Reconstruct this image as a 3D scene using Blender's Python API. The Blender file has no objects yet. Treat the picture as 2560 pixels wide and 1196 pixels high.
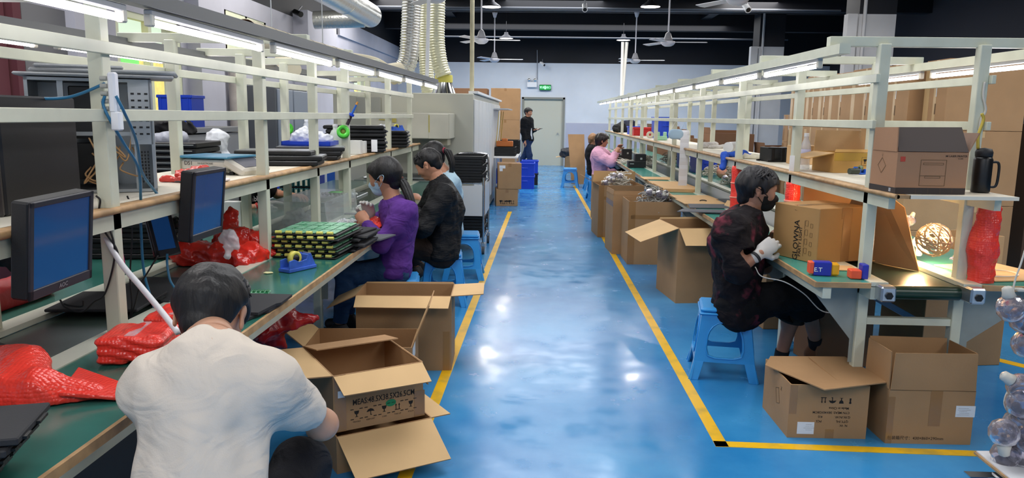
import bpy, math, random
import numpy as np
from mathutils import Vector, Matrix
C = bpy.context.scene.collection
SC = bpy.context.scene
PI = math.pi
R = math.radians
random.seed(7)
# ---------------------------------------------------------------- camera
F = 1900.0
_d = Vector((78, 306, -F)).normalized()
_x = Vector((1, -.02, (78 - .02 * 306) / F)).normalized()
_z = _x.cross(_d)
MC = Matrix((_x, _d, _z))                      # camera axes -> world axes
cam = bpy.data.objects.new('camera', bpy.data.cameras.new('camera'))
C.objects.link(cam)
cam.data.sensor_fit = 'HORIZONTAL'
cam.data.sensor_width = 36
cam.data.lens = 36 * F / 2560
cam.data.clip_start = .05
cam.matrix_world = Matrix.Translation((0, 0, 1.5)) @ MC.to_4x4()
SC.camera = cam
# ---------------------------------------------------------------- colour management, sky
SC.view_settings.view_transform = 'Standard'
SC.view_settings.look = 'None'
SC.view_settings.exposure = 0.22
SC.view_settings.gamma = 1
SC.view_settings.use_curve_mapping = False
world = bpy.data.worlds.new('sky')
SC.world = world
world.use_nodes = True
world.node_tree.nodes['Background'].inputs[0].default_value = (.78, .97, .74, 1)
world.node_tree.nodes['Background'].inputs[1].default_value = 1.0
SC.cycles.max_bounces = 7
SC.cycles.diffuse_bounces = 4
SC.cycles.glossy_bounces = 3
SC.cycles.transmission_bounces = 6
SC.cycles.transparent_max_bounces = 8
SC.cycles.caustics_reflective = False
SC.cycles.caustics_refractive = False
SC.cycles.sample_clamp_indirect = 4


def area(name, loc, sx, sy, power, col=(1, .97, .94), rot=(0, 0, 0), shape='RECTANGLE'):
    l = bpy.data.lights.new(name, 'AREA')
    l.shape = shape
    l.size = sx
    if shape == 'RECTANGLE':
        l.size_y = sy
    l.energy = power
    l.color = col
    o = bpy.data.objects.new(name, l)
    o.location = loc
    o.rotation_euler = rot
    C.objects.link(o)
    return o


_s = bpy.data.lights.new('sun', 'SUN')
_s.energy = 7
_s.angle = .01
_s.color = (1, .96, .88)
_so = bpy.data.objects.new('sun', _s)
_so.rotation_euler = (0, R(25), 0)      # daylight on the buildings outside the left windows
C.objects.link(_so)
# added fill lights without fittings, high over the aisle and the two lines
for _yy in (-1.5, 4.5, 10.5, 16.5):
    area('ceiling_fill_light', (.2, _yy, 4.1), 2.2, 3.0, 105, (.97, .98, 1))
    area('ceiling_fill_light', (4.6, _yy, 4.1), 1.2, 3.0, 110)
    area('ceiling_fill_light', (-3.2, _yy, 4.1), 1.2, 3.0, 75 if _yy < 3 else 100)
area('ceiling_fill_light', (1.0, 21.0, 4.05), 8.0, 1.6, 170, (.97, .98, 1))  # added wide fill that brightens the far wall


# ---------------------------------------------------------------- helpers
def W(px, py, Y=None, Z=None, X=None):
    """world point seen at a photograph pixel, at a given depth Y, height Z or side X"""
    r = MC @ Vector((px - 1280, 598 - py, -F))
    if Y is not None:
        t = Y / r.y
    elif Z is not None:
        t = (Z - 1.5) / r.z
    else:
        t = X / r.x
    return Vector((0, 0, 1.5)) + r * t


def lin(h):
    if isinstance(h, str):
        h = h.lstrip('#')
        h = [int(h[i:i + 2], 16) / 255 for i in (0, 2, 4)]
    return tuple(c / 12.92 if c <= .04045 else ((c + .055) / 1.055) ** 2.4 for c in h) + (1,)


_M = {}


def M(name, col='#888888', rough=.5, metal=0, bump=0, bscale=200, var=0, vscale=6, emit=0, ecol=None, alpha=1,
      trans=0, spec=.5, coat=0, sss=0, ior=1.45, stretch=None, col2=None, thr=None):
    if name in _M:
        return _M[name]
    m = bpy.data.materials.new(name)
    _M[name] = m
    m.use_nodes = True
    nt = m.node_tree
    b = nt.nodes['Principled BSDF']
    c = lin(col)
    I = b.inputs
    I['Base Color'].default_value = c
    I['Roughness'].default_value = rough
    I['Metallic'].default_value = metal
    I['Specular IOR Level'].default_value = spec
    I['IOR'].default_value = ior
    I['Alpha'].default_value = alpha
    I['Transmission Weight'].default_value = trans
    I['Coat Weight'].default_value = coat
    I['Coat Roughness'].default_value = .12
    if sss:
        I['Subsurface Weight'].default_value = sss
        I['Subsurface Radius'].default_value = (.012, .005, .003)
        I['Subsurface Scale'].default_value = 1
    if emit:
        I['Emission Color'].default_value = lin(ecol) if ecol else c
        I['Emission Strength'].default_value = emit
    if var or bump:
        tc = nt.nodes.new('ShaderNodeTexCoord')
        mp = nt.nodes.new('ShaderNodeMapping')
        nt.links.new(tc.outputs['Object'], mp.inputs['Vector'])
        if stretch:
            mp.inputs['Scale'].default_value = stretch
    if var:
        n = nt.nodes.new('ShaderNodeTexNoise')
        n.inputs['Scale'].default_value = vscale
        n.inputs['Detail'].default_value = 5
        nt.links.new(mp.outputs[0], n.inputs['Vector'])
        rp = nt.nodes.new('ShaderNodeValToRGB')
        lo, hi = thr or (.35, .65)
        rp.color_ramp.elements[0].position = lo
        rp.color_ramp.elements[1].position = hi
        c2 = lin(col2) if col2 else tuple(max(0, x * (1 - var)) for x in c[:3]) + (1,)
        rp.color_ramp.elements[0].color = c2
        rp.color_ramp.elements[1].color = c if col2 else tuple(min(1, x * (1 + var * .5)) for x in c[:3]) + (1,)
        nt.links.new(n.outputs[0], rp.inputs[0])
        nt.links.new(rp.outputs[0], I['Base Color'])
    if bump:
        n = nt.nodes.new('ShaderNodeTexNoise')
        n.inputs['Scale'].default_value = bscale
        n.inputs['Detail'].default_value = 4
        nt.links.new(mp.outputs[0], n.inputs['Vector'])
        bp = nt.nodes.new('ShaderNodeBump')
        bp.inputs['Strength'].default_value = bump
        bp.inputs['Distance'].default_value = .01
        nt.links.new(n.outputs[0], bp.inputs['Height'])
        nt.links.new(bp.outputs[0], I['Normal'])
    return m


_TXT = {}


def text_mesh(s, bold=False):
    if s in _TXT:
        return _TXT[s]
    cu = bpy.data.curves.new('t', 'FONT')
    cu.body = s
    cu.align_x = 'CENTER'
    cu.align_y = 'CENTER'
    cu.resolution_u = 2
    if bold:
        cu.offset = .012
    o = bpy.data.objects.new('t', cu)
    C.objects.link(o)
    dg = bpy.context.evaluated_depsgraph_get()
    me = bpy.data.meshes.new_from_object(o.evaluated_get(dg))
    v = [tuple(x.co) for x in me.vertices]
    f = [tuple(p.vertices) for p in me.polygons]
    bpy.data.objects.remove(o)
    bpy.data.curves.remove(cu)
    bpy.data.meshes.remove(me)
    _TXT[s] = (v, f)
    return _TXT[s]


def frame(a, b, up=(0, 0, 1)):
    """matrix with z along a->b"""
    a, b = Vector(a), Vector(b)
    z = (b - a).normalized()
    u = Vector(up)
    if abs(z.dot(u)) > .98:
        u = Vector((0, 1, 0))
    x = u.cross(z).normalized()
    y = z.cross(x)
    m = Matrix((x, y, z)).transposed().to_4x4()
    m.translation = a
    return m


class MB:
    """collects shapes, linked as one mesh object by build()"""

    def __init__(s):
        s.v, s.f, s.mi, s.sm = [], [], [], []
        s.m = 0

    def add(s, v, f, smooth=False, T=None):
        n = len(s.v)
        if T is not None:
            v = [T @ Vector(p) for p in v]
        s.v += [tuple(p) for p in v]
        s.f += [tuple(i + n for i in q) for q in f]
        s.mi += [s.m] * len(f)
        s.sm += [smooth] * len(f)
        return s

    def box(s, c, d, rz=0, T=None, b=0):
        x, y, z = [k / 2 for k in d]
        A = Matrix.Translation(c) @ Matrix.Rotation(rz, 4, 'Z')
        if T is not None:
            A = T @ A
        if b <= 0:
            v = [(i, j, k) for i in (-x, x) for j in (-y, y) for k in (-z, z)]
            f = [(0, 1, 3, 2), (4, 6, 7, 5), (0, 4, 5, 1), (2, 3, 7, 6), (0, 2, 6, 4), (1, 5, 7, 3)]
            return s.add(v, f, False, A)
        b = min(b, x * .9, y * .9, z * .9)
        v, idx = [], {}
        for i in (-1, 1):
            for j in (-1, 1):
                for k in (-1, 1):
                    for a, p in enumerate(((i * (x), j * (y - b), k * (z - b)), (i * (x - b), j * y, k * (z - b)),
                                           (i * (x - b), j * (y - b), k * z))):
                        idx[i, j, k, a] = len(v)
                        v.append(p)
        f = []
        for a in range(3):
            for sg in (-1, 1):
                q = []
                for p, r in ((-1, -1), (1, -1), (1, 1), (-1, 1)):
                    k = [p, r]
                    k.insert(a, sg)
                    q.append(idx[k[0], k[1], k[2], a])
                f.append(q if (sg > 0) != (a == 1) else q[::-1])
        for a in range(3):
            o = [t for t in range(3) if t != a]
            for p in (-1, 1):
                for r in (-1, 1):
                    k = [0, 0, 0]
                    k[o[0]], k[o[1]] = p, r
                    q = []
                    for e, ax in ((-1, o[0]), (1, o[0]), (1, o[1]), (-1, o[1])):
                        k[a] = e
                        q.append(idx[k[0], k[1], k[2], ax])
                    f.append(q)
        for i in (-1, 1):
            for j in (-1, 1):
                for k in (-1, 1):
                    f.append([idx[i, j, k, a] for a in range(3)])
        return s.add(v, f, False, A)

    def bar(s, a, b, w, h=None, up=(0, 0, 1), bev=0):
        h = h or w
        L = (Vector(b) - Vector(a)).length
        T = frame(a, b, up)
        return s.box((0, 0, L / 2), (w, h, L), T=T, b=bev)

    def cyl(s, a, b, r, r2=None, n=16, smooth=True, caps=True):
        r2 = r if r2 is None else r2
        T = frame(a, b)
        L = (Vector(b) - Vector(a)).length
        v, f = [], []
        for k, (z, q) in enumerate(((0, r), (L, r2))):
            v += [(q * math.cos(2 * PI * i / n), q * math.sin(2 * PI * i / n), z) for i in range(n)]
        f = [(i, (i + 1) % n, n + (i + 1) % n, n + i) for i in range(n)]
        s.add(v, f, smooth, T)
        if caps:
            s.add(v, [tuple(range(n))[::-1], tuple(range(n, 2 * n))], False, T)
        return s

    def lathe(s, prof, T=None, n=24, smooth=True, a0=0, a1=2 * PI):
        full = abs(a1 - a0 - 2 * PI) < 1e-6
        m = n if full else n + 1
        v = [(r * math.cos(a0 + (a1 - a0) * i / n), r * math.sin(a0 + (a1 - a0) * i / n), z) for r, z in prof for i in range(m)]
        f = []
        for k in range(len(prof) - 1):
            for i in range(n):
                j = (i + 1) % m
                f.append((k * m + i, k * m + j, (k + 1) * m + j, (k + 1) * m + i))
        return s.add(v, f, smooth, T)

    def tube(s, pts, r, n=8, closed=False, smooth=True):
        pts = [Vector(p) for p in pts]
        N = len(pts)
        rs = r if isinstance(r, (list, tuple)) else [r] * N
        v, f = [], []
        u = None
        for i, p in enumerate(pts):
            t = (pts[min(i + 1, N - 1)] - pts[max(i - 1, 0)])
            if t.length < 1e-9:
                t = Vector((0, 0, 1))
            t.normalize()
            if u is None:
                u = t.orthogonal().normalized()
            u = (u - t * u.dot(t))
            u = u.normalized() if u.length > 1e-6 else t.orthogonal().normalized()
            w = t.cross(u)
            v += [p + (u * math.cos(2 * PI * k / n) + w * math.sin(2 * PI * k / n)) * rs[i] for k in range(n)]
        for i in range(N - 1):
            f += [(i * n + k, i * n + (k + 1) % n, (i + 1) * n + (k + 1) % n, (i + 1) * n + k) for k in range(n)]
        f += [tuple(range(n))[::-1], tuple((N - 1) * n + k for k in range(n))]
        return s.add(v, f, smooth)

    def sphere(s, c, r, n=12, m=8, T=None):
        rr = r if isinstance(r, (tuple, list)) else (r, r, r)
        prof = [(max(math.sin(PI * k / m), 1e-4), -math.cos(PI * k / m)) for k in range(m + 1)]
        A = Matrix.Translation(c) @ Matrix.Diagonal((rr[0], rr[1], rr[2], 1))
        if T is not None:
            A = T @ A
        return s.lathe(prof, A, n)

    def prism(s, poly, t, T=None):
        """2D outline in x,y extruded along z by t (centred)"""
        n = len(poly)
        v = [(x, y, -t / 2) for x, y in poly] + [(x, y, t / 2) for x, y in poly]
        f = [tuple(range(n))[::-1], tuple(range(n, 2 * n))] + [(i, (i + 1) % n, n + (i + 1) % n, n + i) for i in range(n)]
        return s.add(v, f, False, T)

    def sheet(s, q, t):
        """thick sheet through a list of coplanar world points"""
        q = [Vector(p) for p in q]
        nrm = Vector((0, 0, 0))
        for i in range(len(q)):
            nrm += q[i].cross(q[(i + 1) % len(q)])
        nrm = nrm.normalized() * t / 2
        n = len(q)
        v = [p - nrm for p in q] + [p + nrm for p in q]
        f = [tuple(range(n))[::-1], tuple(range(n, 2 * n))] + [(i, (i + 1) % n, n + (i + 1) % n, n + i) for i in range(n)]
        return s.add(v, f)

    def text(s, t, T, size, sx=1, bold=False):
        v, f = text_mesh(t, bold)
        return s.add(v, f, False, T @ Matrix.Diagonal((size * sx, size, size, 1)))

    def build(s, name, mats, parent=None, world=False, bev=0, sub=0, loc=None):
        me = bpy.data.meshes.new(name)
        v = np.array(s.v, dtype=np.float64).reshape(-1, 3)
        if world and parent is not None:
            v = v - np.array(parent.location)[None, :]
        if loc is not None:
            v = v - np.array(loc)[None, :]
        me.from_pydata(v.tolist(), [], s.f)
        if not isinstance(mats, (list, tuple)):
            mats = [mats]
        for m in mats:
            me.materials.append(m)
        me.polygons.foreach_set('material_index', s.mi)
        me.polygons.foreach_set('use_smooth', s.sm)
        me.update()
        o = bpy.data.objects.new(name, me)
        C.objects.link(o)
        if parent is not None:
            o.parent = parent
        if loc is not None:
            o.location = loc
        if bev:
            m = o.modifiers.new('bevel', 'BEVEL')
            m.width = bev
            m.segments = 2
            m.limit_method = 'ANGLE'
        if sub:
            m = o.modifiers.new('sub', 'SUBSURF')
            m.levels = m.render_levels = sub
        return o


def thing(name, label, cat, loc=(0, 0, 0), rz=0, group=None):
    o = bpy.data.objects.new(name, None)
    C.objects.link(o)
    o.empty_display_size = .05
    o.location = loc
    o.rotation_euler = (0, 0, rz)
    return tag(o, label, cat, group)


def tag(o, label, cat, group=None, kind=None):
    o['label'] = label
    o['category'] = cat
    if group:
        o['group'] = group
    if kind:
        o['kind'] = kind
    return o


def struct(o, label=None):
    o['kind'] = 'structure'
    if label:
        o['label'] = label
    return o


def dup(root, loc, rz=None, label=None, group=None, scale=None):
    r = root.copy()
    C.objects.link(r)
    r.location = loc
    if rz is not None:
        r.rotation_euler = (0, 0, rz)
    if label:
        r['label'] = label
    if group:
        r['group'] = group
    if scale:
        r.scale = scale
    for ch in list(root.children):
        c = ch.copy()
        C.objects.link(c)
        c.parent = r
        for g in ch.children:
            d = g.copy()
            C.objects.link(d)
            d.parent = c
    return r


ORD = ['first', 'second', 'third', 'fourth', 'fifth', 'sixth', 'seventh', 'eighth', 'ninth', 'tenth', 'eleventh', 'twelfth',
       'thirteenth', 'fourteenth', 'fifteenth', 'sixteenth', 'seventeenth', 'eighteenth']


def catenary(a, b, sag, n=14):
    a, b = Vector(a), Vector(b)
    return [a.lerp(b, i / n) - Vector((0, 0, sag * 4 * (i / n) * (1 - i / n))) for i in range(n + 1)]


def spline(pts, n=8):
    """Catmull-Rom through points"""
    p = [Vector(q) for q in pts]
    p = [p[0] * 2 - p[1]] + p + [p[-1] * 2 - p[-2]]
    out = []
    for i in range(1, len(p) - 2):
        a, b, c, d = p[i - 1:i + 3]
        for k in range(n):
            t = k / n
            out.append(.5 * (2 * b + (c - a) * t + (2 * a - 5 * b + 4 * c - d) * t * t + (3 * b - a - 3 * c + d) * t ** 3))
    out.append(p[-2])
    return out


# ---------------------------------------------------------------- implicit surfaces (organic shapes)
class SDF:
    def __init__(s, lo, hi, h):
        s.lo = np.array(lo, dtype=np.float32)
        s.h = h
        s.n = np.ceil((np.array(hi) - np.array(lo)) / h).astype(int) + 1
        s.ax = [s.lo[i] + h * np.arange(s.n[i], dtype=np.float32) for i in range(3)]
        s.g = np.full(tuple(s.n), .25, dtype=np.float32)

    def _blk(s, lo, hi):
        i0 = np.clip(np.floor((np.array(lo) - s.lo) / s.h).astype(int), 0, s.n)
        i1 = np.clip(np.ceil((np.array(hi) - s.lo) / s.h).astype(int) + 1, 0, s.n)
        sl = tuple(slice(a, b) for a, b in zip(i0, i1))
        return sl, s.ax[0][sl[0]][:, None, None], s.ax[1][sl[1]][None, :, None], s.ax[2][sl[2]][None, None, :]

    def cap(s, a, b, ra, rb=None, k=.03, flat=None, fs=1., op='u'):
        """tapered capsule a->b; flat: direction squeezed by the factor fs"""
        rb = ra if rb is None else rb
        a = np.array(a, dtype=np.float32)
        b = np.array(b, dtype=np.float32)
        rm = max(ra, rb) * max(1, fs) + k + 3 * s.h
        sl, x, y, z = s._blk(np.minimum(a, b) - rm, np.maximum(a, b) + rm)
        if any(q.stop <= q.start for q in sl):
            return s
        d = b - a
        L = float(d @ d) + 1e-12
        px, py, pz = x - a[0], y - a[1], z - a[2]
        t = np.clip((px * d[0] + py * d[1] + pz * d[2]) / L, 0, 1)
        qx, qy, qz = px - t * d[0], py - t * d[1], pz - t * d[2]
        if flat is not None:
            n = np.array(flat, dtype=np.float32)
            n /= np.linalg.norm(n)
            w = (qx * n[0] + qy * n[1] + qz * n[2]) * (1 / fs - 1)
            qx, qy, qz = qx + w * n[0], qy + w * n[1], qz + w * n[2]
        dd = np.sqrt(qx * qx + qy * qy + qz * qz) - (ra + (rb - ra) * t)
        if flat is not None and fs < 1:
            dd = dd * (.5 + .5 * fs)
        g = s.g[sl]
        if op == 'u':
            if k > 1e-4:
                hh = np.clip(.5 + .5 * (g - dd) / k, 0, 1)
                s.g[sl] = g * (1 - hh) + dd * hh - k * hh * (1 - hh)
            else:
                s.g[sl] = np.minimum(g, dd)
        else:
            if k > 1e-4:
                hh = np.clip(.5 - .5 * (g + dd) / k, 0, 1)
                s.g[sl] = g * (1 - hh) - dd * hh + k * hh * (1 - hh)
            else:
                s.g[sl] = np.maximum(g, -dd)
        return s

    def ball(s, c, r, k=.02, flat=None, fs=1., op='u'):
        return s.cap(c, c, r, r, k, flat, fs, op)

    def plane(s, p, n):
        """keep the side the normal points away from"""
        n = np.array(n, dtype=np.float32)
        n /= np.linalg.norm(n)
        d = (s.ax[0][:, None, None] - p[0]) * n[0] + (s.ax[1][None, :, None] - p[1]) * n[1] + (s.ax[2][None, None, :] - p[2]) * n[2]
        s.g = np.maximum(s.g, d)
        return s

    def noise(s, amp, freq, seed=0, stretch=(1, 1, 1), octaves=3, ridge=False):
        rs = np.random.RandomState(seed)
        x, y, z = s.ax[0][:, None, None], s.ax[1][None, :, None], s.ax[2][None, None, :]
        for o in range(octaves):
            for _ in range(3):
                d = rs.normal(size=3)
                d = d / np.linalg.norm(d) * freq * (1.7 ** o) * np.array(stretch)
                ph = rs.uniform(0, 6.28)
                d2 = rs.normal(size=3)
                d2 = d2 / np.linalg.norm(d2) * freq * .45
                w = np.sin(x * d2[0] + y * d2[1] + z * d2[2] + ph * 2)
                q = np.sin(x * d[0] + y * d[1] + z * d[2] + ph + 1.3 * w)
                if ridge:
                    q = 2 * np.sqrt(np.abs(q)) - 1.3
                s.g += (amp / (1.5 ** o) / 3 * q).astype(np.float32)
        return s

    def mesh(s):
        g = s.g
        g[0], g[-1] = 1, 1
        g[:, 0], g[:, -1] = 1, 1
        g[:, :, 0], g[:, :, -1] = 1, 1
        ins = g < 0
        nx, ny, nz = (np.array(g.shape) - 1)
        acc = np.zeros((nx, ny, nz, 3), dtype=np.float32)
        cnt = np.zeros((nx, ny, nz), dtype=np.float32)
        for a in range(3):
            o = [i for i in range(3) if i != a]
            for p in (0, 1):
                for q in (0, 1):
                    off = [0, 0, 0]
                    off[o[0]], off[o[1]] = p, q
                    s0 = tuple(slice(off[i], off[i] + (nx, ny, nz)[i]) for i in range(3))
                    off2 = list(off)
                    off2[a] = 1
                    s1 = tuple(slice(off2[i], off2[i] + (nx, ny, nz)[i]) for i in range(3))
                    g0, g1 = g[s0], g[s1]
                    c = ins[s0] != ins[s1]
                    den = np.where(c, g0 - g1, 1)
                    t = np.where(c, g0 / den, 0)
                    cnt += c
                    acc[..., o[0]] += c * p
                    acc[..., o[1]] += c * q
                    acc[..., a] += t
        act = cnt > 0
        idx = np.full(act.shape, -1, dtype=np.int64)
        ii = np.argwhere(act)
        idx[act] = np.arange(len(ii))
        V = s.lo + s.h * (ii + acc[act] / cnt[act][:, None])
        Fs = []
        for a in range(3):
            o = [(a + 1) % 3, (a + 2) % 3]
            s0 = [slice(1, -1)] * 3
            s1 = [slice(1, -1)] * 3
            s0[a], s1[a] = slice(0, -1), slice(1, None)
            c = ins[tuple(s0)] != ins[tuple(s1)]
            e = np.argwhere(c)
            if not len(e):
                continue
            fl = ins[tuple(s0)][c]
            base = e + 1
            base[:, a] = e[:, a]
            q = []
            for p, r in ((0, 0), (1, 0), (1, 1), (0, 1)):
                b = base.copy()
                b[:, o[0]] -= 1 - p
                b[:, o[1]] -= 1 - r
                q.append(idx[b[:, 0], b[:, 1], b[:, 2]])
            q = np.stack(q, 1)
            q[~fl] = q[~fl][:, ::-1]
            Fs.append(q)
        Fa = np.concatenate(Fs) if Fs else np.zeros((0, 4), int)
        Fa = Fa[(Fa >= 0).all(1)]
        return V, Fa


def sdf_into(mb, s):
    v, f = s.mesh()
    return mb.add([tuple(p) for p in v.tolist()], f.tolist(), True)
# ================================================================ the hall
WALLP = M('lavender_grey_wall_paint', '#b9b9c4', .8, bump=.05, bscale=30, var=.06, vscale=2)
FARP = M('pale_grey_wall_paint', '#d3dae3', .8, bump=.05, bscale=30, var=.05, vscale=1.5)
BLACKP = M('black_ceiling_paint', '#14161d', .7, var=.3, vscale=1)
BEAMP = M('dark_beam_paint', '#12141b', .5)
CREAM = M('cream_rack_paint', '#cbcdb9', .38, var=.06, vscale=9)
CREAMD = M('grey_leg_paint', '#8d9490', .45, var=.1, vscale=8)
DARK = M('matt_black_plastic', '#0e0f11', .45)
BLK2 = M('soft_black_plastic', '#1a1b1e', .6, bump=.1, bscale=300)
WHITE = M('white_paint', '#e9ebee', .4)
ALU = M('aluminium', '#c3c7ca', .3, .9)
CHROME = M('chrome_tube', '#d5d7da', .15, 1)


def floor_mat():
    m = M('blue_epoxy_floor', '#0d69c0', .12, spec=.42)
    nt = m.node_tree
    b = nt.nodes['Principled BSDF']
    tc = nt.nodes.new('ShaderNodeTexCoord')
    n1 = nt.nodes.new('ShaderNodeTexNoise')
    n1.inputs['Scale'].default_value = .9
    n1.inputs['Detail'].default_value = 6
    n1.inputs['Roughness'].default_value = .62
    nt.links.new(tc.outputs['Object'], n1.inputs['Vector'])
    r = nt.nodes.new('ShaderNodeValToRGB')
    r.color_ramp.elements[0].position, r.color_ramp.elements[1].position = .3, .72
    r.color_ramp.elements[0].color = lin('#1b6fae')
    r.color_ramp.elements[1].color = lin('#4698cc')
    nt.links.new(n1.outputs[0], r.inputs[0])
    nt.links.new(r.outputs[0], b.inputs['Base Color'])
    n2 = nt.nodes.new('ShaderNodeTexNoise')
    n2.inputs['Scale'].default_value = 5
    n2.inputs['Detail'].default_value = 6
    nt.links.new(tc.outputs['Object'], n2.inputs['Vector'])
    mr = nt.nodes.new('ShaderNodeMapRange')
    mr.inputs[1].default_value, mr.inputs[2].default_value = .3, .75
    mr.inputs[3].default_value, mr.inputs[4].default_value = .12, .32
    nt.links.new(n2.outputs[0], mr.inputs[0])
    nt.links.new(mr.outputs[0], b.inputs['Roughness'])
    n3 = nt.nodes.new('ShaderNodeTexNoise')
    n3.inputs['Scale'].default_value = 9
    n3.inputs['Detail'].default_value = 3
    nt.links.new(tc.outputs['Object'], n3.inputs['Vector'])
    bp = nt.nodes.new('ShaderNodeBump')
    bp.inputs['Strength'].default_value = .02
    bp.inputs['Distance'].default_value = .03
    nt.links.new(n3.outputs[0], bp.inputs['Height'])
    nt.links.new(bp.outputs[0], b.inputs['Normal'])
    return m


XL, XR, YF, YB, ZC, ZW = -4.5, 8.6, 23.8, -4.0, 4.4, 3.2
FLOORM = floor_mat()
struct(MB().box(((XL + XR) / 2, (YF + YB) / 2, -.05), (XR - XL + .6, YF - YB + .6, .1)).build('floor', FLOORM))
mb = MB().box(((XL + XR) / 2, (YF + YB) / 2, ZC + .05), (XR - XL + .6, YF - YB + .6, .1))
struct(mb.build('ceiling', BLACKP))
YEL = M('yellow_line_paint', '#e8b516', .35, var=.12, vscale=7, col2='#b99a3c', thr=(.25, .5))
for nm, a, b in (('trim_1', (-.56, 1.0), (-.497, 12.0)), ('trim_2', (.86, 3.36), (.72, 16.8)), ('trim_3', (.83, 3.39), (2.45, 3.36))):
    d = (Vector((b[0], b[1], 0)) - Vector((a[0], a[1], 0)))
    n = Vector((-d.y, d.x, 0)).normalized() * .03
    p, q = Vector((a[0], a[1], .001)), Vector((b[0], b[1], .001))
    struct(MB().sheet([p - n, q - n, q + n, p + n], .002).build(nm, YEL), 'yellow line painted on the blue floor')
p, q = Vector((3.45, 3.1, .001)), Vector((2.5, 7.2, .001))
struct(MB().sheet([(2.86, 4.85, .001), (3.75, 3.7, .001), (3.81, 3.74, .001), (2.92, 4.9, .001)], .002).build('trim_4', YEL))

# far wall, door opening, black band above
mb = MB()
DX0, DX1, DZ = -.664, .66, 2.09
for x0, x1, z0, z1 in ((XL, DX0, 0, 3.12), (DX1, XR, 0, 3.12), (DX0, DX1, DZ, 3.12)):
    mb.box(((x0 + x1) / 2, YF + .1, (z0 + z1) / 2), (x1 - x0, .2, z1 - z0))
mb.m = 1
mb.box(((XL + XR) / 2, YF + .1, (3.12 + ZC) / 2), (XR - XL, .2, ZC - 3.12))
mb.m = 2
mb.box(((DX1 + 3.4) / 2, YF - .01, .66), (3.4 - DX1 - .1, .03, 1.32))
struct(mb.build('wall_far', [FARP, BLACKP, M('lower_wall_paint', '#b0b3c4', .7, var=.05, vscale=2)]))
DOORC = M('greige_door_paint', '#bdbdae', .55)
o = struct(MB().box(((DX0 + DX1) / 2, YF + .05, DZ / 2), (DX1 - DX0, .05, DZ)).build('door_1', DOORC))
mb = MB()
mb.box((DX0 + .03, YF - .01, DZ / 2), (.06, .06, DZ)).box((DX1 - .03, YF - .01, DZ / 2), (.06, .06, DZ)).box(((DX0 + DX1) / 2, YF - .01, DZ - .03), (DX1 - DX0, .06, .06))
mb.build('door_frame', M('door_frame_grey', '#85867e', .5), o)
mb = MB().cyl((DX1 - .2, YF + .02, 1.0), (DX1 - .2, YF - .05, 1.0), .02)
mb.build('door_knob', ALU, o)

# right wall and rear wall
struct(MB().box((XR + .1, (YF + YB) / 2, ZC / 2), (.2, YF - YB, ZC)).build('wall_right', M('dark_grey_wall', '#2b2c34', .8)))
struct(MB().box(((XL + XR) / 2, YB - .1, ZC / 2), (XR - XL, .2, ZC)).build('wall_rear', FARP))

# left wall with windows
wins = [(5.2, 6.3, 1.0, 2.2), (8.05, 9.5, .95, 2.57), (10.86, 12.5, 2.38, 2.93), (15.75, 16.8, .95, 2.93), (18.2, 19.7, .95, 2.6)]
mb = MB()
ys = YB
for y0, y1, z0, z1 in wins:
    mb.box((XL - .12, (ys + y0) / 2, ZW / 2), (.24, y0 - ys, ZW))
    mb.box((XL - .12, (y0 + y1) / 2, z0 / 2), (.24, y1 - y0, z0))
    mb.box((XL - .12, (y0 + y1) / 2, (z1 + ZW) / 2), (.24, y1 - y0, ZW - z1))
    ys = y1
mb.box((XL - .12, (ys + YF) / 2, ZW / 2), (.24, YF - ys, ZW))
mb.box((XL + .12, 14.8, 1.66), (.3, 1.9, 3.32)).box((XL + .08, 10.0, ZW / 2), (.2, .7, ZW)).box((XL + .08, 7.3, ZW / 2), (.2, .5, ZW))
mb.m = 1
mb.box((XL - .12, (YF + YB) / 2, (ZW + ZC) / 2), (.24, YF - YB, ZC - ZW))
mb.m = 0
mb.box((XL + .02, 20.3, 3.37), (.06, 6.9, .36))
struct(mb.build('wall_left', [WALLP, BLACKP]))
WFR = M('window_frame_cream', '#dfe3c4', .5)
GLS = M('window_glass', '#eef6ea', .05, alpha=.12, spec=.5)
for i, (y0, y1, z0, z1) in enumerate(wins):
    mb = MB()
    t = .07
    for y in (y0 + t / 2, y1 - t / 2, (y0 + y1) / 2):
        mb.box((XL - .05, y, (z0 + z1) / 2), (.08, t, z1 - z0))
    for z in (z0 + t / 2, z1 - t / 2) + ((z1 - .6,) if z1 - z0 > 1 else ()):
        mb.box((XL - .05, (y0 + y1) / 2, z), (.08, y1 - y0, t))
    w = struct(mb.build('window_%d' % (i + 1), WFR))
    MB().box((XL - .07, (y0 + y1) / 2, (z0 + z1) / 2), (.006, y1 - y0 - .02, z1 - z0 - .02)).build('pane', GLS, w)
# what lies outside: a neighbouring wall of yellow and pink tile behind green netting posts
mb = MB()
mb.box((-8.2, 16, 1.35), (.3, 54, 2.7))
mb.m = 1
for y, w in ((16.75, .9), (34.5, 3.0), (22.0, 1.0)):
    mb.box((-8.0, y, 1.35), (.2, w, 2.7))
mb.m = 2
for y, w in ((14.35, .8), (29.0, 2.2)):
    mb.box((-7.95, y, 1.35), (.24, w, 2.7))
struct(tag(mb.build('backdrop_building', [M('yellow_tile_wall', '#e9d26a', .6, var=.25, vscale=8), M('pink_tile_wall', '#f4d0c4', .6),
                                          M('green_panel', '#5fd35c', .6)]), 'neighbouring wall of yellow and pink tiles outside the windows', 'building'))
o = tag(MB().box((-6.5, 16, -.08), (3.6, 54, .1)).build('ground_outside', M('outside_concrete', '#b5b2a8', .9)), 'strip of ground outside the windows', 'ground')
struct(o)
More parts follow.
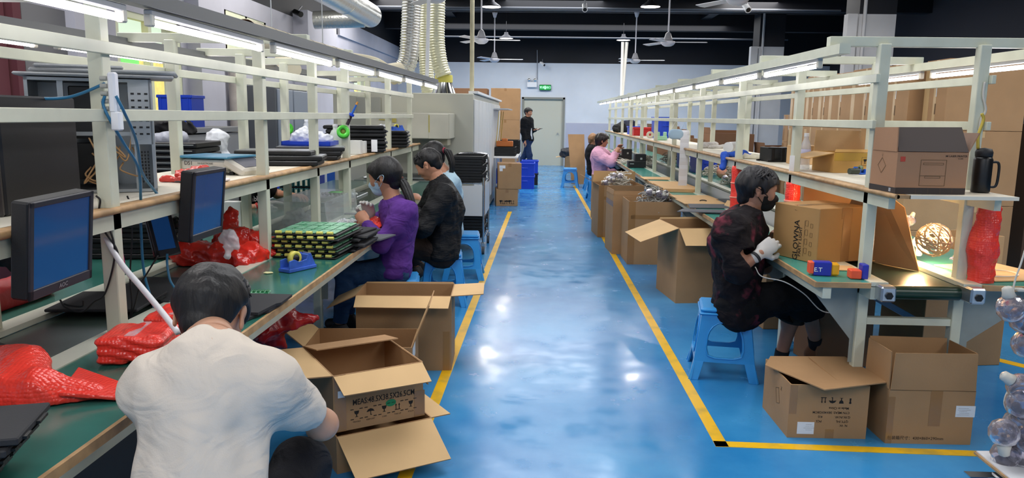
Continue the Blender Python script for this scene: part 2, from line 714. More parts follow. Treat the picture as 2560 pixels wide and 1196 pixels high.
# dark door, red banner and pipe on the left wall
mb = MB().box((XL + .05, 6.85, 1.2), (.08, .8, 2.4))
tag(mb.build('wall_board', M('mid_grey_panel', '#6f6f72', .6)), 'tall grey panel on the left wall behind the computers', 'panel')
mb = MB().box((XL + .07, 6.35, 1.3), (.1, .1, 2.6)).box((XL + .05, 5.95, 1.3), (.06, .6, 2.6))
tag(mb.build('maroon_banner', M('maroon_cloth', '#5a2c34', .8)), 'narrow maroon strip beside the tall grey panel on left wall', 'banner')
tag(MB().cyl((XL + .12, 10.85, 0), (XL + .12, 10.85, 2.3), .09, n=20).build('waste_pipe', M('dirty_white_pipe', '#c9c0b4', .5, var=.2, vscale=3)),
    'thick dirty white pipe standing against the left wall', 'pipe')
r = thing('locker_cabinet', 'blue-grey metal locker against left wall under the high window', 'locker', (-4.2, 12.0, 0))
MB().box((0, 0, .95), (.5, 1.5, 1.9), b=.01).build('body', M('locker_frame', '#5d6166', .5), r)
for k in (-1, 1):
    d = MB().box((.262, k * .37, .95), (.025, .68, 1.8), b=.006).build('door', M('locker_door', '#8a93a0', .45), r)
    MB().box((.285, k * .06, 1.0), (.03, .02, .12)).build('handle', ALU, d)

# pillars
PIL = M('white_pillar_paint', '#bfc0c2', .75, var=.06, vscale=3)
for i, y in enumerate((13.6, 19.7)):
    mb = MB().box((5.65, y + .3, 1.65), (.62, .6, 3.3))
    mb.m = 1
    mb.box((5.65, y + .3, (3.3 + ZC) / 2), (.62, .6, ZC - 3.3))
    struct(mb.build('trim_%d' % (5 + i), [PIL, BLACKP]), 'square pillar, white below and black above')
    mb = MB().box((5.22, y + .05, 1.65), (.16, .18, 3.3)).cyl((5.42, y - .03, 0), (5.42, y - .03, 4.2), .03)
    tag(mb.build('conduit_casing', PIL), ('nearer' if i == 0 else 'farther') + ' white pipe casing fixed beside a square pillar', 'pipe casing')

# ceiling beams, purlins
for i, y in enumerate((2, 6, 9.3, 14, 18, 22)):
    struct(MB().box(((XL + XR) / 2, y, 4.15), (XR - XL, .3, .5)).build('ceiling_beam_%d' % i, BEAMP))
for i, y in enumerate((12, 16, 20)):
    struct(MB().box(((XL + XR) / 2, y, 4.2), (XR - XL, .12, .16)).build('ceiling_purlin_%d' % i, BEAMP))
for i, x in enumerate((-2.6, 4.4)):
    struct(MB().box((x, 10, 4.3), (.25, 27, .2)).build('ceiling_joist_%d' % i, BEAMP))
mb = MB()
for k, (y, z) in enumerate(((12.6, 3.72), (17.6, 3.9), (21.2, 3.62))):
    mb.cyl((-3.9, y, z), (6.5, y, z), .022, n=8)
tag(mb.build('cable_conduit', M('grey_conduit', '#565a62', .5)), 'thin grey conduit runs crossing under the black ceiling', 'conduit')

# ---------------------------------------------------------------- pendant lamps
LAMPG = M('lit_lamp_disc', '#ffffff', .4, emit=6, ecol='#fff6ea')


def pendant(x, y, z, label):
    r = thing('pendant_lamp', label, 'ceiling lamp', (x, y, z), 0, 'round lamps hung from the black ceiling')
    prof = [(.001, .16), (.05, .16), (.06, .1), (.16, .03), (.19, 0), (.185, -.005), (.15, .02)]
    MB().lathe(prof, n=28).build('shade', M('lamp_shade_grey', '#3a3b40', .4, .6), r)
    MB().lathe([(.001, .004), (.183, .004), (.183, -.004), (.001, -.012)], n=28).build('diffuser', LAMPG, r)
    MB().cyl((0, 0, .16), (0, 0, ZC - z), .008, n=8).build('rod', BEAMP, r)
    return r


for x, y, l in ((2.0, 15.1, 'round pendant lamp between the two nearest right fans'), (-1.05, 15.3, 'round pendant lamp above the left fans by the pole'),
                (2.15, 21.5, 'small far pendant lamp above the vertical light pole'), (-1.05, 21.3, 'small far pendant lamp past the left fans')):
    pendant(x, y, 3.6, l)
    q = area('pendant_light', (x, y, 3.58), .34, .34, 30, (1, .96, .9), shape='DISK')
# ---------------------------------------------------------------- fans
FANW = M('fan_white', '#cfd0da', .4)


def fan(label, x, y, z, a0, rad=.66):
    r = thing('ceiling_fan', label, 'ceiling fan', (x, y, z), 0, 'three-blade fans under the black ceiling')
    MB().lathe([(.001, -.075), (.06, -.072), (.1, -.05), (.125, -.02), (.13, 0), (.12, .012), (.05, .03), (.001, .032)], n=28).build('motor', FANW, r)
    MB().lathe([(.001, .03), (.085, .03), (.075, .06), (.045, .15), (.02, .17), (.001, .17)], n=20).build('lower_cup', M('fan_cup_grey', '#8c8d93', .5), r)
    MB().cyl((0, 0, .15), (0, 0, 3.95 - z), .014, n=10).build('down_rod', FANW, r)
    MB().lathe([(.001, 3.82 - z), (.03, 3.82 - z), (.06, 3.92 - z), (.06, 3.95 - z), (.001, 3.95 - z)], n=16).build('upper_cup', FANW, r)
    for k in range(3):
        a = a0 + k * 2 * PI / 3
        T = Matrix.Rotation(a, 4, 'Z') @ Matrix.Rotation(R(10), 4, 'X')
        poly = [(.1, -.025), (.2, -.055), (rad, -.065), (rad + .03, -.02), (rad + .02, .06), (.2, .05), (.1, .025)]
        MB().prism(poly, .006, T).build('blade', FANW, r)


for lab, x, y, z, a in (('nearest white ceiling fan, over the right bench line', 2.19, 9.1, 2.86, R(-3)),
                        ('second white fan from the camera over the right benches', 2.19, 14.0, 2.84, R(-2)),
                        ('farthest right white fan, just above the far wall', 2.13, 18.4, 2.84, R(-6)),
                        ('nearest left white fan in front of the silver ducts', -1.27, 9.05, 2.85, R(-1)),
                        ('second left white fan beside the cream pole', -1.12, 13.8, 2.83, R(5)),
                        ('farthest left white fan, low over the tall cartons', -1.2, 18.7, 2.85, R(1))):
    fan(lab, x, y, z, a)

# ================================================================ assembly benches
GREEN = M('green_bench_mat', '#1f5a4c', .16, var=.3, vscale=2.2, col2='#39736a', thr=(.35, .7))
GREENR = M('green_bench_top', '#3f9083', .25, var=.2, vscale=3)
BELT = M('dark_belt', '#4a5a53', .25, var=.25, vscale=1.4)
BELTD = M('black_green_belt', '#20332c', .28, var=.2, vscale=3)
STRIP = M('cream_metal_strip', '#cfd2c2', .35, .1)
WOODE = M('worn_wood_edge', '#b08d63', .55, var=.3, vscale=14)
SHELFT = M('pale_shelf_board', '#e2dccb', .45, var=.08, vscale=4)
RAILG = M('dark_grey_channel', '#6f7173', .4, .5)
TUBE = M('lit_tube', '#ffffff', .4, emit=11, ecol='#fff7fb')
POLY = M('tube_end_cap', '#d8d2c4', .5)


def bench(name, label, s, Xe, Xf, Xr, Xb, y0, y1, posts, loc_y, topm, beltm, railm, left):
    """s: sign of x; Xe aisle edge, Xf aisle-side posts, Xr rear posts, Xb rear edge (all as |x|)"""
    r = thing(name, label, 'workbench', (s * (Xf + Xr) / 2, loc_y, 0))
    K = dict(parent=r, world=True)
    L = y1 - y0
    ym = (y0 + y1) / 2
    i0, i1 = Xf + .055, Xr - .055

    def slab(xa, xb, z0, z1, ya=y0, yb=y1):
        return MB().box((s * (xa + xb) / 2, (ya + yb) / 2, (z0 + z1) / 2), (abs(xb - xa), yb - ya, z1 - z0))
    slab(Xe, Xf - .03, .722, .74).build('worktop', topm, **K)
    slab(Xe - .012, Xe, .716, .741).build('wood_edging', WOODE, **K)
    slab(Xr + .03, Xb, .722, .74).build('worktop', topm, **K)
    if not left:
        slab(Xe - .012, Xf - .03, .716, .741, y0 - .012, y0).build('wood_edging', WOODE, **K)
        slab(Xr + .03, Xb, .716, .741, y0 - .012, y0).build('wood_edging', WOODE, **K)
    else:
        MB().box((-1.40, 1.6, .4), (.02, 1.7, .62)).build('kick_panel', M('dark_kick_panel', '#26282b', .6), **K)
    mb = slab(Xe + .03, Xe + .07, .66, .72)
    mb.box((s * (Xb - .05), ym, .69), (.04, L, .06)).box((s * (Xf - .01), ym, .69), (.03, L, .06)).box((s * (Xr + .01), ym, .69), (.03, L, .06))
    mb.build('apron_rail', CREAM, **K)
    mb = slab(Xf - .03, i0, .724, .744)
    mb.box((s * (Xr - .012), ym, .734), (.085, L, .02))
    mb.build('edge_strip', STRIP, **K)
    slab(i0, i1, .7, .722, y0 + .05, y1).build('conveyor_belt', beltm, **K)
    if not left:
        MB().cyl((s * i0, y0 + .04, .69), (s * i1, y0 + .04, .69), .034, n=20).build('end_roller', M('dark_green_roller', '#123226', .3), **K)
        for x in (Xf + .03, Xr - .02):
            b = MB().box((s * x, y0 + .0, .70), (.07, .14, .075), b=.008).build('roller_bracket', ALU, **K)
            MB().cyl((s * x, y0 - .078, .695), (s * x, y0 - .066, .695), .018, n=6).build('bolt', DARK, b, loc=None, world=False)
            for ch in b.children:
                ch.location = -Vector(r.location)
    # posts with cross arms, legs and gussets
    for y in posts:
        for x in (Xf, Xr):
            MB().box((s * x, y, .93), (.05, .05, 1.86), b=.003).build('post', CREAM, **K)
        MB().box((s * (Xf - .25 + Xr + .28) / 2, y + .03, 1.872), (Xr - Xf + .53, .05, .045), b=.002).build('cross_arm', CREAM, **K)
        MB().box((s * (Xf + Xr) / 2, y, .52), (Xr - Xf - .05, .035, .035)).build('stretcher', CREAM, **K)
        T = Matrix((Vector((1, 0, 0)), Vector((0, 0, 1)), Vector((0, -1, 0)))).transposed().to_4x4()
        for xa, xb in ((Xf, Xe + .04), (Xr, Xb - .04)):
            poly = [(s * xa, .3), (s * xa, .715), (s * xb, .715), (s * xb, .66), (s * (xa + (xb - xa) * .18), .42), (s * (xa + (xb - xa) * .18), .3)]
            if s < 0:
                poly = poly[::-1]
            T.translation = (0, y, 0)
            MB().prism(poly, .004, T).build('gusset', CREAMD, **K)
    mb = MB()
    # longitudinal rails
    for x, z, m, nm in ((Xf - .035, 1.485, CREAM, 'rail'), (Xr + .035, 1.485, CREAM, 'rail'), (Xf - .035, 1.70, CREAM, 'rail'), (Xr + .035, 1.70, CREAM, 'rail')):
        ya, yb = (posts[0] - 2.4 if left else posts[0] - .05), posts[-1] + (0 if left else .05)
        if left and x > Xf and z < 1.6:
            ya = posts[1] - .05
        MB().box((s * x, (ya + yb) / 2, z), (.02, yb - ya, .04), b=.002).build(nm, m, **K)
    rise = .05
    for x in (Xf - .23, Xr + .25):
        MB().bar((s * x, y0 + .3 if left else y0 + .02, 1.826), (s * x, y1, 1.826 + rise), .05, .045).build('light_rail', railm, **K)
    # shelf
    sy0, sy1 = (y0, y1) if left else (y0 - .2, y1)
    sx = .12 if left else .03
    MB().box((s * (Xf + .02 + Xr + sx) / 2, (sy0 + sy1) / 2, 1.172), (Xr - Xf + sx - .02, sy1 - sy0, .016)).build('shelf_board', SHELFT, **K)
    MB().cyl((s * (Xf - .035), sy0, 1.172), (s * (Xf - .035), sy1, 1.172), .012, n=8).box((s * (Xf - .006), (sy0 + sy1) / 2, 1.172), (.058, sy1 - sy0, .016)).build('shelf_edging', WOODE, **K)
    for x in (Xf - .01, Xr + sx - .03):
        MB().box((s * x, (sy0 + sy1) / 2 + .05, 1.134), (.03, sy1 - sy0 - .1, .055)).build('shelf_beam', CREAM, **K)
    return r


LP = [2.48, 3.9, 4.8, 5.6, 7.15, 8.3]
RP = [3.75, 4.9, 6.3, 7.85, 9.4, 10.95, 12.5, 14.05, 15.6, 17.1, 18.6]
bench('left_workbench', 'long green-topped workbench with cream shelf rack on the left side', -1, 1.04, 1.45, 1.9, 2.42, .6, 8.75, LP, 4.7, GREEN, BELT, RAILG, True)
bench('right_workbench', 'long conveyor workbench with cream shelf rack on the right side', 1, 1.32, 1.6, 2.06, 2.5, 3.6, 19.4, RP, 11.5, GREENR, BELTD, CREAM, False)


def tube_light(loc, rz, label, group, tilt=0, L=.9):
    r = thing('tube_light', label, 'tube light', loc, rz, group)
    MB().box((0, 0, .022), (.026, L + .05, .02), b=.003).build('housing', M('tube_housing', '#a9acb0', .35, .3), r)
    MB().cyl((0, -L / 2, -.006), (0, L / 2, -.006), .011, n=12, caps=False).build('tube', TUBE, r)
    for k in (-1, 1):
        MB().box((0, k * (L / 2 + .015), .0), (.026, .026, .038), b=.004).build('end_cap', POLY, r)
    r.rotation_euler = (tilt, 0, rz)
    return r


proto = None


def tubes(X, ys, z0, yr, slope, where, group):
    global proto
    for k, y in enumerate(ys):
        lab = ORD[k] + ' lit tube from the camera under ' + where
        z = z0 + (y - yr) * slope
        if proto is None:
            proto = tube_light((X, y, z), 0, lab, group)
        else:
            dup(proto, (X, y, z), 0, lab, group)


tubes(-1.22, [1.75 + 1.09 * k for k in range(7)], 1.772, 2, .0061, 'the aisle-side rail of the left bench', 'tubes over the left bench, aisle side')
tubes(-2.15, [1.65 + 1.09 * k for k in range(7)], 1.772, 2, .0061, 'the window-side rail of the left bench', 'tubes over the left bench, window side')
tubes(1.37, [4.4 + 1.07 * k for k in range(14)], 1.774, 4, .0033, 'the aisle-side rail of the right bench', 'tubes over the right bench, aisle side')
tubes(2.31, [4.25 + 1.07 * k for k in range(14)], 1.774, 4, .0033, 'the carton-side rail of the right bench', 'tubes over the right bench, carton side')
# ================================================================ cartons
CARD = M('corrugated_card', '#a58059', .75, bump=.06, bscale=90, var=.07, vscale=5)
CARDL = M('corrugated_card_pale', '#c3a074', .75, bump=.06, bscale=90, var=.06, vscale=5)
CARDI = M('card_inside', '#cdab7c', .8, var=.05, vscale=5)
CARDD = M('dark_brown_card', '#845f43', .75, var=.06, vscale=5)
TAPE = M('packing_tape', '#967048', .22, coat=.3)
INK = M('black_ink', '#17120e', .7)
INKF = M('faded_ink', '#6b5136', .7)
LABELW = M('white_label', '#dcdfe2', .5)
CRAFT = [CARD, CARDI, TAPE, INK, LABELW, INKF]
RXF = Matrix.Rotation(PI / 2, 4, 'X')


def faceT(face, w, d, h, u, v, spin=0, off=.0012):
    """matrix of a point on a carton face; u, v from the face's lower left corner"""
    if face == 'front':
        T = Matrix.Translation((-w / 2 + u, -d / 2 - off, v)) @ RXF
    elif face == 'left':
        T = Matrix.Translation((-w / 2 - off, d / 2 - u, v)) @ Matrix.Rotation(-PI / 2, 4, 'Z') @ RXF
    elif face == 'right':
        T = Matrix.Translation((w / 2 + off, -d / 2 + u, v)) @ Matrix.Rotation(PI / 2, 4, 'Z') @ RXF
    else:
        T = Matrix.Translation((-w / 2 + u, -d / 2 + v, h + off))
    return T @ Matrix.Rotation(spin, 4, 'Z')


def rect(mb, T, w, h, t=.0008):
    mb.box((0, 0, 0), (w, h, t), T=T)


def outline(mb, T, w, h, lw=.002):
    for x, y, a, b in ((0, h / 2, w, lw), (0, -h / 2, w, lw), (w / 2, 0, lw, h), (-w / 2, 0, lw, h)):
        mb.box((x, y, 0), (a, b, .0008), T=T)


def carton(label, p0, p1, d, h, z=0, flaps=None, lens=None, closed=False, tape=(), prints=(), mats=None, group=None, cat='cardboard box',
           name='cardboard_box', t=.006, topflap=True):
    """p0->p1: front edge on the ground (left, right as seen from the front); d depth; flaps: hinge angles, 0 shut, 90 upright, 180 level outwards"""
    p0, p1 = Vector((p0[0], p0[1], 0)), Vector((p1[0], p1[1], 0))
    ux = (p1 - p0)
    w = ux.length
    a = math.atan2(ux.y, ux.x)
    n = Vector((-math.sin(a), math.cos(a), 0))
    c = (p0 + p1) / 2 + n * d / 2
    r = thing(name, label, cat, (c.x, c.y, z), a, group)
    mats = mats or CRAFT
    mb = MB()
    if closed:
        mb.box((0, 0, h / 2), (w, d, h), b=.003)
        mb.m = 2
        mb.box((0, 0, h + .0004), (w * .96, .05, .0012))
        mb.box((0, -d / 2 - .0004, h - .03), (.05, .0012, .06))
        mb.m = 3
        mb.box((0, 0, h + .0002), (w, .003, .0008))
    else:
        for x, y, a_, b_ in ((-w / 2 + t / 2, 0, t, d), (w / 2 - t / 2, 0, t, d), (0, -d / 2 + t / 2, w - 2 * t, t), (0, d / 2 - t / 2, w - 2 * t, t)):
            mb.box((x, y, h / 2), (a_, b_, h))
        mb.box((0, 0, t / 2), (w - 2 * t, d - 2 * t, t))
    for fc, u, v, tw, th in tape:
        mb.m = 2
        rect(mb, faceT(fc, w, d, h, u, v, off=.0008), tw, th)
    for p in prints:
        mb.m = p.get('m', 3)
        T = faceT(p['f'], w, d, h, p['u'], p['v'], p.get('spin', 0))
        if 't' in p:
            mb.text(p['t'], T, p['s'], p.get('sx', 1), p.get('bold', False))
        elif 'r' in p:
            rect(mb, T, *p['r'])
        elif 'o' in p:
            outline(mb, T, *p['o'])
        elif 'poly' in p:
            mb.prism(p['poly'], .0008, T)
    mb.build('body', mats, r)
    for k, ang in (flaps or {}).items():
        L = (lens or {}).get(k, (d if k in ('front', 'back') else w) / 2 * .98)
        e = w - .006 if k in ('front', 'back') else d - .012
        ca, sa = math.cos(R(ang)), math.sin(R(ang))
        # flap lies in a frame whose x runs along the hinge, y inwards
        base = {'front': (Matrix.Translation((0, -d / 2 + t / 2, h))), 'back': Matrix.Translation((0, d / 2 - t / 2, h)) @ Matrix.Rotation(PI, 4, 'Z'),
                'left': Matrix.Translation((-w / 2 + t / 2, 0, h)) @ Matrix.Rotation(-PI / 2, 4, 'Z'),
                'right': Matrix.Translation((w / 2 - t / 2, 0, h)) @ Matrix.Rotation(PI / 2, 4, 'Z')}[k]
        T = base @ Matrix.Rotation(R(ang), 4, 'X')
        fb = MB()
        wob = .012 * ((sum(map(ord, label + k)) % 7) / 7 - .4)
        poly = [(-e / 2, .001), (e / 2, .001), (e / 2 - .008, L + wob), (-e / 2 + .008, L)]
        fb.prism(poly, .005, T @ Matrix.Translation((0, 0, .003)))
        # inside face of the flap shows the card's paler inner side
        fb.mi = [1 if i == 0 else 0 for i in range(len(fb.f))]
        fb.build('flap', [mats[0], mats[1]], r)
    return r


def on(fc, *a):
    return (fc,) + a


# --- left side of the aisle
zL = .17
a, b = W(835, 1085, Z=zL), W(1058, 1040, Z=zL)
glass = [(-.011, .014), (.011, .014), (.008, .002), (.002, -.002), (.002, -.01), (.008, -.013), (-.008, -.013), (-.002, -.01), (-.002, -.002), (-.008, .002)]
brolly = [(-.018, 0), (-.011, .01), (0, .014), (.011, .01), (.018, 0), (.002, .002), (.002, -.012), (.006, -.013), (.004, -.016), (-.001, -.015), (-.001, .002)]
arrows = [(-.013, -.012), (-.013, -.015), (.013, -.015), (.013, -.012), (.009, -.012), (.009, .006), (.012, .006), (.0075, .014), (.003, .006), (.006, .006),
          (.006, -.012), (-.006, -.012), (-.006, .006), (-.003, .006), (-.0075, .014), (-.012, .006), (-.009, .006), (-.009, -.012)]
pr = [dict(f='front', u=.225, v=.118, t='MEAS:48.5X38.5X26.5CM', s=.036, sx=.74, bold=True)]
for i, pl in enumerate((glass, brolly, glass, arrows, glass)):
    u = .1 + .062 * i
    pr += [dict(f='front', u=u, v=.066, poly=pl)]
    pr += [dict(f='front', u=u + dx, v=.066 + dy, r=(.014, .003)) for dx in (-.02, .02) for dy in (-.022, .022)]
pr += [dict(f='front', u=.1 + .062 * i, v=.032, t=s_, s=.009) for i, s_ in enumerate(('FRAGILE', 'KEEP DRY', 'CARE', 'THIS UP', 'STACK'))]
pr += [dict(f='front', u=.255, v=.088, m=6, poly=[(.024 * math.cos(i * PI / 8), .016 * math.sin(i * PI / 8)) for i in range(16)], off=.002)]
pr += [dict(f='front', u=.035, v=.165, m=4, r=(.03, .03))]
carton('open brown carton printed with measurements and handling marks beside the man in white', (a.x, a.y), (b.x, b.y), .46, .25, zL + .002,
       dict(front=203, left=176, back=10, right=252), dict(front=.125, left=.17, back=.2, right=.12),
       tape=(on('front', .03, .125, .05, .25), on('front', .39, .06, .05, .12)), prints=pr, mats=CRAFT + [M('green_sticker', '#1f7d4c', .5)])
# the low carton under it, its near flap folded out
a2, b2 = W(845, 1100, Z=zL - .006), W(1050, 1055, Z=zL - .006)
n = (b - a).normalized()
m_ = Vector((-n.y, n.x, 0))
q0, q1 = a - m_ * .03 + n * .0, b - m_ * .03 + n * .03
carton('low open carton under the measurement-printed box, near flap hanging out', (q0.x, q0.y), (q1.x, q1.y), .47, zL - .004, 0,
       dict(front=205, right=182), dict(front=.24, right=.1))
a, b = W(792, 1010, Z=0), W(1048, 985, Z=0)
carton('battered open carton between the measurement box and the tall carton', (-1.22, 3.76), (-.66, 3.80), .36, .30, 0,
       dict(left=140, right=112), dict(left=.22, right=.24), tape=(on('right', .1, .25, .14, .07),), mats=[CARD, CARDI, LABELW, INK, LABELW, INKF])
carton('tall open carton by the yellow line behind the woman in purple', (-1.075, 4.29), (-.515, 4.32), .33, .455, 0,
       dict(front=198, right=176, left=205, back=95), dict(front=.13, right=.19, left=.19, back=.012), tape=(on('front', .53, .12, .04, .24),))
# --- right side, foreground
ped = [(-.004, -.012), (.004, -.012), (.003, .004), (.006, .012), (0, .016), (-.006, .012), (-.003, .004)]
pr = [dict(f='left', u=.22, v=.15, m=5, o=(.045, .075, .0018), spin=R(18)),
      dict(f='front', u=.085, v=.05, m=4, r=(.08, .06)), dict(f='left', u=.265, v=.2, t='X', s=.03, m=5)]
for s_, u, v, z_ in (('Made in China', .235, .152, .013), ('CTN MEAS: 38X40X28CM', .2, .13, .0125), ('G.W./N.W.', .255, .108, .0125), ('KG', .15, .108, .012),
                     ("QTY./HL", .255, .086, .0125), ('PCS', .145, .086, .0125), ('N. W.', .262, .066, .0125)):
    pr.append(dict(f='front', u=u, v=v, t=s_, s=z_ * 1.25, spin=PI, bold=True))
for i, pl in enumerate((arrows, brolly, glass, ped)):
    pr.append(dict(f='front', u=.16 + .042 * i, v=.19, poly=pl, spin=PI))
pr += [dict(f='front', u=.1, v=.05 + k * .009, m=5, r=(.05 - .01 * (k % 3), .0015)) for k in range(-1, 3)]
lid = carton('carton with upside-down printing and a loose lid, by the yellow corner', (1.195, 3.49), (1.568, 3.497), .385, .265, 0,
       dict(right=6), dict(right=.15), tape=(on('front', .018, .19, .036, .14), on('front', .2, .02, .04, .05)), prints=pr)
pr = [dict(f='front', u=.36, v=.165 + .0, m=4, r=(.09, .055)), dict(f='front', u=.14, v=.028, t='包装箱尺寸：430×860×290mm', s=.02)]
pr += [dict(f='front', u=.35 + .004 * (k % 2), v=.148 + k * .008, m=5, r=(.06 - .012 * (k % 3), .0012)) for k in range(5)]
MB().sheet([W(1913, 914, Z=.278), W(2062, 976, Z=.285), W(2221, 957, Z=.288), W(2112, 893, Z=.276), W(1926, 892, Z=.272)], .005).build('flap', [CARD], lid, world=True)
bpy.context.view_layer.update()
for _c in lid.children:
    if _c.name.startswith('flap') and len(_c.data.vertices) == 10:
        _c.rotation_euler = (0, 0, -lid.rotation_euler.z)
pr.append(dict(f='front', u=.2, v=.2635, m=5, r=(.40, .0016)))  # thin dark strip painted in for the shade of the flap crease
c2 = carton('tall open carton with upright flaps under the right bench end', (1.640, 3.455), (2.040, 3.465), .26, .265, 0,
            dict(front=90, back=91, left=90, right=88), dict(front=.178, back=.178, left=.178, right=.178),
            tape=(on('front', .22, .18, .055, .18), on('front', .015, .1, .03, .26)), prints=pr, mats=[CARD, CARD, TAPE, INK, LABELW, INKF])
carton('plain carton standing under the far side of the right bench end', (2.36, 4.62), (2.89, 4.70), .45, .56, 0, closed=True, mats=[CARD, CARDD, TAPE, INK, LABELW, INKF])
# --- line of cartons along the right bench
carton('large open carton behind the masked man, flaps spread', (1.115, 6.13), (1.62, 6.2), .56, .625, 0, dict(left=200, front=216, back=100, right=120),
       dict(left=.33, front=.2, back=.02, right=.2))
BX = []
for lab, p0, p1, d, h in (('cable-filled carton nearest the masked man', (.90, 7.78), (1.43, 7.80), .5, .655),
                          ('narrow carton wedged between the two cable-filled cartons', (.79, 8.36), (1.3, 8.4), .48, .66),
                          ('cable-filled carton nearest the woman in pink', (.72, 9.55), (1.29, 9.6), .55, .66),
                          ('half-hidden carton in front of the woman in pink', (.80, 11.0), (1.28, 11.05), .5, .60)):
    k = len(BX)
    fl = {0: None, 1: dict(left=82, front=80), 2: dict(left=150, back=85), 3: dict(left=95)}[k]
    BX.append(carton(lab, p0, p1, d, h, 0, fl, {0: {}, 1: dict(left=.05, front=.04), 2: dict(left=.2, back=.14), 3: dict(left=.06)}[k],
                     tape=(on('front', .03, h / 2, .07, h), on('front', .27, h - .16, .5, .04)) if k != 1 else (on('left', .24, h - .1, .48, .06),)))
# --- carton on the bench being packed
pr = [dict(f='left', u=.18, v=.108, t='GLOWNA', s=.052, sx=.95, spin=PI / 2, bold=True), dict(f='left', u=.21, v=.104, t='PARTY LIGHT', s=.03, sx=.9, spin=PI / 2, bold=True),
      dict(f='left', u=.165, v=.272, t='?', s=.025, m=5, spin=PI / 2)]
for i in range(4):
    pr += [dict(f='left', u=.25, v=.06 + .05 * i, m=5, o=(.018, .03, .0012)), dict(f='left', u=.285, v=.05 + .05 * i, m=5, o=(.016, .022, .0012)),
           dict(f='left', u=.236, v=.05 + .05 * i, m=5, r=(.0015, .045))]
carton('closed party light carton on the right bench before the masked man', (1.471, 4.047), (1.80, 4.205), .335, .298, .741, closed=True,
       prints=pr, tape=(on('front', .2, .15, .06, .29),), mats=[M('packed_carton_card', '#a8804f', .72, var=.05, vscale=5), CARDI, TAPE, INK, LABELW, INKF])
# --- shelf over the right bench
pr = [dict(f='front', u=.025, v=.155, m=6, r=(.022, .022)), dict(f='front', u=.265, v=.17, t='MI LASER PRINTER', s=.012, bold=True), dict(f='front', u=.285, v=.159, t='K 200', s=.009),
      dict(f='front', u=.165, v=.095, m=5, o=(.115, .115, .002)), dict(f='front', u=.165, v=.135, m=5, o=(.09, .008, .0015)),
      dict(f='front', u=.165, v=.082, m=5, r=(.115, .002)), dict(f='front', u=.165, v=.076, m=5, o=(.07, .008, .0015)),
      dict(f='left', u=.1, v=.12, m=5, o=(.05, .05, .0015), spin=R(45)), dict(f='left', u=.1, v=.165, t='V', s=.02, m=5),
      dict(f='front', u=.16, v=.014, m=7, r=(.318, .028)), dict(f='left', u=.12, v=.014, m=7, r=(.24, .028)), dict(f='left', u=.19, v=.015, m=4, r=(.018, .016))]
pr += [dict(f='front', u=.095 + .055 * k, v=.014, m=5, r=(.001, .026), off=.0018) for k in range(4)]
pc = carton('open printer carton with dark flap on the near end of the right shelf', (1.575, 3.455), (1.895, 3.475), .23, .186, 1.181,
       dict(front=62, left=90, back=96, right=118), dict(front=.12, left=.105, back=.108, right=.1), prints=pr,
       mats=[M('printer_carton', '#a37a5b', .65, var=.05, vscale=5), M('printer_carton_inside', '#7d6353', .7), TAPE, INK, LABELW, INKF, M('red_sticker', '#b5402f', .5), M('charcoal_print', '#37302e', .6)])
for _k in (0, 1):
    pc.children[1].data.materials[_k] = M('dark_flap_print', '#4b413d', .6)
T_ = M('glossy_yellow_tape', '#b99343', .15, coat=.5)
pr = [dict(f='front', u=.2, v=.072, m=5, o=(.042, .05, .002)), dict(f='front', u=.2, v=.072, poly=glass), dict(f='front', u=.26, v=.072, m=5, o=(.05, .05, .002)),
      dict(f='front', u=.26, v=.072, poly=brolly), dict(f='front', u=.318, v=.072, m=5, o=(.045, .05, .002)), dict(f='front', u=.318, v=.072, poly=arrows)]
carton('open carton with raised flaps and yellow tape on the right shelf', (1.80, 4.79), (2.13, 4.83), .28, .125, 1.181, dict(left=192, back=90, right=80, front=62),
       dict(left=.17, back=.13, right=.15, front=.02), tape=(on('front', .165, .1, .325, .05),), prints=pr, mats=[M('carton_tan', '#bf9350', .6, var=.06, vscale=5), CARDL, T_, INK, LABELW, INKF])
carton('small closed carton on the right shelf beside the metal rack', (1.86, 5.62), (2.06, 5.66), .18, .135, 1.181, closed=True, mats=[CARDL, CARDI, TAPE, INK, LABELW, INKF])
# leaning card panel between bench and shelf
tag(MB().sheet([(1.69, 4.95, .745), (2.02, 4.62, .745), (1.93, 4.72, 1.12), (1.69, 4.96, 1.1)], .006).build('card_sheet', CARD), 'brown card sheet leaning behind the packed carton on the belt', 'card sheet')
tag(MB().sheet([(1.70, 4.50, .724), (1.99, 4.0, .724), (1.93, 4.1, 1.05), (1.85, 4.2, 1.13), (1.78, 4.36, 1.13)], .006).build('card_sheet', CARD), 'triangular card flap leaning beside the glowing bulb', 'card sheet')

# --- big carton stack on the right
big = [(x0, x1, y, d, hs) for x0, x1, y, d, hs in ()]


def stack(lab, x0, x1, y, d, hs, group='big cartons stacked on the right', skew=0, mats=None, z0=0):
    z = z0
    lv = ['bottom', 'middle', 'top'] if len(hs) == 3 else (['bottom', 'top'] if len(hs) == 2 else (['single'] if len(hs) == 1 else ['bottom', 'second', 'third', 'top']))
    for i, h in enumerate(hs):
        carton(lv[i] + ' ' + lab, (x0, y), (x1, y + skew), d, h - .003, z, closed=True, group=group, mats=mats,
               tape=(on('left', d / 2, h / 2, .05, h - .01), on('left', .05, h / 2, .1, h * .9)),
               prints=(dict(f='left', u=d * .55, v=h * .55, m=4, r=(.015, .1)), dict(f='left', u=d * .55, v=h * .3, m=5, r=(.02, .1))))
        z += h


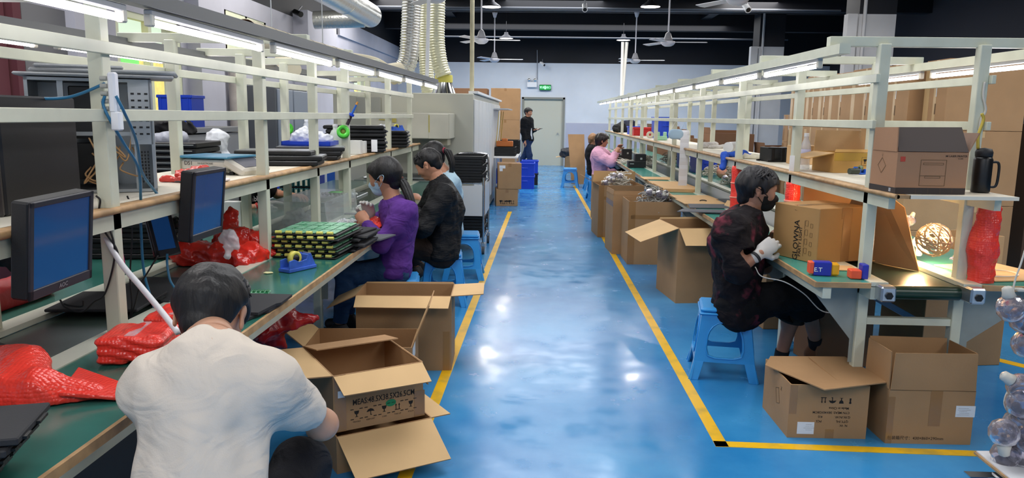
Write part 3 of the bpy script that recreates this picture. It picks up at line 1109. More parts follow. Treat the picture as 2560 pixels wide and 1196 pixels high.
MATB = [M('stack_card', '#b28c64', .72, var=.06, vscale=4), CARDI, M('pale_tape', '#cdae80', .3), INK, LABELW, INKF]
stack('carton of the nearest big stack at the right edge', 3.72, 4.44, 7.3, .42, (.725, .70, .66), mats=MATB)
stack('carton of the second big stack, with pale tape', 3.6, 4.3, 7.78, .62, (.715, .70, .66), mats=MATB)
stack('carton of the third big stack behind the right shelf', 3.6, 4.3, 8.45, .75, (.715, .70, .67), mats=MATB)
stack('carton of the fourth big stack behind the right shelf', 3.62, 4.3, 9.25, .7, (.715, .70, .66), mats=MATB)
stack('carton of the fifth big stack behind the right shelf', 3.64, 4.3, 10.0, .38, (.715, .70, .68), mats=MATB)
stack('carton of the sixth big stack behind the right shelf', 3.66, 4.3, 10.42, .5, (.715, .70, .68), mats=MATB)
stack('carton of the farthest big stack in the right row', 3.68, 4.3, 10.96, .7, (.715, .70, .64), mats=MATB)
stack('pale carton in the low pile beside the nearest big stack', 2.95, 3.4, 6.3, .5, (.62, .32), mats=[CARDL, CARDI, TAPE, INK, LABELW, INKF])
stack('pale carton in the low pile behind the glowing bulb', 2.62, 3.3, 7.05, .45, (.52, .36), mats=[CARDL, CARDI, TAPE, INK, LABELW, INKF])
carton('round-cornered pale carton lid lying on the far right bench edge', (2.62, 4.85), (2.98, 4.95), .3, .78, 0, {}, {}, mats=[CARDL, CARDI, TAPE, INK, LABELW, INKF])
# middle distance, right
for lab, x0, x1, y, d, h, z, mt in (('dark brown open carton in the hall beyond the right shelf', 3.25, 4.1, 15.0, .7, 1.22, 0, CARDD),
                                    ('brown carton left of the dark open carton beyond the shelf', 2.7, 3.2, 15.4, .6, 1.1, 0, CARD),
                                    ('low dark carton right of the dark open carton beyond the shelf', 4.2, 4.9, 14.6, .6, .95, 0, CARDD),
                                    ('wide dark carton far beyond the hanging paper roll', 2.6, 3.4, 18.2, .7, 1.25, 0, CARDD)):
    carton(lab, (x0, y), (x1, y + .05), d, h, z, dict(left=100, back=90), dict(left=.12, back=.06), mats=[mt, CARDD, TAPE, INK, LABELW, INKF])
stack('carton of the tall far pile below the white pillar', 4.5, 5.1, 14.0, .6, (.55, .55, .5), group='cartons piled by the pillar')
stack('small carton of the far pile next to the big row', 4.3, 4.75, 12.6, .5, (.4, .45, .45, .4), group='cartons piled by the pillar')
carton('wide dark carton in deep shade at the right edge', (4.75, 7.6), (5.7, 7.7), .7, 1.5, 0, closed=True, mats=[M('shade_toned_card', '#5b4636', .8), CARDD, TAPE, INK, LABELW, INKF])  # deep shade put into the card's brown
# --- left middle distance: tall cartons by the machine, small ones by the roller table
stack('tall carton of the pair standing behind the oven machine', -1.16, -.52, 17.0, .6, (1.42, .69), group='tall cartons beyond the oven machine')
carton('tall brown carton farther left behind the oven machine', (-2.02, 17.1), (-1.25, 17.1), .6, 2.1, 0, closed=True, mats=[CARDD, CARDD, TAPE, INK, LABELW, INKF])
pr = [dict(f='front', u=.07, v=.37, m=4, r=(.1, .05)), dict(f='front', u=.05, v=.33, m=4, r=(.05, .06))]
carton('upper of two small cartons beside the blue crates', (-.735, 12.72), (-.345, 12.76), .38, .43, .29, closed=True, prints=pr)
pr = [dict(f='front', u=.08 + .05 * i, v=.07, poly=[(x * 2.2, y * 2.2) for x, y in pl]) for i, pl in enumerate((glass, arrows, brolly, glass, arrows))]
carton('lower of two small cartons beside the blue crates, with print', (-.765, 12.72), (-.40, 12.76), .38, .288, 0, closed=True, prints=pr, mats=[CARD, CARDI, TAPE, INK, LABELW, INKF])
carton('crumpled brown carton under the stool row by the back wall', (.62, 20.9), (1.15, 20.9), .4, .45, 0, dict(left=190, right=60, back=95), dict(left=.25, right=.2, back=.1))
tag(MB().sheet([(.66, 17.0, .02), (.98, 17.1, .02), (.93, 17.3, 1.12), (.56, 17.2, 1.12)], .006).build('card_sheet', CARD), 'brown card sheet standing behind the far blue stool', 'card sheet')
# ================================================================ people
SKIN = M('skin', '#b98468', .5, sss=.08, var=.08, vscale=18)
SKINP = M('skin_pale', '#c4957a', .5, sss=.08, var=.06, vscale=18)
SKIND = M('skin_tanned_shade', '#8a5f4e', .5, sss=.06, var=.1, vscale=20)
HAIR = M('black_hair', '#0d0c0e', .5, bump=.5, bscale=60, stretch=(1, 1, .25), spec=.5)
HAIRB = M('brown_hair', '#3a2418', .42, bump=.5, bscale=60, stretch=(1, 1, .25))
HAIRT = M('tan_hair', '#8a6440', .5, bump=.5, bscale=60)
GLOVE = M('knit_glove', '#c9c6c2', .9, bump=.3, bscale=350)
EYEW = M('eye_white', '#d8d4cf', .3)
EYED = M('eye_dark', '#120c0a', .2)
LIP = M('lip', '#8a4a45', .5)


def V3(*a):
    return Vector(a)


class Person:
    def __init__(s, label, head, face, up, neck, chest, pel, fwd, sl, sr, el, er, wl, wr, hl, hr, kl, kr, al, ar, skin=None, h=.008, bw=1, hands=True,
                 toe=None, hd=None, name='person', legs_skin=None, fist=None):
        s.J = {k: Vector(v) for k, v in dict(head=head, neck=neck, chest=chest, pel=pel, sl=sl, sr=sr, el=el, er=er, wl=wl, wr=wr, hl=hl, hr=hr, kl=kl, kr=kr, al=al, ar=ar).items()}
        J = s.J
        s.f = Vector(face).normalized()
        u = Vector(up)
        s.u = (u - s.f * u.dot(s.f)).normalized()
        s.s = s.f.cross(s.u)           # the person's right
        s.fw = Vector(fwd).normalized()
        s.h, s.bw = h, bw
        s.toe = Vector(toe).normalized() if toe else V3(s.fw.x, s.fw.y, 0).normalized()
        z0 = min(J['al'].z, J['ar'].z) - .09
        s.root = thing(name, label, 'person', (J['pel'].x, J['pel'].y, z0))
        s.skin = skin or SKIN
        pts = list(J.values())
        s.lo = [min(p[i] for p in pts) - .26 for i in range(3)]
        s.hi = [max(p[i] for p in pts) + .26 for i in range(3)]
        s.body(hands, hd or {}, legs_skin)

    def sdf(s, keys=None, pad=.24, h=None):
        pts = [s.J[k] for k in keys] if keys else list(s.J.values())
        return SDF([min(p[i] for p in pts) - pad for i in range(3)], [max(p[i] for p in pts) + pad for i in range(3)], h or s.h)

    def torso(s, q, e, b=1.):
        J, w = s.J, s.bw * b
        mid = J['pel'].lerp(J['chest'], .5)
        q.cap(J['pel'], mid, .125 * w + e, .118 * w + e, .05, s.fw, .8)
        q.cap(mid, J['chest'], .118 * w + e, .135 * w + e, .06, s.fw, .78)
        q.cap(J['hl'], J['hr'], .105 * w + e, .105 * w + e, .05)
        up = J['chest'].lerp(J['neck'], .5)
        for k in ('sl', 'sr'):
            q.cap(up, J[k], .085 * w + e * .8, .058 * w + e, .06)
        q.cap(J['chest'], J['neck'], .11 * w + e, .07 * w + e * .5, .06)
        return q

    def arm(s, q, sd, e, t=2., r=(.052, .042, .030), k=.03):
        """t: how far the sleeve runs: 1 = elbow, 2 = wrist"""
        J, w = s.J, s.bw
        a, b, c = J['s' + sd], J['e' + sd], J['w' + sd]
        q.cap(a, a.lerp(b, min(1, t)), r[0] * w + e, (r[0] + (r[1] - r[0]) * min(1, t)) * w + e, k)
        if t > 1:
            q.cap(b, b.lerp(c, t - 1), r[1] * w + e, (r[1] + (r[2] - r[1]) * (t - 1)) * w + e, k)
        return q

    def leg(s, q, sd, e, t=2., r=(.085, .06, .038), k=.03):
        J, w = s.J, s.bw
        a, b, c = J['h' + sd], J['k' + sd], J['a' + sd]
        q.cap(a, a.lerp(b, min(1, t)), r[0] * w + e, (r[0] + (r[1] - r[0]) * min(1, t)) * w + e, k)
        if t > 1:
            cf = b.lerp(c, .35) - s.fw * .012
            q.cap(b, b.lerp(c, t - 1), r[1] * w + e, (r[1] + (r[2] - r[1]) * (t - 1)) * w + e, k)
            q.cap(cf, cf.lerp(c, .1), r[1] * .86 * w + e, None, k)
        return q

    def head_into(s, q, e=0):
        H, f, u, sd = s.J['head'], s.f, s.u, s.s
        q.cap(H + u * .03 - f * .022, H + u * .025 + f * .022, .084 + e, .078 + e, .02, sd, .93)
        q.cap(H - u * .02 + f * .03, H - u * .072 + f * .062, .066 + e, .034 + e, .03, sd, .95)
        q.cap(H - u * .03 - f * .02, H - u * .05 + f * .02, .06 + e, .05 + e, .03)
        return q

    def body(s, hands, hd, legs_skin):
        J = s.J
        q = SDF(s.lo, s.hi, s.h)
        s.torso(q, -.012)
        for sd in 'lr':
            s.arm(q, sd, -.004)
            s.leg(q, sd, -.006)
            t = J['a' + sd]
            q.cap(t - V3(0, 0, .035) - s.toe * .02, t - V3(0, 0, .05) + s.toe * .13, .034, .026, .03)
        H, f, u, r = J['head'], s.f, s.u, s.s
        q.cap(J['neck'] - (H - J['neck']).normalized() * .03, H - u * .05 - f * .012, .062, .053, .03)
        mb = MB()
        sdf_into(mb, q)
        # head, finer
        q = SDF([c - .17 for c in H], [c + .17 for c in H], min(.0045, s.h * .6))
        s.head_into(q)
        q.cap(J['neck'].lerp(H, .35), H - u * .05 - f * .012, .054, .053, .02)
        q.cap(H + u * .022 + f * .078 - r * .03, H + u * .022 + f * .078 + r * .03, .012, .012, .02)      # brow
        q.cap(H + u * .004 + f * .09, H - u * .024 + f * .108, .007, .0125, .012)                          # nose
        for k in (-1, 1):
            q.ball(H - u * .026 + f * .098 + r * .009 * k, .008, .008)
            q.ball(H + u * .004 + f * .093 + r * .031 * k, .013, .014, op='s')                             # eye socket
            q.ball(H - u * .022 + f * .07 + r * .036 * k, .022, .03)                                       # cheek
            E = H - u * .008 - f * .012 + r * .083 * k
            q.cap(E + u * .018 - f * .004, E - u * .02 + f * .006, .017, .011, .006, r, .45)               # ear
            q.ball(E + f * .004 + r * .01 * k, .009, .006, op='s')
        q.cap(H - u * .048 + f * .095 - r * .016, H - u * .048 + f * .095 + r * .016, .0065, None, .006)
        q.cap(H - u * .057 + f * .092 - r * .013, H - u * .057 + f * .092 + r * .013, .007, None, .006)
        q.cap(H - u * .0525 + f * .104 - r * .02, H - u * .0525 + f * .104 + r * .02, .002, None, .002, op='s')
        q.plane(J['neck'].lerp(H, .3), -(H - J['neck']))
        sdf_into(mb, q)
        for k in (-1, 1):
            E = H + u * .004 + f * .0835 + r * .031 * k
            mb.m = 1
            mb.sphere(E, (.0105, .0105, .0105))
            mb.m = 2
            mb.sphere(E + f * .0075, (.0052, .0052, .0052))
        mb.m = 0
        if hands:
            for sd in 'lr':
                o = dict(d=None, n=V3(0, 0, -1), curl=.5, glove=False)
                o.update(hd.get(sd, {}))
                d = Vector(o['d']).normalized() if o['d'] is not None else (J['w' + sd] - J['e' + sd]).normalized()
                s.hand(mb if not o['glove'] else None, J['w' + sd], d, Vector(o['n']), 1 if sd == 'l' else -1, o['curl'], o['glove'])
        s.b = mb.build('body', [s.skin, EYEW, EYED], s.root, world=True)

    def hand(s, mb, w, d, n, side, curl, glove):
        n = (n - d * n.dot(d)).normalized()
        t = d.cross(n) * side
        e = .003 if glove else 0
        c = w + d * .09
        q = SDF([x - .16 for x in c], [x + .16 for x in c], max(.0035, s.h * .5))
        q.cap(w - d * .035, w + d * .015, .030 + e, .027 + e, .01, n, .78)
        q.cap(w + d * .035 + t * .004, w + d * .078 + t * .006, .037 + e, .040 + e, .015, n, .42)
        q.cap(w + d * .03 - t * .018, w + d * .085 - t * .022, .02 + e, .016 + e, .012, n, .6)
        for i, L in enumerate((.072, .08, .075, .058)):
            p = w + d * (.09 - .004 * abs(i - 1)) + t * (.031 - .0195 * i)
            dr = (d + t * (.09 - .06 * i)).normalized()
            a = 0
            for j, fr in enumerate((.44, .32, .24)):
                a += curl * (.55, .75, .6)[j] * (1 + .12 * i)
                dd = dr * math.cos(a) + n * math.sin(a)
                p2 = p + dd * L * fr
                q.cap(p, p2, .0092 - .0008 * j + e, .0084 - .0009 * j + e, .004)
                p = p2
        p = w + d * .022 + t * .026 + n * .008
        for dd, L, r0, r1 in ((d * .55 + t * .75 + n * .25, .042, .0145, .011), (d * .85 + t * .25 + n * .35, .034, .011, .0095), (d * .9 - t * .1 + n * .45, .026, .0095, .008)):
            p2 = p + dd.normalized() * L
            q.cap(p, p2, r0 + e, r1 + e, .008)
            p = p2
        if glove:
            m2 = MB()
            sdf_into(m2, q)
            g = m2.build('glove', GLOVE, s.root, world=True)
            ring = MB()
            ring.cyl(w - d * .045, w - d * .03, .0335, n=18)
            ring.build('glove_cuff', glove if not isinstance(glove, bool) else M('dark_cuff', '#2b2b2e', .8), g)
            g.children[0].location = -Vector(s.root.location)
        else:
            sdf_into(mb, q)

    def cloth(s, name, mat, q, keys=None, label=None):
        mb = MB()
        sdf_into(mb, q)
        o = mb.build(name, mat, s.root, world=True)
        if label:
            o['label'] = label
        return o

    def clip(s, q, p, n, rad):
        """flat cut near p only"""
        n = Vector(n).normalized()
        sl, x, y, z = q._blk([c - rad for c in p], [c + rad for c in p])
        d = (x - p[0]) * n[0] + (y - p[1]) * n[1] + (z - p[2]) * n[2]
        m = (x - p[0]) ** 2 + (y - p[1]) ** 2 + (z - p[2]) ** 2 < rad * rad
        q.g[sl] = np.where(m, np.maximum(q.g[sl], d), q.g[sl])

    def shirt(s, mat, e=.012, drape=1., sleeve=(2, 2), hem=.02, amp=.005, freq=34, name='shirt', neck_r=.066, seed=3, se=.014, b=1., collar=0, h=None, below=0):
        J = s.J
        q = s.sdf(['pel', 'chest', 'neck', 'sl', 'sr', 'el', 'er', 'wl', 'wr', 'hl', 'hr'] + (['kl', 'kr'] if below else []), h=h or s.h)
        s.torso(q, e, b)
        ax = (J['chest'] - J['pel']).normalized()
        for sd in 'lr':          # the cloth hangs from shoulder to hip and slopes from the neck
            q.cap(J['s' + sd].lerp(J['chest'], .28), J['h' + sd].lerp(J['pel'], .1), .072 * s.bw * drape + e, .088 * s.bw * drape + e, .07 * drape, s.fw, .9)
            q.cap(J['neck'].lerp(J['chest'], .25), J['s' + sd], .062 * s.bw + e * .6, .05 * s.bw + e * .6, .05)
            q.cap(J['s' + sd].lerp(J['chest'], .3), J['s' + sd].lerp(J['e' + sd], .45), .07 * s.bw + e, .05 * s.bw + e, .06)
        if below:
            q.cap(J['pel'], J['pel'] - ax * below, .13 * s.bw + e, .15 * s.bw + e, .05, s.fw, .85)
            for sd in 'lr':
                s.leg(q, sd, e + .01, .55, k=.06)
        for sd, t in zip('lr', sleeve):
            s.arm(q, sd, se, t, k=.045)
        q.noise(amp, freq, seed)
        q.noise(amp * .6, freq * .8, seed + 1, ridge=True, octaves=2)
        hp = J['pel'] - ax * (hem + below)
        q.plane(hp, -ax)
        for sd, t in zip('lr', sleeve):
            a, b_, c = J['s' + sd], J['e' + sd], J['w' + sd]
            p = a.lerp(b_, t) if t <= 1 else b_.lerp(c, t - 1)
            d = (b_ - a) if t <= 1 else (c - b_)
            s.clip(q, p, d, .1)
        nd = (J['head'] - s.u * .06 - J['neck']).normalized()
        if collar:
            q.cap(J['neck'] - nd * .0, J['neck'] + nd * collar, neck_r + .012, neck_r + .008, .015)
        q.cap(J['neck'] + nd * (.012 + collar), J['neck'] + nd * (.14 + collar), neck_r, neck_r + .02, .008, op='s')
        q.cap(J['neck'] - nd * .02, J['neck'] + nd * .1, neck_r - .008, neck_r - .006, .004, op='s')
        return s.cloth(name, mat, q)

    def trousers(s, mat, e=.012, t=1.92, amp=.005, freq=30, name='trousers', seed=5, top=.06, b=1):
        J = s.J
        q = s.sdf(['pel', 'hl', 'hr', 'kl', 'kr', 'al', 'ar'])
        ax = (J['chest'] - J['pel']).normalized()
        q.cap(J['pel'], J['pel'] + ax * top, .122 * s.bw + e * b, .118 * s.bw + e * b, .05, s.fw, .82)
        q.cap(J['hl'], J['hr'], .105 * s.bw + e * b, None, .05)
        for sd in 'lr':
            s.leg(q, sd, e, t, k=.05)
        q.noise(amp, freq, seed)
        for sd in 'lr':
            p = J['k' + sd].lerp(J['a' + sd], t - 1)
            s.clip(q, p, J['a' + sd] - J['k' + sd], .12)
        s.clip(q, J['pel'] + ax * (top + .05), ax, .2)
        return s.cloth(name, mat, q)

    def shoes(s, mat):
        for sd in 'lr':
            t = s.J['a' + sd]
            q = SDF([c - .24 for c in t], [c + .24 for c in t], max(.006, s.h))
            q.cap(t - V3(0, 0, .045) - s.toe * .03, t - V3(0, 0, .055) + s.toe * .14, .046, .036, .03)
            q.cap(t - V3(0, 0, .04), t + V3(0, 0, .0), .05, .047, .03)
            q.plane((t.x, t.y, t.z - .088), (0, 0, -1))
            q.plane((t.x, t.y, t.z + .02), (0, 0, 1))
            s.cloth('shoe', mat, q)

    def hair(s, mat, vol=.014, nape=.075, fringe=.062, side=.03, seed=1, tail=None, tie=None, amp=.004, freq=90, fw_cut=.55, back=.0, long=0, locks=0):
        H, f, u, r = s.J['head'], s.f, s.u, s.s
        q = SDF([c - .19 for c in H], [c + .19 for c in H], min(.005, s.h * .7))
        q.cap(H + u * .034 - f * .026, H + u * .03 + f * .022, .088 + vol, .082 + vol, .02, r, .95)
        q.cap(H + u * .0 - f * .045, H - u * nape - f * .05, .07 + vol * .7, .05, .03, None, 1)
        if long:
            for k in (-1, 1):
                q.cap(H - f * .02 + r * .06 * k, H - u * long - f * .02 + r * .06 * k, .04, .03, .03)
        q.noise(amp, freq, seed, stretch=(1, 1, .3), octaves=2)
        # hairline: face opening and ears
        q.cap(H - u * .005 + f * .11, H - u * .14 + f * .11, fringe + .012, fringe + .03, .01, op='s')
        q.cap(H - u * .05 + f * .05 - r * .12, H - u * .05 + f * .05 + r * .12, .042, None, .01, op='s')
        q.cap(H + u * .0 + f * .09 - r * .055, H + u * .0 + f * .09 + r * .055, .05, None, .012, op='s')
        if not long:
            for k in (-1, 1):
                q.cap(H - u * .012 - f * .006 + r * .095 * k, H - u * .09 - f * .0 + r * .095 * k, side, side + .008, .008, op='s')
        q.cap(s.J['neck'] + f * .03, H - u * .1 + f * .01, .05, None, .01, op='s')
        mb = MB()
        sdf_into(mb, q)
        rs = random.Random(seed)
        for j in range(locks):
            a = rs.uniform(0, 2 * PI)
            bk = -math.cos(a)                         # +1 at the back of the head, -1 at the forehead
            lim = (1.30 + .55 * max(0, bk) if bk > -.35 else 1.05 - .0 * bk) - (.0 if abs(math.sin(a)) < .8 else .12)
            t0 = rs.uniform(.05, .8)
            t1 = min(lim, t0 + rs.uniform(.45, .8))
            pts = []
            for i in range(7):
                th = t0 + (t1 - t0) * i / 6
                aa = a + .35 * (i / 6) * (1 if j % 3 else -.6)
                dr = f * math.cos(aa) * math.sin(th) + r * math.sin(aa) * math.sin(th) + u * math.cos(th)
                k_ = vol + .004 * math.sin(i * .5 + j) + (.004 if i == 6 else 0)
                pts.append(H + u * .03 - f * .004 + f * dr.dot(f) * (.102 + k_) + r * dr.dot(r) * (.082 + k_) + u * dr.dot(u) * (.085 + k_))
            w_ = rs.uniform(.005, .009)
            mb.tube(pts, [w_ * .5, w_, w_, w_, w_ * .9, w_ * .6, w_ * .15], 6)
        o = mb.build('hair', mat, s.root, world=True)
        if tail:
            pts = spline([Vector(p) for p in tail], 5)
            n = len(pts)
            mb = MB()
            for j in range(11):
                a = j * 2.4
                off = r * math.cos(a) * .016 + f * math.sin(a) * .016
                mb.tube([p + off * (.35 + min(1, i / 5)) * (1.1 - .5 * i / n) for i, p in enumerate(pts)],
                        [.013 * (1.05 - .75 * max(0, i / n - .45)) if i < n - 2 else .004 for i in range(n)], 8)
            t = mb.build('ponytail', mat, s.root, world=True)
            mb = MB().lathe([(.022 + .008 * math.cos(k * PI / 4), .008 * math.sin(k * PI / 4)) for k in range(9)], frame(pts[1], pts[2]), 16)
            mb.build('hair_tie', tie or M('brown_hair_tie', '#6b4238', .7), t)
            t.children[0].location = -Vector(s.root.location)
        return o

    def mask(s, mat, ear=True):
        H, f, u, r = s.J['head'], s.f, s.u, s.s
        q = SDF([c - .17 for c in H], [c + .17 for c in H], min(.004, s.h * .5))
        s.head_into(q, .006)
        q.cap(H - u * .012 + f * .085, H - u * .03 + f * .112, .016, .02, .02)
        q.cap(H - u * .05 + f * .075, H - u * .065 + f * .085, .04, .03, .03)
        q.plane(H - u * .008 + f * .1, (u * .95 - f * .25))
        q.plane(H + f * .03, (-f - u * .1))
        o = s.cloth('face_mask', mat, q)
        if ear:
            mb = MB()
            for k in (-1, 1):
                E = H - f * .03 + r * .086 * k
                mb.tube(spline([H - u * .02 + f * .05 + r * .068 * k, E + u * .012 + f * .012 + r * .006 * k, E - u * .008 - f * .004 + r * .006 * k, H - u * .07 + f * .04 + r * .06 * k], 6), .0022, 6)
            mb.build('ear_loop', mat, o)
            o.children[0].location = -Vector(s.root.location)
        return o


def cloth_mat(name, col, bump=.25, bs=260, var=.08, vs=5, rough=.85, fold=.55, **k):
    new = name not in _M
    m = M(name, col, rough, bump=bump, bscale=bs, var=var, vscale=vs, spec=.25, **k)
    if new and fold:
        nt = m.node_tree
        tc = nt.nodes.new('ShaderNodeTexCoord')
        mp = nt.nodes.new('ShaderNodeMapping')
        mp.inputs['Scale'].default_value = (1, 1, 1.7)
        mp.inputs['Rotation'].default_value = (.5, .4, .2)
        nt.links.new(tc.outputs['Object'], mp.inputs[0])
        n = nt.nodes.new('ShaderNodeTexNoise')
        n.inputs['Scale'].default_value = 7
        n.inputs['Detail'].default_value = 2.5
        n.inputs['Distortion'].default_value = 1.2
        nt.links.new(mp.outputs[0], n.inputs['Vector'])
        b2 = nt.nodes.new('ShaderNodeBump')
        b2.inputs['Strength'].default_value = fold
        b2.inputs['Distance'].default_value = .04
        nt.links.new(n.outputs[0], b2.inputs['Height'])
        ob = [x for x in nt.nodes if x.type == 'BUMP' and x != b2][0]
        nt.links.new(b2.outputs[0], ob.inputs['Normal'])
    return m


# ---- the man in white, back to the camera, bent over the left bench
p = Person('person in a cream white T-shirt seen from behind, bent over the left bench',
           head=W(528, 790, Y=1.88), face=(-.12, .74, -.66), up=(-.02, .6, .75), neck=W(532, 888, Y=1.70), chest=W(515, 1010, Y=1.66), pel=(-.755, 1.50, .50),
           fwd=(.0, .9, -.3), sl=W(382, 965, Y=1.68), sr=W(668, 955, Y=1.68), el=(-1.0, 1.93, .80), er=W(806, 1062, Y=1.86), wl=(-.96, 2.16, .80), wr=(-.70, 2.08, .66),
           hl=(-.84, 1.50, .47), hr=(-.66, 1.52, .47), kl=(-.98, 1.92, .52), kr=W(752, 1165, Y=1.93), al=(-.96, 1.92, .1), ar=(-.66, 1.90, .1),
           skin=SKINP, h=.0065, bw=.94, hd={'l': dict(n=(.3, 0, -1)), 'r': dict(n=(-1, 0, -.2))})
p.shirt(cloth_mat('cream_white_cotton', '#d3c9bd', .12, 300, .02, fold=.32), e=.007, drape=.6, sleeve=(.72, .74), amp=.006, freq=30, name='t_shirt', seed=11, se=.012, neck_r=.064, hem=.06)
p.trousers(cloth_mat('black_navy_cotton', '#15171e'), seed=4)
p.shoes(M('dark_shoe', '#1c1c20', .6))
p.hair(HAIR, vol=.010, nape=.048, side=.042, seed=4, amp=.003, freq=120, locks=260)
P1 = p

# ---- the woman in purple
p = Person('person with a ponytail and face mask in a purple sweatshirt, working at the left bench',
           head=W(962, 442, Y=5.0), face=(-.93, .22, -.30), up=(-.28, .05, .95), neck=W(985, 508, Y=5.0), chest=W(1000, 560, Y=5.0), pel=W(988, 672, Y=5.0),
           fwd=(-1, .15, 0), sl=W(1012, 530, Y=4.83), sr=W(975, 522, Y=5.17), el=W(952, 610, Y=4.74), er=W(935, 590, Y=5.22), wl=W(915, 556, Y=4.90), wr=W(925, 540, Y=5.12),
           hl=W(985, 678, Y=4.92), hr=W(985, 674, Y=5.1), kl=W(868, 684, Y=4.86), kr=W(862, 680, Y=5.08), al=(-1.33, 4.86, .1), ar=(-1.33, 5.1, .1), bw=.9, h=.008,
           hd={'l': dict(n=(.2, .6, -.5), curl=.7), 'r': dict(n=(0, -.5, -.8), curl=.5, glove=M('red_cuff', '#b3332e', .8))})
p.shirt(cloth_mat('purple_sweatshirt', '#56307f', .15, 300, .05), e=.014, sleeve=(1.9, 1.85), amp=.006, freq=34, name='sweatshirt', seed=8, se=.018, neck_r=.06, collar=.02, hem=.035)
p.trousers(cloth_mat('blue_denim', '#2f4a6b', .2, 300, .2, 9), seed=9)
p.shoes(M('dark_shoe', '#1c1c20', .6))
p.hair(HAIR, vol=.012, nape=.06, seed=2, amp=.002, freq=60, fringe=.06, side=.024,
       tail=[W(998, 448, Y=5.0), W(1010, 462, Y=4.98), W(1026, 500, Y=4.93), W(1036, 545, Y=4.92)])
p.mask(M('pale_blue_mask', '#a9c4d8', .8))

# ---- the man in the black quilted jacket
p = Person('person in a black quilted jacket on a blue stool, head bent over the left bench',
           head=W(1072, 412, Y=6.0), face=(-.8, .2, -.5), up=(-.5, .1, .85), neck=W(1100, 462, Y=6.0), chest=W(1115, 530, Y=6.0), pel=W(1112, 622, Y=6.0),
           fwd=(-1, .2, 0), sl=W(1108, 490, Y=5.8), sr=W(1090, 485, Y=6.2), el=W(1058, 570, Y=5.68), er=W(1045, 560, Y=6.25), wl=W(1035, 530, Y=5.9), wr=W(1028, 525, Y=6.1),
           hl=W(1105, 632, Y=5.88), hr=W(1105, 630, Y=6.08), kl=(-1.18, 5.78, .52), kr=(-1.2, 6.1, .52), al=(-1.0, 5.88, .1), ar=(-1.12, 6.12, .1), bw=1.06, h=.009,
           hd={'l': dict(n=(.3, .6, -.5), curl=.7)})
JK = cloth_mat('black_quilted_nylon', '#101114', .5, 45, .15, 8, .6, stretch=(.4, .4, 3))
p.shirt(JK, e=.022, sleeve=(1.95, 1.9), amp=.008, freq=30, name='jacket', seed=12, se=.028, neck_r=.064, collar=.05, hem=.06)
p.trousers(cloth_mat('dark_brown_trousers', '#2b211c'), seed=9)
p.shoes(M('dark_shoe', '#1c1c20', .6))
p.hair(HAIR, vol=.006, nape=.03, side=.036, seed=6, amp=.003, freq=110, locks=160)

# ---- the woman behind him
p = Person('person in a pale blue top with a high ponytail behind the black quilted jacket',
           head=W(1083, 390, Y=6.9), face=(-.85, .35, -.35), up=(-.35, .1, .92), neck=W(1110, 432, Y=6.9), chest=W(1125, 490, Y=6.95), pel=W(1128, 575, Y=6.95),
           fwd=(-1, .2, 0), sl=W(1128, 455, Y=6.78), sr=W(1105, 455, Y=7.08), el=W(1078, 530, Y=6.7), er=W(1070, 520, Y=7.1), wl=W(1050, 500, Y=6.85), wr=W(1046, 500, Y=7.05),
           hl=W(1125, 582, Y=6.85), hr=W(1125, 580, Y=7.05), kl=(-1.2, 6.8, .5), kr=(-1.2, 7.05, .5), al=(-1.15, 6.85, .1), ar=(-1.15, 7.05, .1), bw=.9, h=.01)
p.shirt(cloth_mat('pale_blue_cotton', '#a9c6d6'), e=.016, sleeve=(.8, .8), amp=.006, seed=5, se=.02, name='t_shirt', hem=.06)
p.trousers(cloth_mat('black_navy_cotton', '#15171e'), seed=2)
p.shoes(M('dark_shoe', '#1c1c20', .6))
p.hair(HAIR, vol=.012, nape=.05, seed=9, amp=.002, tail=[W(1108, 376, Y=6.86), W(1120, 380, Y=6.84), W(1130, 410, Y=6.82), W(1128, 440, Y=6.84)], tie=M('red_hair_tie', '#8e2a3a', .6))

# ---- person across the left bench: black T-shirt, forearm on the mat
p = Person('person in a black T-shirt with white lettering across the left bench, forearm on the mat',
           head=(-2.28, 6.12, 1.0), face=(.6, -.2, -.8), up=(.6, -.2, .6), neck=(-2.38, 6.18, .98), chest=(-2.46, 6.24, .87), pel=(-2.66, 6.34, .5), fwd=(1, -.2, -.3),
           sl=(-2.46, 6.42, .92), sr=(-2.42, 6.06, .92), el=(-2.32, 6.55, .80), er=W(612, 525, Y=5.95), wl=(-2.14, 6.45, .80), wr=W(655, 514, Y=6.0),
           hl=(-2.66, 6.43, .48), hr=(-2.66, 6.25, .48), kl=(-2.3, 6.5, .5), kr=(-2.3, 6.2, .5), al=(-2.4, 6.5, .1), ar=(-2.4, 6.2, .1), bw=.95, h=.01,
           hd={'r': dict(glove=M('red_cuff', '#b3332e', .8), n=(0, 0, -1), curl=.3), 'l': dict(n=(0, 0, -1))})
p.shirt(cloth_mat('black_cotton', '#121215'), e=.014, sleeve=(.85, .85), amp=.005, seed=5, se=.02, name='t_shirt', hem=.05)
p.trousers(cloth_mat('black_navy_cotton', '#15171e'), seed=2)
p.shoes(M('dark_shoe', '#1c1c20', .6))
p.hair(HAIR, seed=3)
mb = MB()
c0 = W(636, 498, Y=6.02)
TT = Matrix.Translation(c0) @ Matrix.Rotation(R(-12), 4, 'Z') @ RXF @ Matrix.Rotation(R(6), 4, 'Z')
mb.text("brabbo", TT, .06, .9, True)
P5 = p
mb.build('chest_print', M('white_print', '#d4d4d6', .7), p.root, world=True)

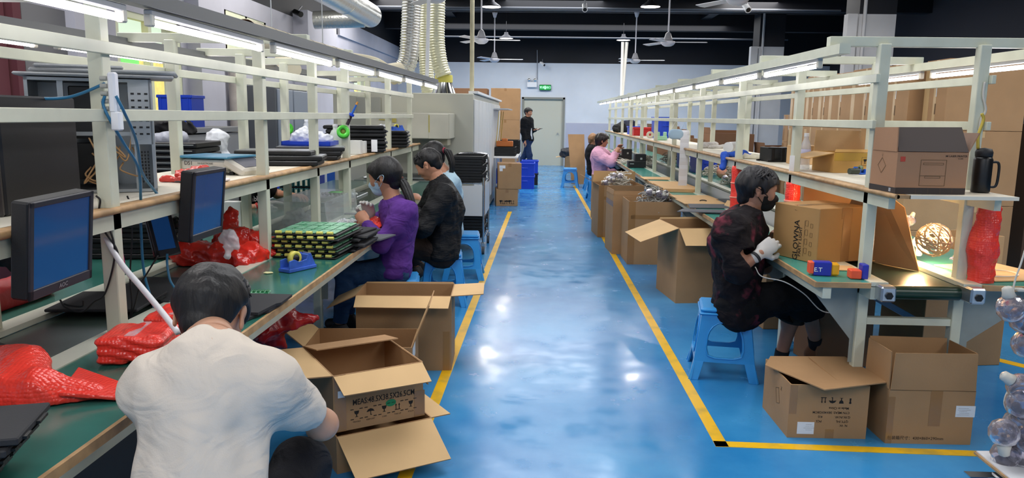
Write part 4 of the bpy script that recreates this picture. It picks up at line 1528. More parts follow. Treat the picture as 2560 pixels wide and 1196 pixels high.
# ---- person at the far left edge, black sleeve
p = Person('person in a black jacket at the far left edge, arm reaching over the rear worktop',
           head=(-3.0, 3.22, 1.22), face=(.95, .1, -.3), up=(.3, 0, .95), neck=(-3.0, 3.25, 1.06), chest=(-3.0, 3.25, .92), pel=(-3.02, 3.25, .5), fwd=(1, 0, -.1),
           sl=(-2.86, 3.46, 1.0), sr=(-2.78, 3.02, 1.0), el=(-2.6, 3.6, .86), er=W(8, 615, Y=3.15), wl=(-2.4, 3.5, .82), wr=W(66, 655, Y=3.12),
           hl=(-3.0, 3.35, .48), hr=(-3.0, 3.15, .48), kl=(-2.62, 3.4, .5), kr=(-2.62, 3.1, .5), al=(-2.62, 3.4, .1), ar=(-2.62, 3.1, .1), h=.01,
           hd={'r': dict(n=(.2, 0, -1), curl=.5)})
p.shirt(cloth_mat('black_jacket', '#111216', .3, 120, .2), e=.02, sleeve=(1.9, 2.0), amp=.012, freq=42, seed=3, se=.034, name='jacket', collar=.03)
p.trousers(cloth_mat('black_navy_cotton', '#15171e'), seed=2)
p.shoes(M('dark_shoe', '#1c1c20', .6))
p.hair(HAIR, seed=3)

# ---- the masked man on the right
SHK = M('dark_shin_skin', '#8d6a60', .55, var=.1, vscale=25)
p = Person('person in a dark red-patterned jacket and black mask, on a stool at the right bench',
           head=W(1893, 474, Y=4.38), face=(.97, -.06, -.22), up=(.2, 0, .97), neck=W(1868, 548, Y=4.38), chest=W(1842, 612, Y=4.4), pel=W(1842, 752, Y=4.42),
           fwd=(1, .1, -.1), sl=W(1868, 570, Y=4.58), sr=W(1828, 578, Y=4.2), el=W(1912, 668, Y=4.62), er=W(1846, 672, Y=4.12), wl=W(1930, 610, Y=4.52), wr=W(1900, 634, Y=4.14),
           hl=W(1855, 768, Y=4.5), hr=W(1852, 768, Y=4.34), kl=W(1998, 732, Y=4.55), kr=W(2012, 722, Y=4.36), al=W(1948, 905, Y=4.62), ar=W(2042, 868, Y=4.62),
           bw=1.02, h=.0065, toe=(1, .1, 0), hd={'r': dict(glove=M('dark_cuff', '#2b2b2e', .8), n=(.5, .8, .1), d=(.6, .3, .42), curl=.55), 'l': dict(n=(.3, -.8, -.2), curl=.6)})
p.b.data.materials[0] = M('skin_warm', '#a97a63', .5, sss=.06, var=.08, vscale=18)
p.shirt(cloth_mat('black_red_patterned_cloth', '#100c10', .2, 200, 1, 7, col2='#100c10', thr=(.54, .66)), e=.03, sleeve=(.9, 1.28), amp=.012, freq=30, name='jacket', seed=21, se=.034, neck_r=.062, collar=.025, hem=.13, b=1.05)
m = bpy.data.materials['black_red_patterned_cloth']
for n_ in m.node_tree.nodes:
    if n_.type == 'VALTORGB':
        n_.color_ramp.elements[0].color = lin('#120d11')
        n_.color_ramp.elements[1].color = lin('#6d2a39')
p.trousers(cloth_mat('black_trousers', '#0d0d10'), t=1.36, seed=9, e=.03, amp=.007)
for sd in 'lr':
    a, b = p.J['k' + sd], p.J['a' + sd]
    MB().lathe([(.06, 0), (.079, .003), (.082, .03), (.079, .062), (.06, .066)], frame(a.lerp(b, .26), b), 24).build('rolled_cuff', cloth_mat('rolled_hem', '#34322f'), p.root, world=True)
    MB().cyl(b + V3(0, 0, -.03), b.lerp(a, .17), .040, .043, 20).build('sock', cloth_mat('dark_sock', '#25262b', .4, 400), p.root, world=True)
p.shoes(M('brown_suede_shoe', '#6a4630', .8, bump=.2, bscale=200))
p.hair(M('dark_hair', '#141216', .52, bump=.5, bscale=60, stretch=(1, 1, .25)), vol=.012, nape=.058, side=.03, seed=14, amp=.004, freq=110, fringe=.05, locks=240)
p.mask(M('black_mask', '#0b0b0d', .75))
P7 = p

# ---- the woman in pink
p = Person('person in a pink coat holding a black part up at the right bench',
           head=W(1505, 352, Y=13.8), face=(.97, .1, -.15), up=(.15, 0, .98), neck=W(1498, 375, Y=13.8), chest=W(1498, 396, Y=13.8), pel=W(1502, 440, Y=13.9), fwd=(1, .1, 0),
           sl=W(1506, 384, Y=14.02), sr=W(1498, 388, Y=13.55), el=W(1532, 400, Y=14.1), er=W(1528, 408, Y=13.4), wl=W(1546, 372, Y=13.9), wr=W(1541, 380, Y=13.6),
           hl=W(1502, 445, Y=14.0), hr=W(1502, 445, Y=13.8), kl=(1.48, 14.0, .5), kr=(1.48, 13.7, .5), al=(1.45, 14.0, .1), ar=(1.45, 13.7, .1), bw=1.1, h=.012,
           hd={'l': dict(n=(.2, -1, 0)), 'r': dict(n=(.2, 1, 0))})
p.shirt(cloth_mat('pink_fleece', '#dfa9c2', .2, 120, .06), e=.035, sleeve=(1.8, 1.8), amp=.01, freq=22, name='coat', seed=2, se=.035, collar=.03, below=.12, hem=.1)
p.trousers(cloth_mat('black_navy_cotton', '#15171e'), seed=2)
p.shoes(M('dark_shoe', '#1c1c20', .6))
p.hair(M('dark_brown_hair', '#1f1412', .42), vol=.022, nape=.11, seed=2, amp=.004, fringe=.05, side=.02)
# ---- the one behind her
p = Person('person in a black coat with tied tan hair beyond the woman in pink',
           head=W(1484, 350, Y=16.0), face=(.95, .25, -.25), up=(.2, 0, .97), neck=W(1480, 368, Y=16.0), chest=W(1480, 388, Y=16.0), pel=W(1484, 425, Y=16.0), fwd=(1, .1, 0),
           sl=W(1484, 374, Y=16.2), sr=W(1478, 376, Y=15.78), el=W(1500, 398, Y=16.2), er=W(1480, 400, Y=15.7), wl=W(1512, 385, Y=16.1), wr=W(1490, 425, Y=15.75),
           hl=W(1484, 428, Y=16.1), hr=W(1484, 428, Y=15.9), kl=(1.48, 16.1, .5), kr=(1.48, 15.8, .5), al=(1.4, 16.1, .1), ar=(1.4, 15.8, .1), bw=1.05, h=.013)
p.shirt(cloth_mat('black_coat', '#121114'), e=.03, sleeve=(1.85, 1.85), amp=.008, freq=22, name='coat', seed=2, se=.03, collar=.03, hem=.08)
p.trousers(cloth_mat('dark_blue_trousers', '#1c2440'), seed=2)
p.shoes(M('dark_shoe', '#1c1c20', .6))
p.hair(HAIRT, vol=.012, nape=.05, seed=2, amp=.004)
# ---- the standing man by the door
x0, y0 = -.40, 20.3
p = Person('person standing by the far door in a black jacket and jeans, holding a phone',
           head=(x0 + .01, y0, 1.60), face=(.72, -.68, -.1), up=(0, 0, 1), neck=(x0 - .02, y0, 1.45), chest=(x0 - .02, y0, 1.30), pel=(x0 + .0, y0, .93), fwd=(.85, -.5, 0),
           sl=(x0 + .05, y0 + .17, 1.39), sr=(x0 - .10, y0 - .16, 1.39), el=(x0 + .1, y0 + .2, 1.13), er=(x0 - .12, y0 - .2, 1.1), wl=(x0 + .2, y0 - .02, 1.15), wr=(x0 - .06, y0 - .22, .86),
           hl=(x0 + .04, y0 + .09, .90), hr=(x0 - .03, y0 - .09, .90), kl=(x0 - .06, y0 + .12, .48), kr=(x0 + .06, y0 - .1, .48), al=(x0 - .28, y0 + .16, .15), ar=(x0 + .1, y0 - .1, .09),
           h=.012, toe=(.85, -.5, 0), hd={'l': dict(d=(.8, -.5, .1), n=(0, 0, 1), curl=.35)})
p.shirt(cloth_mat('black_jacket', '#111216', .3, 120, .2), e=.022, sleeve=(1.92, 1.92), amp=.006, freq=24, name='jacket', seed=7, se=.026, collar=.02, hem=.08)
f_ = p.fw
q = p.sdf(['chest', 'neck', 'pel'], .25)
q.cap(p.J['pel'] + f_ * .075, p.J['neck'] + f_ * .055, .065, .05, .03)
p.cloth('white_undershirt', cloth_mat('white_cotton', '#dfe2e6'), q)
p.trousers(cloth_mat('dark_blue_jeans', '#27385a'), seed=2, t=1.95)
p.shoes(M('dark_shoe', '#1c1c20', .6))
p.hair(HAIR, vol=.016, nape=.04, seed=12, amp=.005)
tag(MB().box((0, 0, 0), (.15, .07, .009), b=.003).build('mobile_phone', M('phone_black', '#121216', .2)), "black mobile phone held in the standing man's hand", 'phone')
ph = bpy.data.objects['mobile_phone']
ph.location = (x0 + .315, y0 - .085, 1.175)
ph.rotation_euler = (0, R(-14), R(-30))
PPL = [o for o in C.objects if o.get('category') == 'person']
# ================================================================ blue stools
BLUEP = M('blue_stool_plastic', '#2f8fd2', .28, spec=.5, var=.05, vscale=5)


def make_stool(label, loc, rz=0, H=.42):
    r = thing('plastic_stool', label, 'stool', loc, rz, 'blue plastic stools')
    h0, h1 = .185, .135

    def hw(z):
        return h0 + (h1 - h0) * z / (H - .03)
    for k in range(4):
        R4 = Matrix.Rotation(k * PI / 2, 4, 'Z')
        N = 20
        zt, zb = H - .03, .105
        z_in0, z_in1, ui = .135, H - .085, .62
        inner, outer = [], []
        for i in range(N):
            a = 2 * PI * i / N + PI / N
            c, s_ = math.cos(a), math.sin(a)
            # arch hole: semicircular top, squarish foot
            e = 5 if s_ < 0 else 2.2
            q = (abs(c) ** e + abs(s_) ** e) ** (-1 / e)
            inner.append((ui * c * q, (z_in0 + z_in1) / 2 + (z_in1 - z_in0) / 2 * s_ * q))
            q = 1 / max(abs(c), abs(s_))
            outer.append((c * q, (zt + zb) / 2 + (zt - zb) / 2 * s_ * q))
        mb = MB()
        v = []
        for t in (0, .010):
            for (u, z) in outer + inner:
                g = hw(z)
                v.append(R4 @ Vector((u * (g - t * .3), -(g - t), z)))
        f = []
        for i in range(N):
            j = (i + 1) % N
            f += [(i, j, N + j, N + i), (2 * N + j, 2 * N + i, 3 * N + i, 3 * N + j), (N + i, N + j, 3 * N + j, 3 * N + i), (j, i, 2 * N + i, 2 * N + j)]
        mb.add(v, f)
        for sg in (-1, 1):
            v = []
            for t in (0, .012):
                for u, z in ((.66, .11), (1, .11), (1.03, 0), (.74, 0)):
                    g = hw(z) + (.008 if z == 0 else 0)
                    v.append(R4 @ Vector((sg * u * g, -(g - t), z)))
            mb.add(v, [(0, 1, 2, 3), (7, 6, 5, 4), (0, 4, 5, 1), (1, 5, 6, 2), (2, 6, 7, 3), (3, 7, 4, 0)])
        # raised bead round the arch
        ring = [R4 @ Vector((u * hw(z), -(hw(z) + .003), z)) for u, z in [(x * 1.06, zz + (.006 if zz > .25 else -.004)) for x, zz in inner]]
        mb.tube(ring + ring[:1], .0045, 6)
        mb.build('leg_panel', BLUEP, r, bev=.002)
    mb = MB().box((0, 0, H - .015), (2 * h1 + .016, 2 * h1 + .016, .03), b=.012)
    mb.box((0, 0, H - .035), (2 * h1 + .03, 2 * h1 + .03, .014), b=.006)
    mb.build('seat', BLUEP, r, bev=.004)
    return r


st = make_stool('blue plastic stool under the masked man', (1.10, 4.44, 0), R(-9))
for lab, x, y, rz in (('blue plastic stool under the woman in purple', -.97, 5.02, R(8)), ('blue plastic stool under the person in the black quilted jacket', -.78, 6.0, R(6)),
                      ('blue plastic stool behind the quilted jacket, nearest the wire cart', -.72, 7.0, R(4)), ('empty blue plastic stool by the far end of the yellow line', .605, 16.45, R(-4)),
                      ('blue plastic stool under the woman in pink', 1.02, 14.1, R(3)), ('blue plastic stool under the person in the black coat', 1.06, 16.0, 0),
                      ('blue plastic stool under the man in white', -.75, 1.5, R(5))):
    dup(st, (x, y, 0), rz, lab)
# ================================================================ oven machine with its ducts
OVEN = M('oven_cream_enamel', '#c4c4b6', .4, var=.05, vscale=2)
OVENS = M('oven_side_white', '#cfd2d2', .4)
YTAPE = M('yellow_aged_tape', '#b5aa5a', .5)
r = thing('oven_machine', 'large cream oven machine under the silver ducts beyond the left bench', 'machine', (-1.74, 12.3, 0))
MB().box((0, 0, .9), (1.75, 5.6, 1.74), b=.01).build('body', OVEN, r)
mb = MB()
for k in range(9):
    mb.box((.885, -2.5 + k * .62, .95), (.02, .58, 1.5), b=.006)
mb.build('side_panel', OVENS, r)
mb = MB().box((.86, .1, 1.79), (.12, 5.5, .03))
mb.build('top_rail', WHITE, r)
h = MB().box((.17, -3.08, 1.375), (.96, .56, .30), b=.008).box((.52, -3.1, 1.37), (.24, .54, .29), b=.006).build('infeed_hood', OVEN, r)
MB().box((.52, -3.0, 1.19), (.16, .3, .1), b=.005).build('switch_box', M('beige_box', '#c9c6b0', .4), h)
mb = MB().box((-.0, -3.37, 1.46), (.05, .005, .1)).box((-.12, -3.37, 1.44), (.12, .005, .012)).box((.41, -3.37, 1.4), (.012, .005, .2))
mb.build('tape_mark', YTAPE, h)
MB().box((-.42, -2.82, 1.6), (.3, .03, .22), b=.004).build('inspection_plate', M('plate_grey', '#a9aaa0', .4), r)
MB().box((.1, -3.15, .72), (1.1, .75, .05)).box((-.4, -3.2, .36), (.06, .06, .7)).box((.6, -3.2, .36), (.06, .06, .7)).build('infeed_table', CREAMD, r)
mb = MB()
for k in range(14):
    mb.cyl((-.35, -3.45 + k * .05, .765), (.55, -3.45 + k * .05, .765), .015, n=8)
mb.build('roller', ALU, r)
MB().box((1.02, 1.6, 1.62), (.25, 1.7, .02)).build('outfeed_wing', ALU, r)
mb = MB()
for k in range(3):
    mb.tube(catenary((1.0, .6 + k * .7, 1.58), (.95, .7 + k * .7, 1.05), .0), .006, 6)
mb.build('yellow_cable', M('yellow_cable', '#c2a53e', .5), r)
SILV = M('silver_foil_duct', '#c9cbc6', .25, .75, bump=.4, bscale=25)
SILVY = M('yellowed_foil_duct', '#d8d7bb', .3, .5, bump=.5, bscale=20)


def flex(name, label, pts, r, mat, ring=.035, cat='air duct', n=18):
    p = spline(pts, 14)
    L = [0]
    for a, b in zip(p, p[1:]):
        L.append(L[-1] + (b - a).length)
    out, rs = [], []
    tot = L[-1]
    m = max(8, int(tot / ring * 3))
    j = 0
    for i in range(m + 1):
        d = tot * i / m
        while j < len(L) - 2 and L[j + 1] < d:
            j += 1
        t = (d - L[j]) / max(1e-6, L[j + 1] - L[j])
        out.append(p[j].lerp(p[j + 1], t))
        rs.append(r * ((1.0, 1.05, .93)[i % 3]))
    return tag(MB().tube(out, rs, n).build(name, mat), label, cat)


flex('flexible_duct', 'widest silver flexible duct hanging leftmost above the oven machine', [W(1040, -260, Y=10), W(1030, 0, Y=10), W(1026, 90, Y=10), W(1020, 150, Y=10), W(1004, 178, Y=10), W(985, 190, Y=10)], .125, SILV)
flex('flexible_duct', 'silver flexible duct in the middle of the three above the oven', [W(1072, -260, Y=10.9), W(1066, 0, Y=10.9), W(1064, 110, Y=10.9), W(1068, 200, Y=10.9), W(1072, 232, Y=10.9)], .1, SILVY)
flex('flexible_duct', 'rightmost silver flexible duct bending into the metal cone', [W(1096, -260, Y=10.4), W(1093, 0, Y=10.4), W(1092, 100, Y=10.4), W(1100, 160, Y=10.4), W(1110, 190, Y=10.4)], .105, SILVY)
r = thing('duct_cone', 'shiny metal cone on top of the oven under the rightmost duct', 'duct cone', (-1.36, 10.5, 1.77))
MB().lathe([(.17, 0), (.165, .02), (.115, .16), (.115, .24)], n=28).build('cone', CHROME, r)
MB().lathe([(.118, .17), (.122, .2), (.122, .25), (.118, .27)], n=28).build('tape_wrap', M('yellow_tape_wrap', '#c7c05f', .4), r)
r = thing('round_duct', 'wide silver round duct under the ceiling left of the flexible ducts', 'air duct', (-3.05, 11.4, 3.2))
MB().cyl((0, -2.6, 0), (0, 2.2, 0), .2, n=32).lathe([(.2, 0), (.205, .012), (.2, .024)], Matrix.Translation((0, .4, 0)) @ Matrix.Rotation(-PI / 2, 4, 'X'), 32).build('pipe', SILV, r)
MB().cyl((-.9, 1.9, -.12), (-.05, 1.95, -.08), .15, n=28).build('branch', SILV, r)
MB().cyl((0, -1.8, .2), (0, -1.8, 1.1), .008, n=8).cyl((0, 1.4, .2), (0, 1.4, 1.1), .008, n=8).build('hanger', ALU, r)
DUCTC = M('cream_fabric_duct', '#d3cbb2', .7, var=.08, vscale=5)
DBR = M('brown_duct_inside', '#6b4a2a', .8)
r = thing('fabric_duct', 'cream ribbed duct with an open brown mouth above the left rack', 'air duct', (-2.5, 6.45, 2.19))
pp = spline([(-2.5, 6.45, 2.17), (-2.62, 7.6, 2.2), (-2.6, 8.6, 2.2), (-2.42, 9.2, 2.16), (-2.1, 9.6, 2.12), (-1.9, 9.9, 1.95)], 10)
mb = MB()
n = len(pp)
t_ = MB()
t_.tube(pp, [.105 if i < n * .6 else .08 for i in range(n)], 26)
t_.f = t_.f[:-2]
t_.mi = t_.mi[:-2]
t_.sm = t_.sm[:-2]
o = t_.build('pipe', DUCTC, r, world=True)
sm = o.modifiers.new('wall', 'SOLIDIFY')
sm.thickness = .006
o.data.materials.append(DBR)
sm.material_offset = 1
mb = MB()
for i in range(3, 34, 4):
    MB().lathe([(.107, -.006), (.11, 0), (.107, .006)], frame(pp[i], pp[i + 1]), 26).build('rib', M('duct_rib_grey', '#8d8775', .6), r, world=True)
mb = MB()
for i in (8, 24):
    mb.cyl(pp[i] + V3(0, 0, .1), (pp[i].x, pp[i].y, 4.3), .006, n=6)
mb.build('hanger', ALU, r, world=True)
# short duct stubs
for lab, a, b, rr in (('short cream pipe stub tilted beneath the left light rail', W(705, 150, Y=6.1), W(735, 175, Y=5.9), .06), ('cream coil of duct hose by the end of the left light rail', W(955, 185, Y=9.4), W(1000, 178, Y=9.6), .11)):
    tag(MB().cyl(a, b, rr, n=20).build('duct_stub', DUCTC), lab, 'pipe')
# poles
tag(MB().cyl((-.93, 10.0, 1.78), (-.93, 10.0, 4.35), .028, n=14).build('cream_pole', M('cream_pole_paint', '#cfc8a8', .4, var=.15, vscale=6)), 'slim cream pole rising from the oven top to the ceiling', 'pole')
tag(MB().cyl((-1.35, 8.9, 1.86), (-1.28, 8.9, 4.35), .022, n=12).build('white_pole', WHITE), 'slim white pole between the silver flexible ducts', 'pole')
mb = MB().cyl((1.70, 17, 1.90), (1.69, 17, 3.12), .028, .034, n=12).cyl((1.72, 17.02, 1.90), (1.78, 17.02, 3.12), .028, .034, n=12)
tag(mb.build('twin_pole', M('white_twin_pole', '#f2f0e8', .4)), 'bright white twin pole rising from the far end of the right rack', 'pole')
# far wall fittings
r = thing('exit_sign', 'lit green exit sign above the far door', 'exit sign', tuple(W(1363, 219, Y=23.74)))
MB().box((0, 0, 0), (.36, .05, .17), b=.006).build('case', M('exit_case', '#10241a', .4), r)
MB().box((0, -.026, 0), (.34, .006, .15)).build('panel', M('exit_green', '#0a7a36', .4, emit=.5, ecol='#0a9a40'), r)
EXW = M('exit_lit_white', '#b8ffd0', .4, emit=1.6, ecol='#a8ffc4')
mb = MB()
T = Matrix.Translation((0, -.031, 0)) @ RXF
mb.text('安全', T @ Matrix.Translation((-.095, .0, 0)), .075).text('出口', T @ Matrix.Translation((.1, 0, 0)), .075)
mb.box((.0, -.031, .0), (.045, .002, .1))
mb.build('lettering', EXW, r)
mb = MB().box((0.0, -.034, .02), (.014, .002, .04), T=Matrix.Rotation(R(15), 4, 'Y')).sphere((.008, -.034, .042), (.009, .003, .009)).box((-.008, -.034, -.015), (.008, .002, .04), T=Matrix.Rotation(R(-25), 4, 'Y')).box((.012, -.034, -.015), (.008, .002, .035), T=Matrix.Rotation(R(25), 4, 'Y'))
mb.build('running_figure', M('exit_figure_green', '#0a7a36', .5), r)
r = thing('emergency_light', 'white twin-head emergency light beside the exit sign', 'emergency light', tuple(W(1330, 212, Y=23.74)))
MB().box((0, 0, 0), (.3, .07, .16), b=.01).build('battery_box', WHITE, r)
for k in (-1, 1):
    o = MB().lathe([(.001, .05), (.055, .04), (.062, 0), (.055, -.02), (.001, -.03)], Matrix.Translation((k * .09, -.02, .14)) @ Matrix.Rotation(PI / 2, 4, 'X'), 20).build('lamp_head', WHITE, r)
    MB().lathe([(.001, .052), (.042, .05), (.045, .04)], Matrix.Translation((k * .09, -.02, .14)) @ Matrix.Rotation(PI / 2, 4, 'X'), 20).build('lens', CHROME, o)
tag(MB().cyl(W(1343, 200, Y=23.76), W(1343, 125, Y=23.76), .012, n=8).build('sign_conduit', M('grey_conduit_light', '#8c9098', .5)), 'thin grey conduit running down to the exit sign', 'conduit')
for lab, px, py, Y, d in (('white security camera above the far door', 1356, 160, 23.5, (.6, -.7, -.4)), ('small hanging camera under the ceiling, mid left', 1462, 18, 14.0, (0, -.8, -.5)),
                          ('small hanging camera right of the nearest fan', 1866, 18, 12.0, (.1, -.8, -.5)), ('small black floodlight on the left wall under the ceiling', 713, 32, 13.6, (.7, -.5, -.3))):
    c = W(px, py, Y=Y)
    if 'flood' in lab:
        c.x += .22
    r = thing('security_camera', lab, 'camera', tuple(c))
    d = Vector(d).normalized()
    MB().cyl(-d * .09, d * .09, .045, n=16).cyl(d * .09, d * .1, .05, n=16).build('housing', WHITE if 'white' in lab or 'hanging' in lab else DARK, r)
    MB().cyl(d * .1, d * .104, .035, n=16).build('lens', DARK, r)
    MB().cyl((0, 0, .03), (0, 0, min(4.3 - c.z, 2)) if 'white' not in lab and 'flood' not in lab else (0, .25, .15), .012, n=8).build('arm', M('grey_conduit_light', '#8c9098', .5), r)
# ================================================================ wire cart, trays
r = thing('wire_cart', 'chrome wire cart stacked with black trays beside the quilted jacket', 'cart', (-.83, 8.58, 0))
for x in (-.2, .2):
    for y in (-.38, .38):
        MB().cyl((x, y, .13), (x, y, .84), .014, n=12).build('post', CHROME, r)
        w = MB().cyl((x - .014, y, .05), (x + .014, y, .05), .05, n=20).build('caster', M('grey_rubber', '#4c4f53', .6), r)
        MB().box((x, y, .105), (.045, .06, .05), b=.006).build('fork', ALU, w)
for z in (.16, .775):
    mb = MB()
    for k in range(12):
        mb.cyl((-.2, -.38 + k * .069, z), (.2, -.38 + k * .069, z), .003, n=6)
    for s_ in (-.2, .2):
        mb.cyl((s_, -.38, z), (s_, .38, z), .007, n=8)
    for s_ in (-.38, .38):
        mb.cyl((-.2, s_, z), (.2, s_, z), .007, n=8)
    mb.build('wire_shelf', CHROME, r)
MB().sheet([(-.2, -.385, .42), (.19, -.385, .42), (.19, -.385, .75), (-.2, -.385, .75)], .004).sheet([(.21, -.37, .42), (.21, .37, .42), (.21, .37, .75), (.21, -.37, .75)], .004).build('side_sheet', M('pale_plastic_sheet', '#c6c9ca', .3), r)
MB().tube(spline([(-.17, .38, .8), (-.17, .38, 1.0), (-.13, .38, 1.06), (.13, .38, 1.06), (.19, .38, 1.02), (.2, .38, .8)], 6), .013, 10).build('handle', CHROME, r)
TRAY = M('black_tray', '#101113', .45, bump=.15, bscale=120)


def tray_proto(w=.4, d=.3, h=.02, name='black_tray', lab='black tray', grp=None, loc=(0, 0, 0), rz=0, clips=True):
    r = thing(name, lab, 'tray', loc, rz, grp)
    mb = MB().box((0, 0, .004), (w, d, .008), b=.002)
    for x, y, a, b in ((-w / 2 + .006, 0, .012, d), (w / 2 - .006, 0, .012, d), (0, -d / 2 + .006, w, .012), (0, d / 2 - .006, w, .012)):
        mb.box((x, y, h / 2), (a, b, h), b=.003)
    mb.build('panel', TRAY, r)
    if clips:
        mb = MB()
        mb.box((w / 2 + .002, 0, h * .6), (.006, d * .85, h * .5))
        for k in range(5):
            mb.box((w / 2 + .006, -d / 2 + d * (k + .5) / 5, h * .6), (.014, .014, h * .8), b=.003)
        mb.build('clip', BLK2, r)
    return r


tp = tray_proto(.36, .6, .03, lab='black tray in the tall stack on top of the wire cart', grp='black trays on the wire cart', loc=(-.84, 8.55, .785))
for k in range(1, 9):
    dup(tp, (-.84 + .008 * (k % 3), 8.55 + .006 * (k % 2), .785 + k * .031))
for k in range(10):
    dup(tp, (-.83 + .006 * (k % 3), 8.56, .17 + k * .034), label='black tray in the lower stack inside the wire cart', group='black trays inside the wire cart')
# table behind the oven and its trays
r = thing('side_table', 'white metal table with black trays behind the oven machine', 'table', (-.64, 14.2, 0))
MB().box((0, 0, .79), (.42, 1.9, .03), b=.004).build('tabletop', WHITE, r)
for x in (-.18, .18):
    for y in (-.9, .9):
        MB().box((x, y, .39), (.035, .035, .78)).build('leg', ALU, r)
MB().box((0, 0, .3), (.38, 1.8, .02)).build('lower_shelf', WHITE, r)
for k in range(5):
    dup(tp, (-.66, 13.7, .807 + k * .031), 0, 'black tray on the white table behind the oven, near stack', 'black trays on the white table')
for k in range(8):
    dup(tp, (-.62, 14.6, .807 + k * .031), 0, 'black tray on the white table behind the oven, far stack', 'black trays on the white table')
tag(MB().box((0, 0, .05), (.3, .14, .1), b=.01).box((0, 0, .12), (.1, .14, .05), b=.01).build('orange_driver', M('orange_plastic', '#c9743a', .5)), 'orange and black tool on the trays behind the oven', 'tool').location = (-.68, 13.7, .962)
CRB = M('blue_crate_plastic', '#1f45c4', .35)


def crate(label, loc, w, d, h, mat=None, rz=0, group=None):
    r = thing('plastic_crate', label, 'crate', loc, rz, group)
    t = .008
    mb = MB().box((0, 0, t / 2), (w - .02, d - .02, t))
    for x, y, a, b in ((-w / 2 + t, 0, t, d - .02), (w / 2 - t, 0, t, d - .02), (0, -d / 2 + t, w - .02, t), (0, d / 2 - t, w - .02, t)):
        mb.box((x, y, h / 2), (a, b, h))
    mb.build('tub', mat or CRB, r)
    mb = MB()
    for x, y, a, b in ((-w / 2, 0, .02, d), (w / 2, 0, .02, d), (0, -d / 2, w, .02), (0, d / 2, w, .02)):
        mb.box((x, y, h - .015), (a, b, .03), b=.004)
    for k in range(5):
        mb.box((-w / 2 + w * (k + .5) / 5, -d / 2 + .003, h / 2), (.012, .012, h * .9))
    mb.box((0, -d / 2 - .002, h * .6), (w * .3, .012, .03), b=.004)
    mb.build('rim_and_ribs', mat or CRB, r)
    return r


crate('lower blue crate of the pair beside the small cartons', (-.36, 16.1, 0), .40, .5, .27)
crate('upper blue crate of the pair beside the small cartons', (-.36, 16.1, .272), .40, .5, .27)
crate('black crate on the floor under the rear blue crate', (-.27, 17.0, 0), .36, .4, .26, M('black_crate', '#14151a', .5))
crate('rear blue crate resting on the black crate', (-.27, 17.0, .262), .36, .4, .28)
crate('blue crate under the white table behind the oven', (-.64, 13.75, .312), .36, .5, .25)
crate('blue crate on the floor beyond the left bench by the windows', (-3.0, 9.3, .55), .5, .5, .3)
tag(MB().box((-3.0, 9.3, .27), (.7, .8, .54), b=.01).build('white_cabinet', M('white_cabinet', '#d9dce2', .4)), 'white cabinet beyond the left bench near the windows', 'cabinet')
r = thing('sign_board', 'blue and white printed board standing beyond the left bench', 'sign board', (-3.05, 10.7, .0))
MB().box((0, 0, .55), (.5, .03, 1.1), b=.004).build('board', WHITE, r)
MB().box((.12, -.018, .7), (.24, .004, .8)).build('blue_panel', M('blue_print', '#2c62c0', .4), r)
MB().box((.16, -.022, .62), (.07, .003, .09)).box((.05, -.022, .85), (.05, .003, .3)).build('print', M('pale_print', '#aac4ea', .5), r)
# ================================================================ things on the left bench and shelf
def bubble_mat(name, col, scale=90, alpha=1, rough=.22):
    m = M(name, col, rough, alpha=alpha, spec=.6)
    nt = m.node_tree
    b = nt.nodes['Principled BSDF']
    tc = nt.nodes.new('ShaderNodeTexCoord')
    vo = nt.nodes.new('ShaderNodeTexVoronoi')
    vo.inputs['Scale'].default_value = scale
    vo.inputs['Randomness'].default_value = .3
    nt.links.new(tc.outputs['Object'], vo.inputs['Vector'])
    bp = nt.nodes.new('ShaderNodeBump')
    bp.inputs['Strength'].default_value = .7
    bp.inputs['Distance'].default_value = .004
    bp.invert = True
    nt.links.new(vo.outputs['Distance'], bp.inputs['Height'])
    nt.links.new(bp.outputs[0], b.inputs['Normal'])
    return m


REDB = bubble_mat('red_bubble_wrap', '#ee4034')
REDF = M('red_plastic_film', '#cc2a20', .18, bump=.5, bscale=22, var=.25, vscale=7, spec=.6)
REDD = M('dark_red_film', '#a31c22', .25, bump=.5, bscale=16, var=.2, vscale=5)
CLEAR = M('clear_film', '#dfe4ea', .12, alpha=.45, bump=.6, bscale=30)
WFILM = M('white_crumpled_film', '#dfe3ea', .25, bump=.5, bscale=26, var=.1, vscale=8, alpha=.9)
ACR = M('clear_acrylic', '#dfe6e4', .08, alpha=.28, spec=.6)


def heap(name, label, cat, caps, mat, noise=(.012, 40), seed=1, h=.008, floor=None, k=.03, group=None, flatten=None, kids=None):
    """a lump of crumpled film or cloth: rounded strokes with a folded surface, resting on a flat base"""
    lo = [min(min(a[i], b[i]) - max(r, q) for a, b, r, q in caps) - .04 for i in range(3)]
    hi = [max(max(a[i], b[i]) + max(r, q) for a, b, r, q in caps) + .04 for i in range(3)]
    s = SDF(lo, hi, h)
    for a, b, r, q in caps:
        s.cap(a, b, r, q, k, (0, 0, 1) if flatten else None, flatten or 1)
    s.noise(noise[0] * .5, noise[1] * .7, seed, octaves=2)
    s.noise(noise[0] * 1.1, noise[1] * .8, seed + 7, octaves=3, ridge=True)
    if floor is not None:
        s.plane((0, 0, floor), (0, 0, -1))
    mb = MB()
    sdf_into(mb, s)
    c = [(x + y) / 2 for x, y in zip(lo, hi)]
    c[2] = floor if floor is not None else lo[2]
    o = mb.build(name, mat, loc=c)
    return tag(o, label, cat, group)


B, S = .742, 1.182
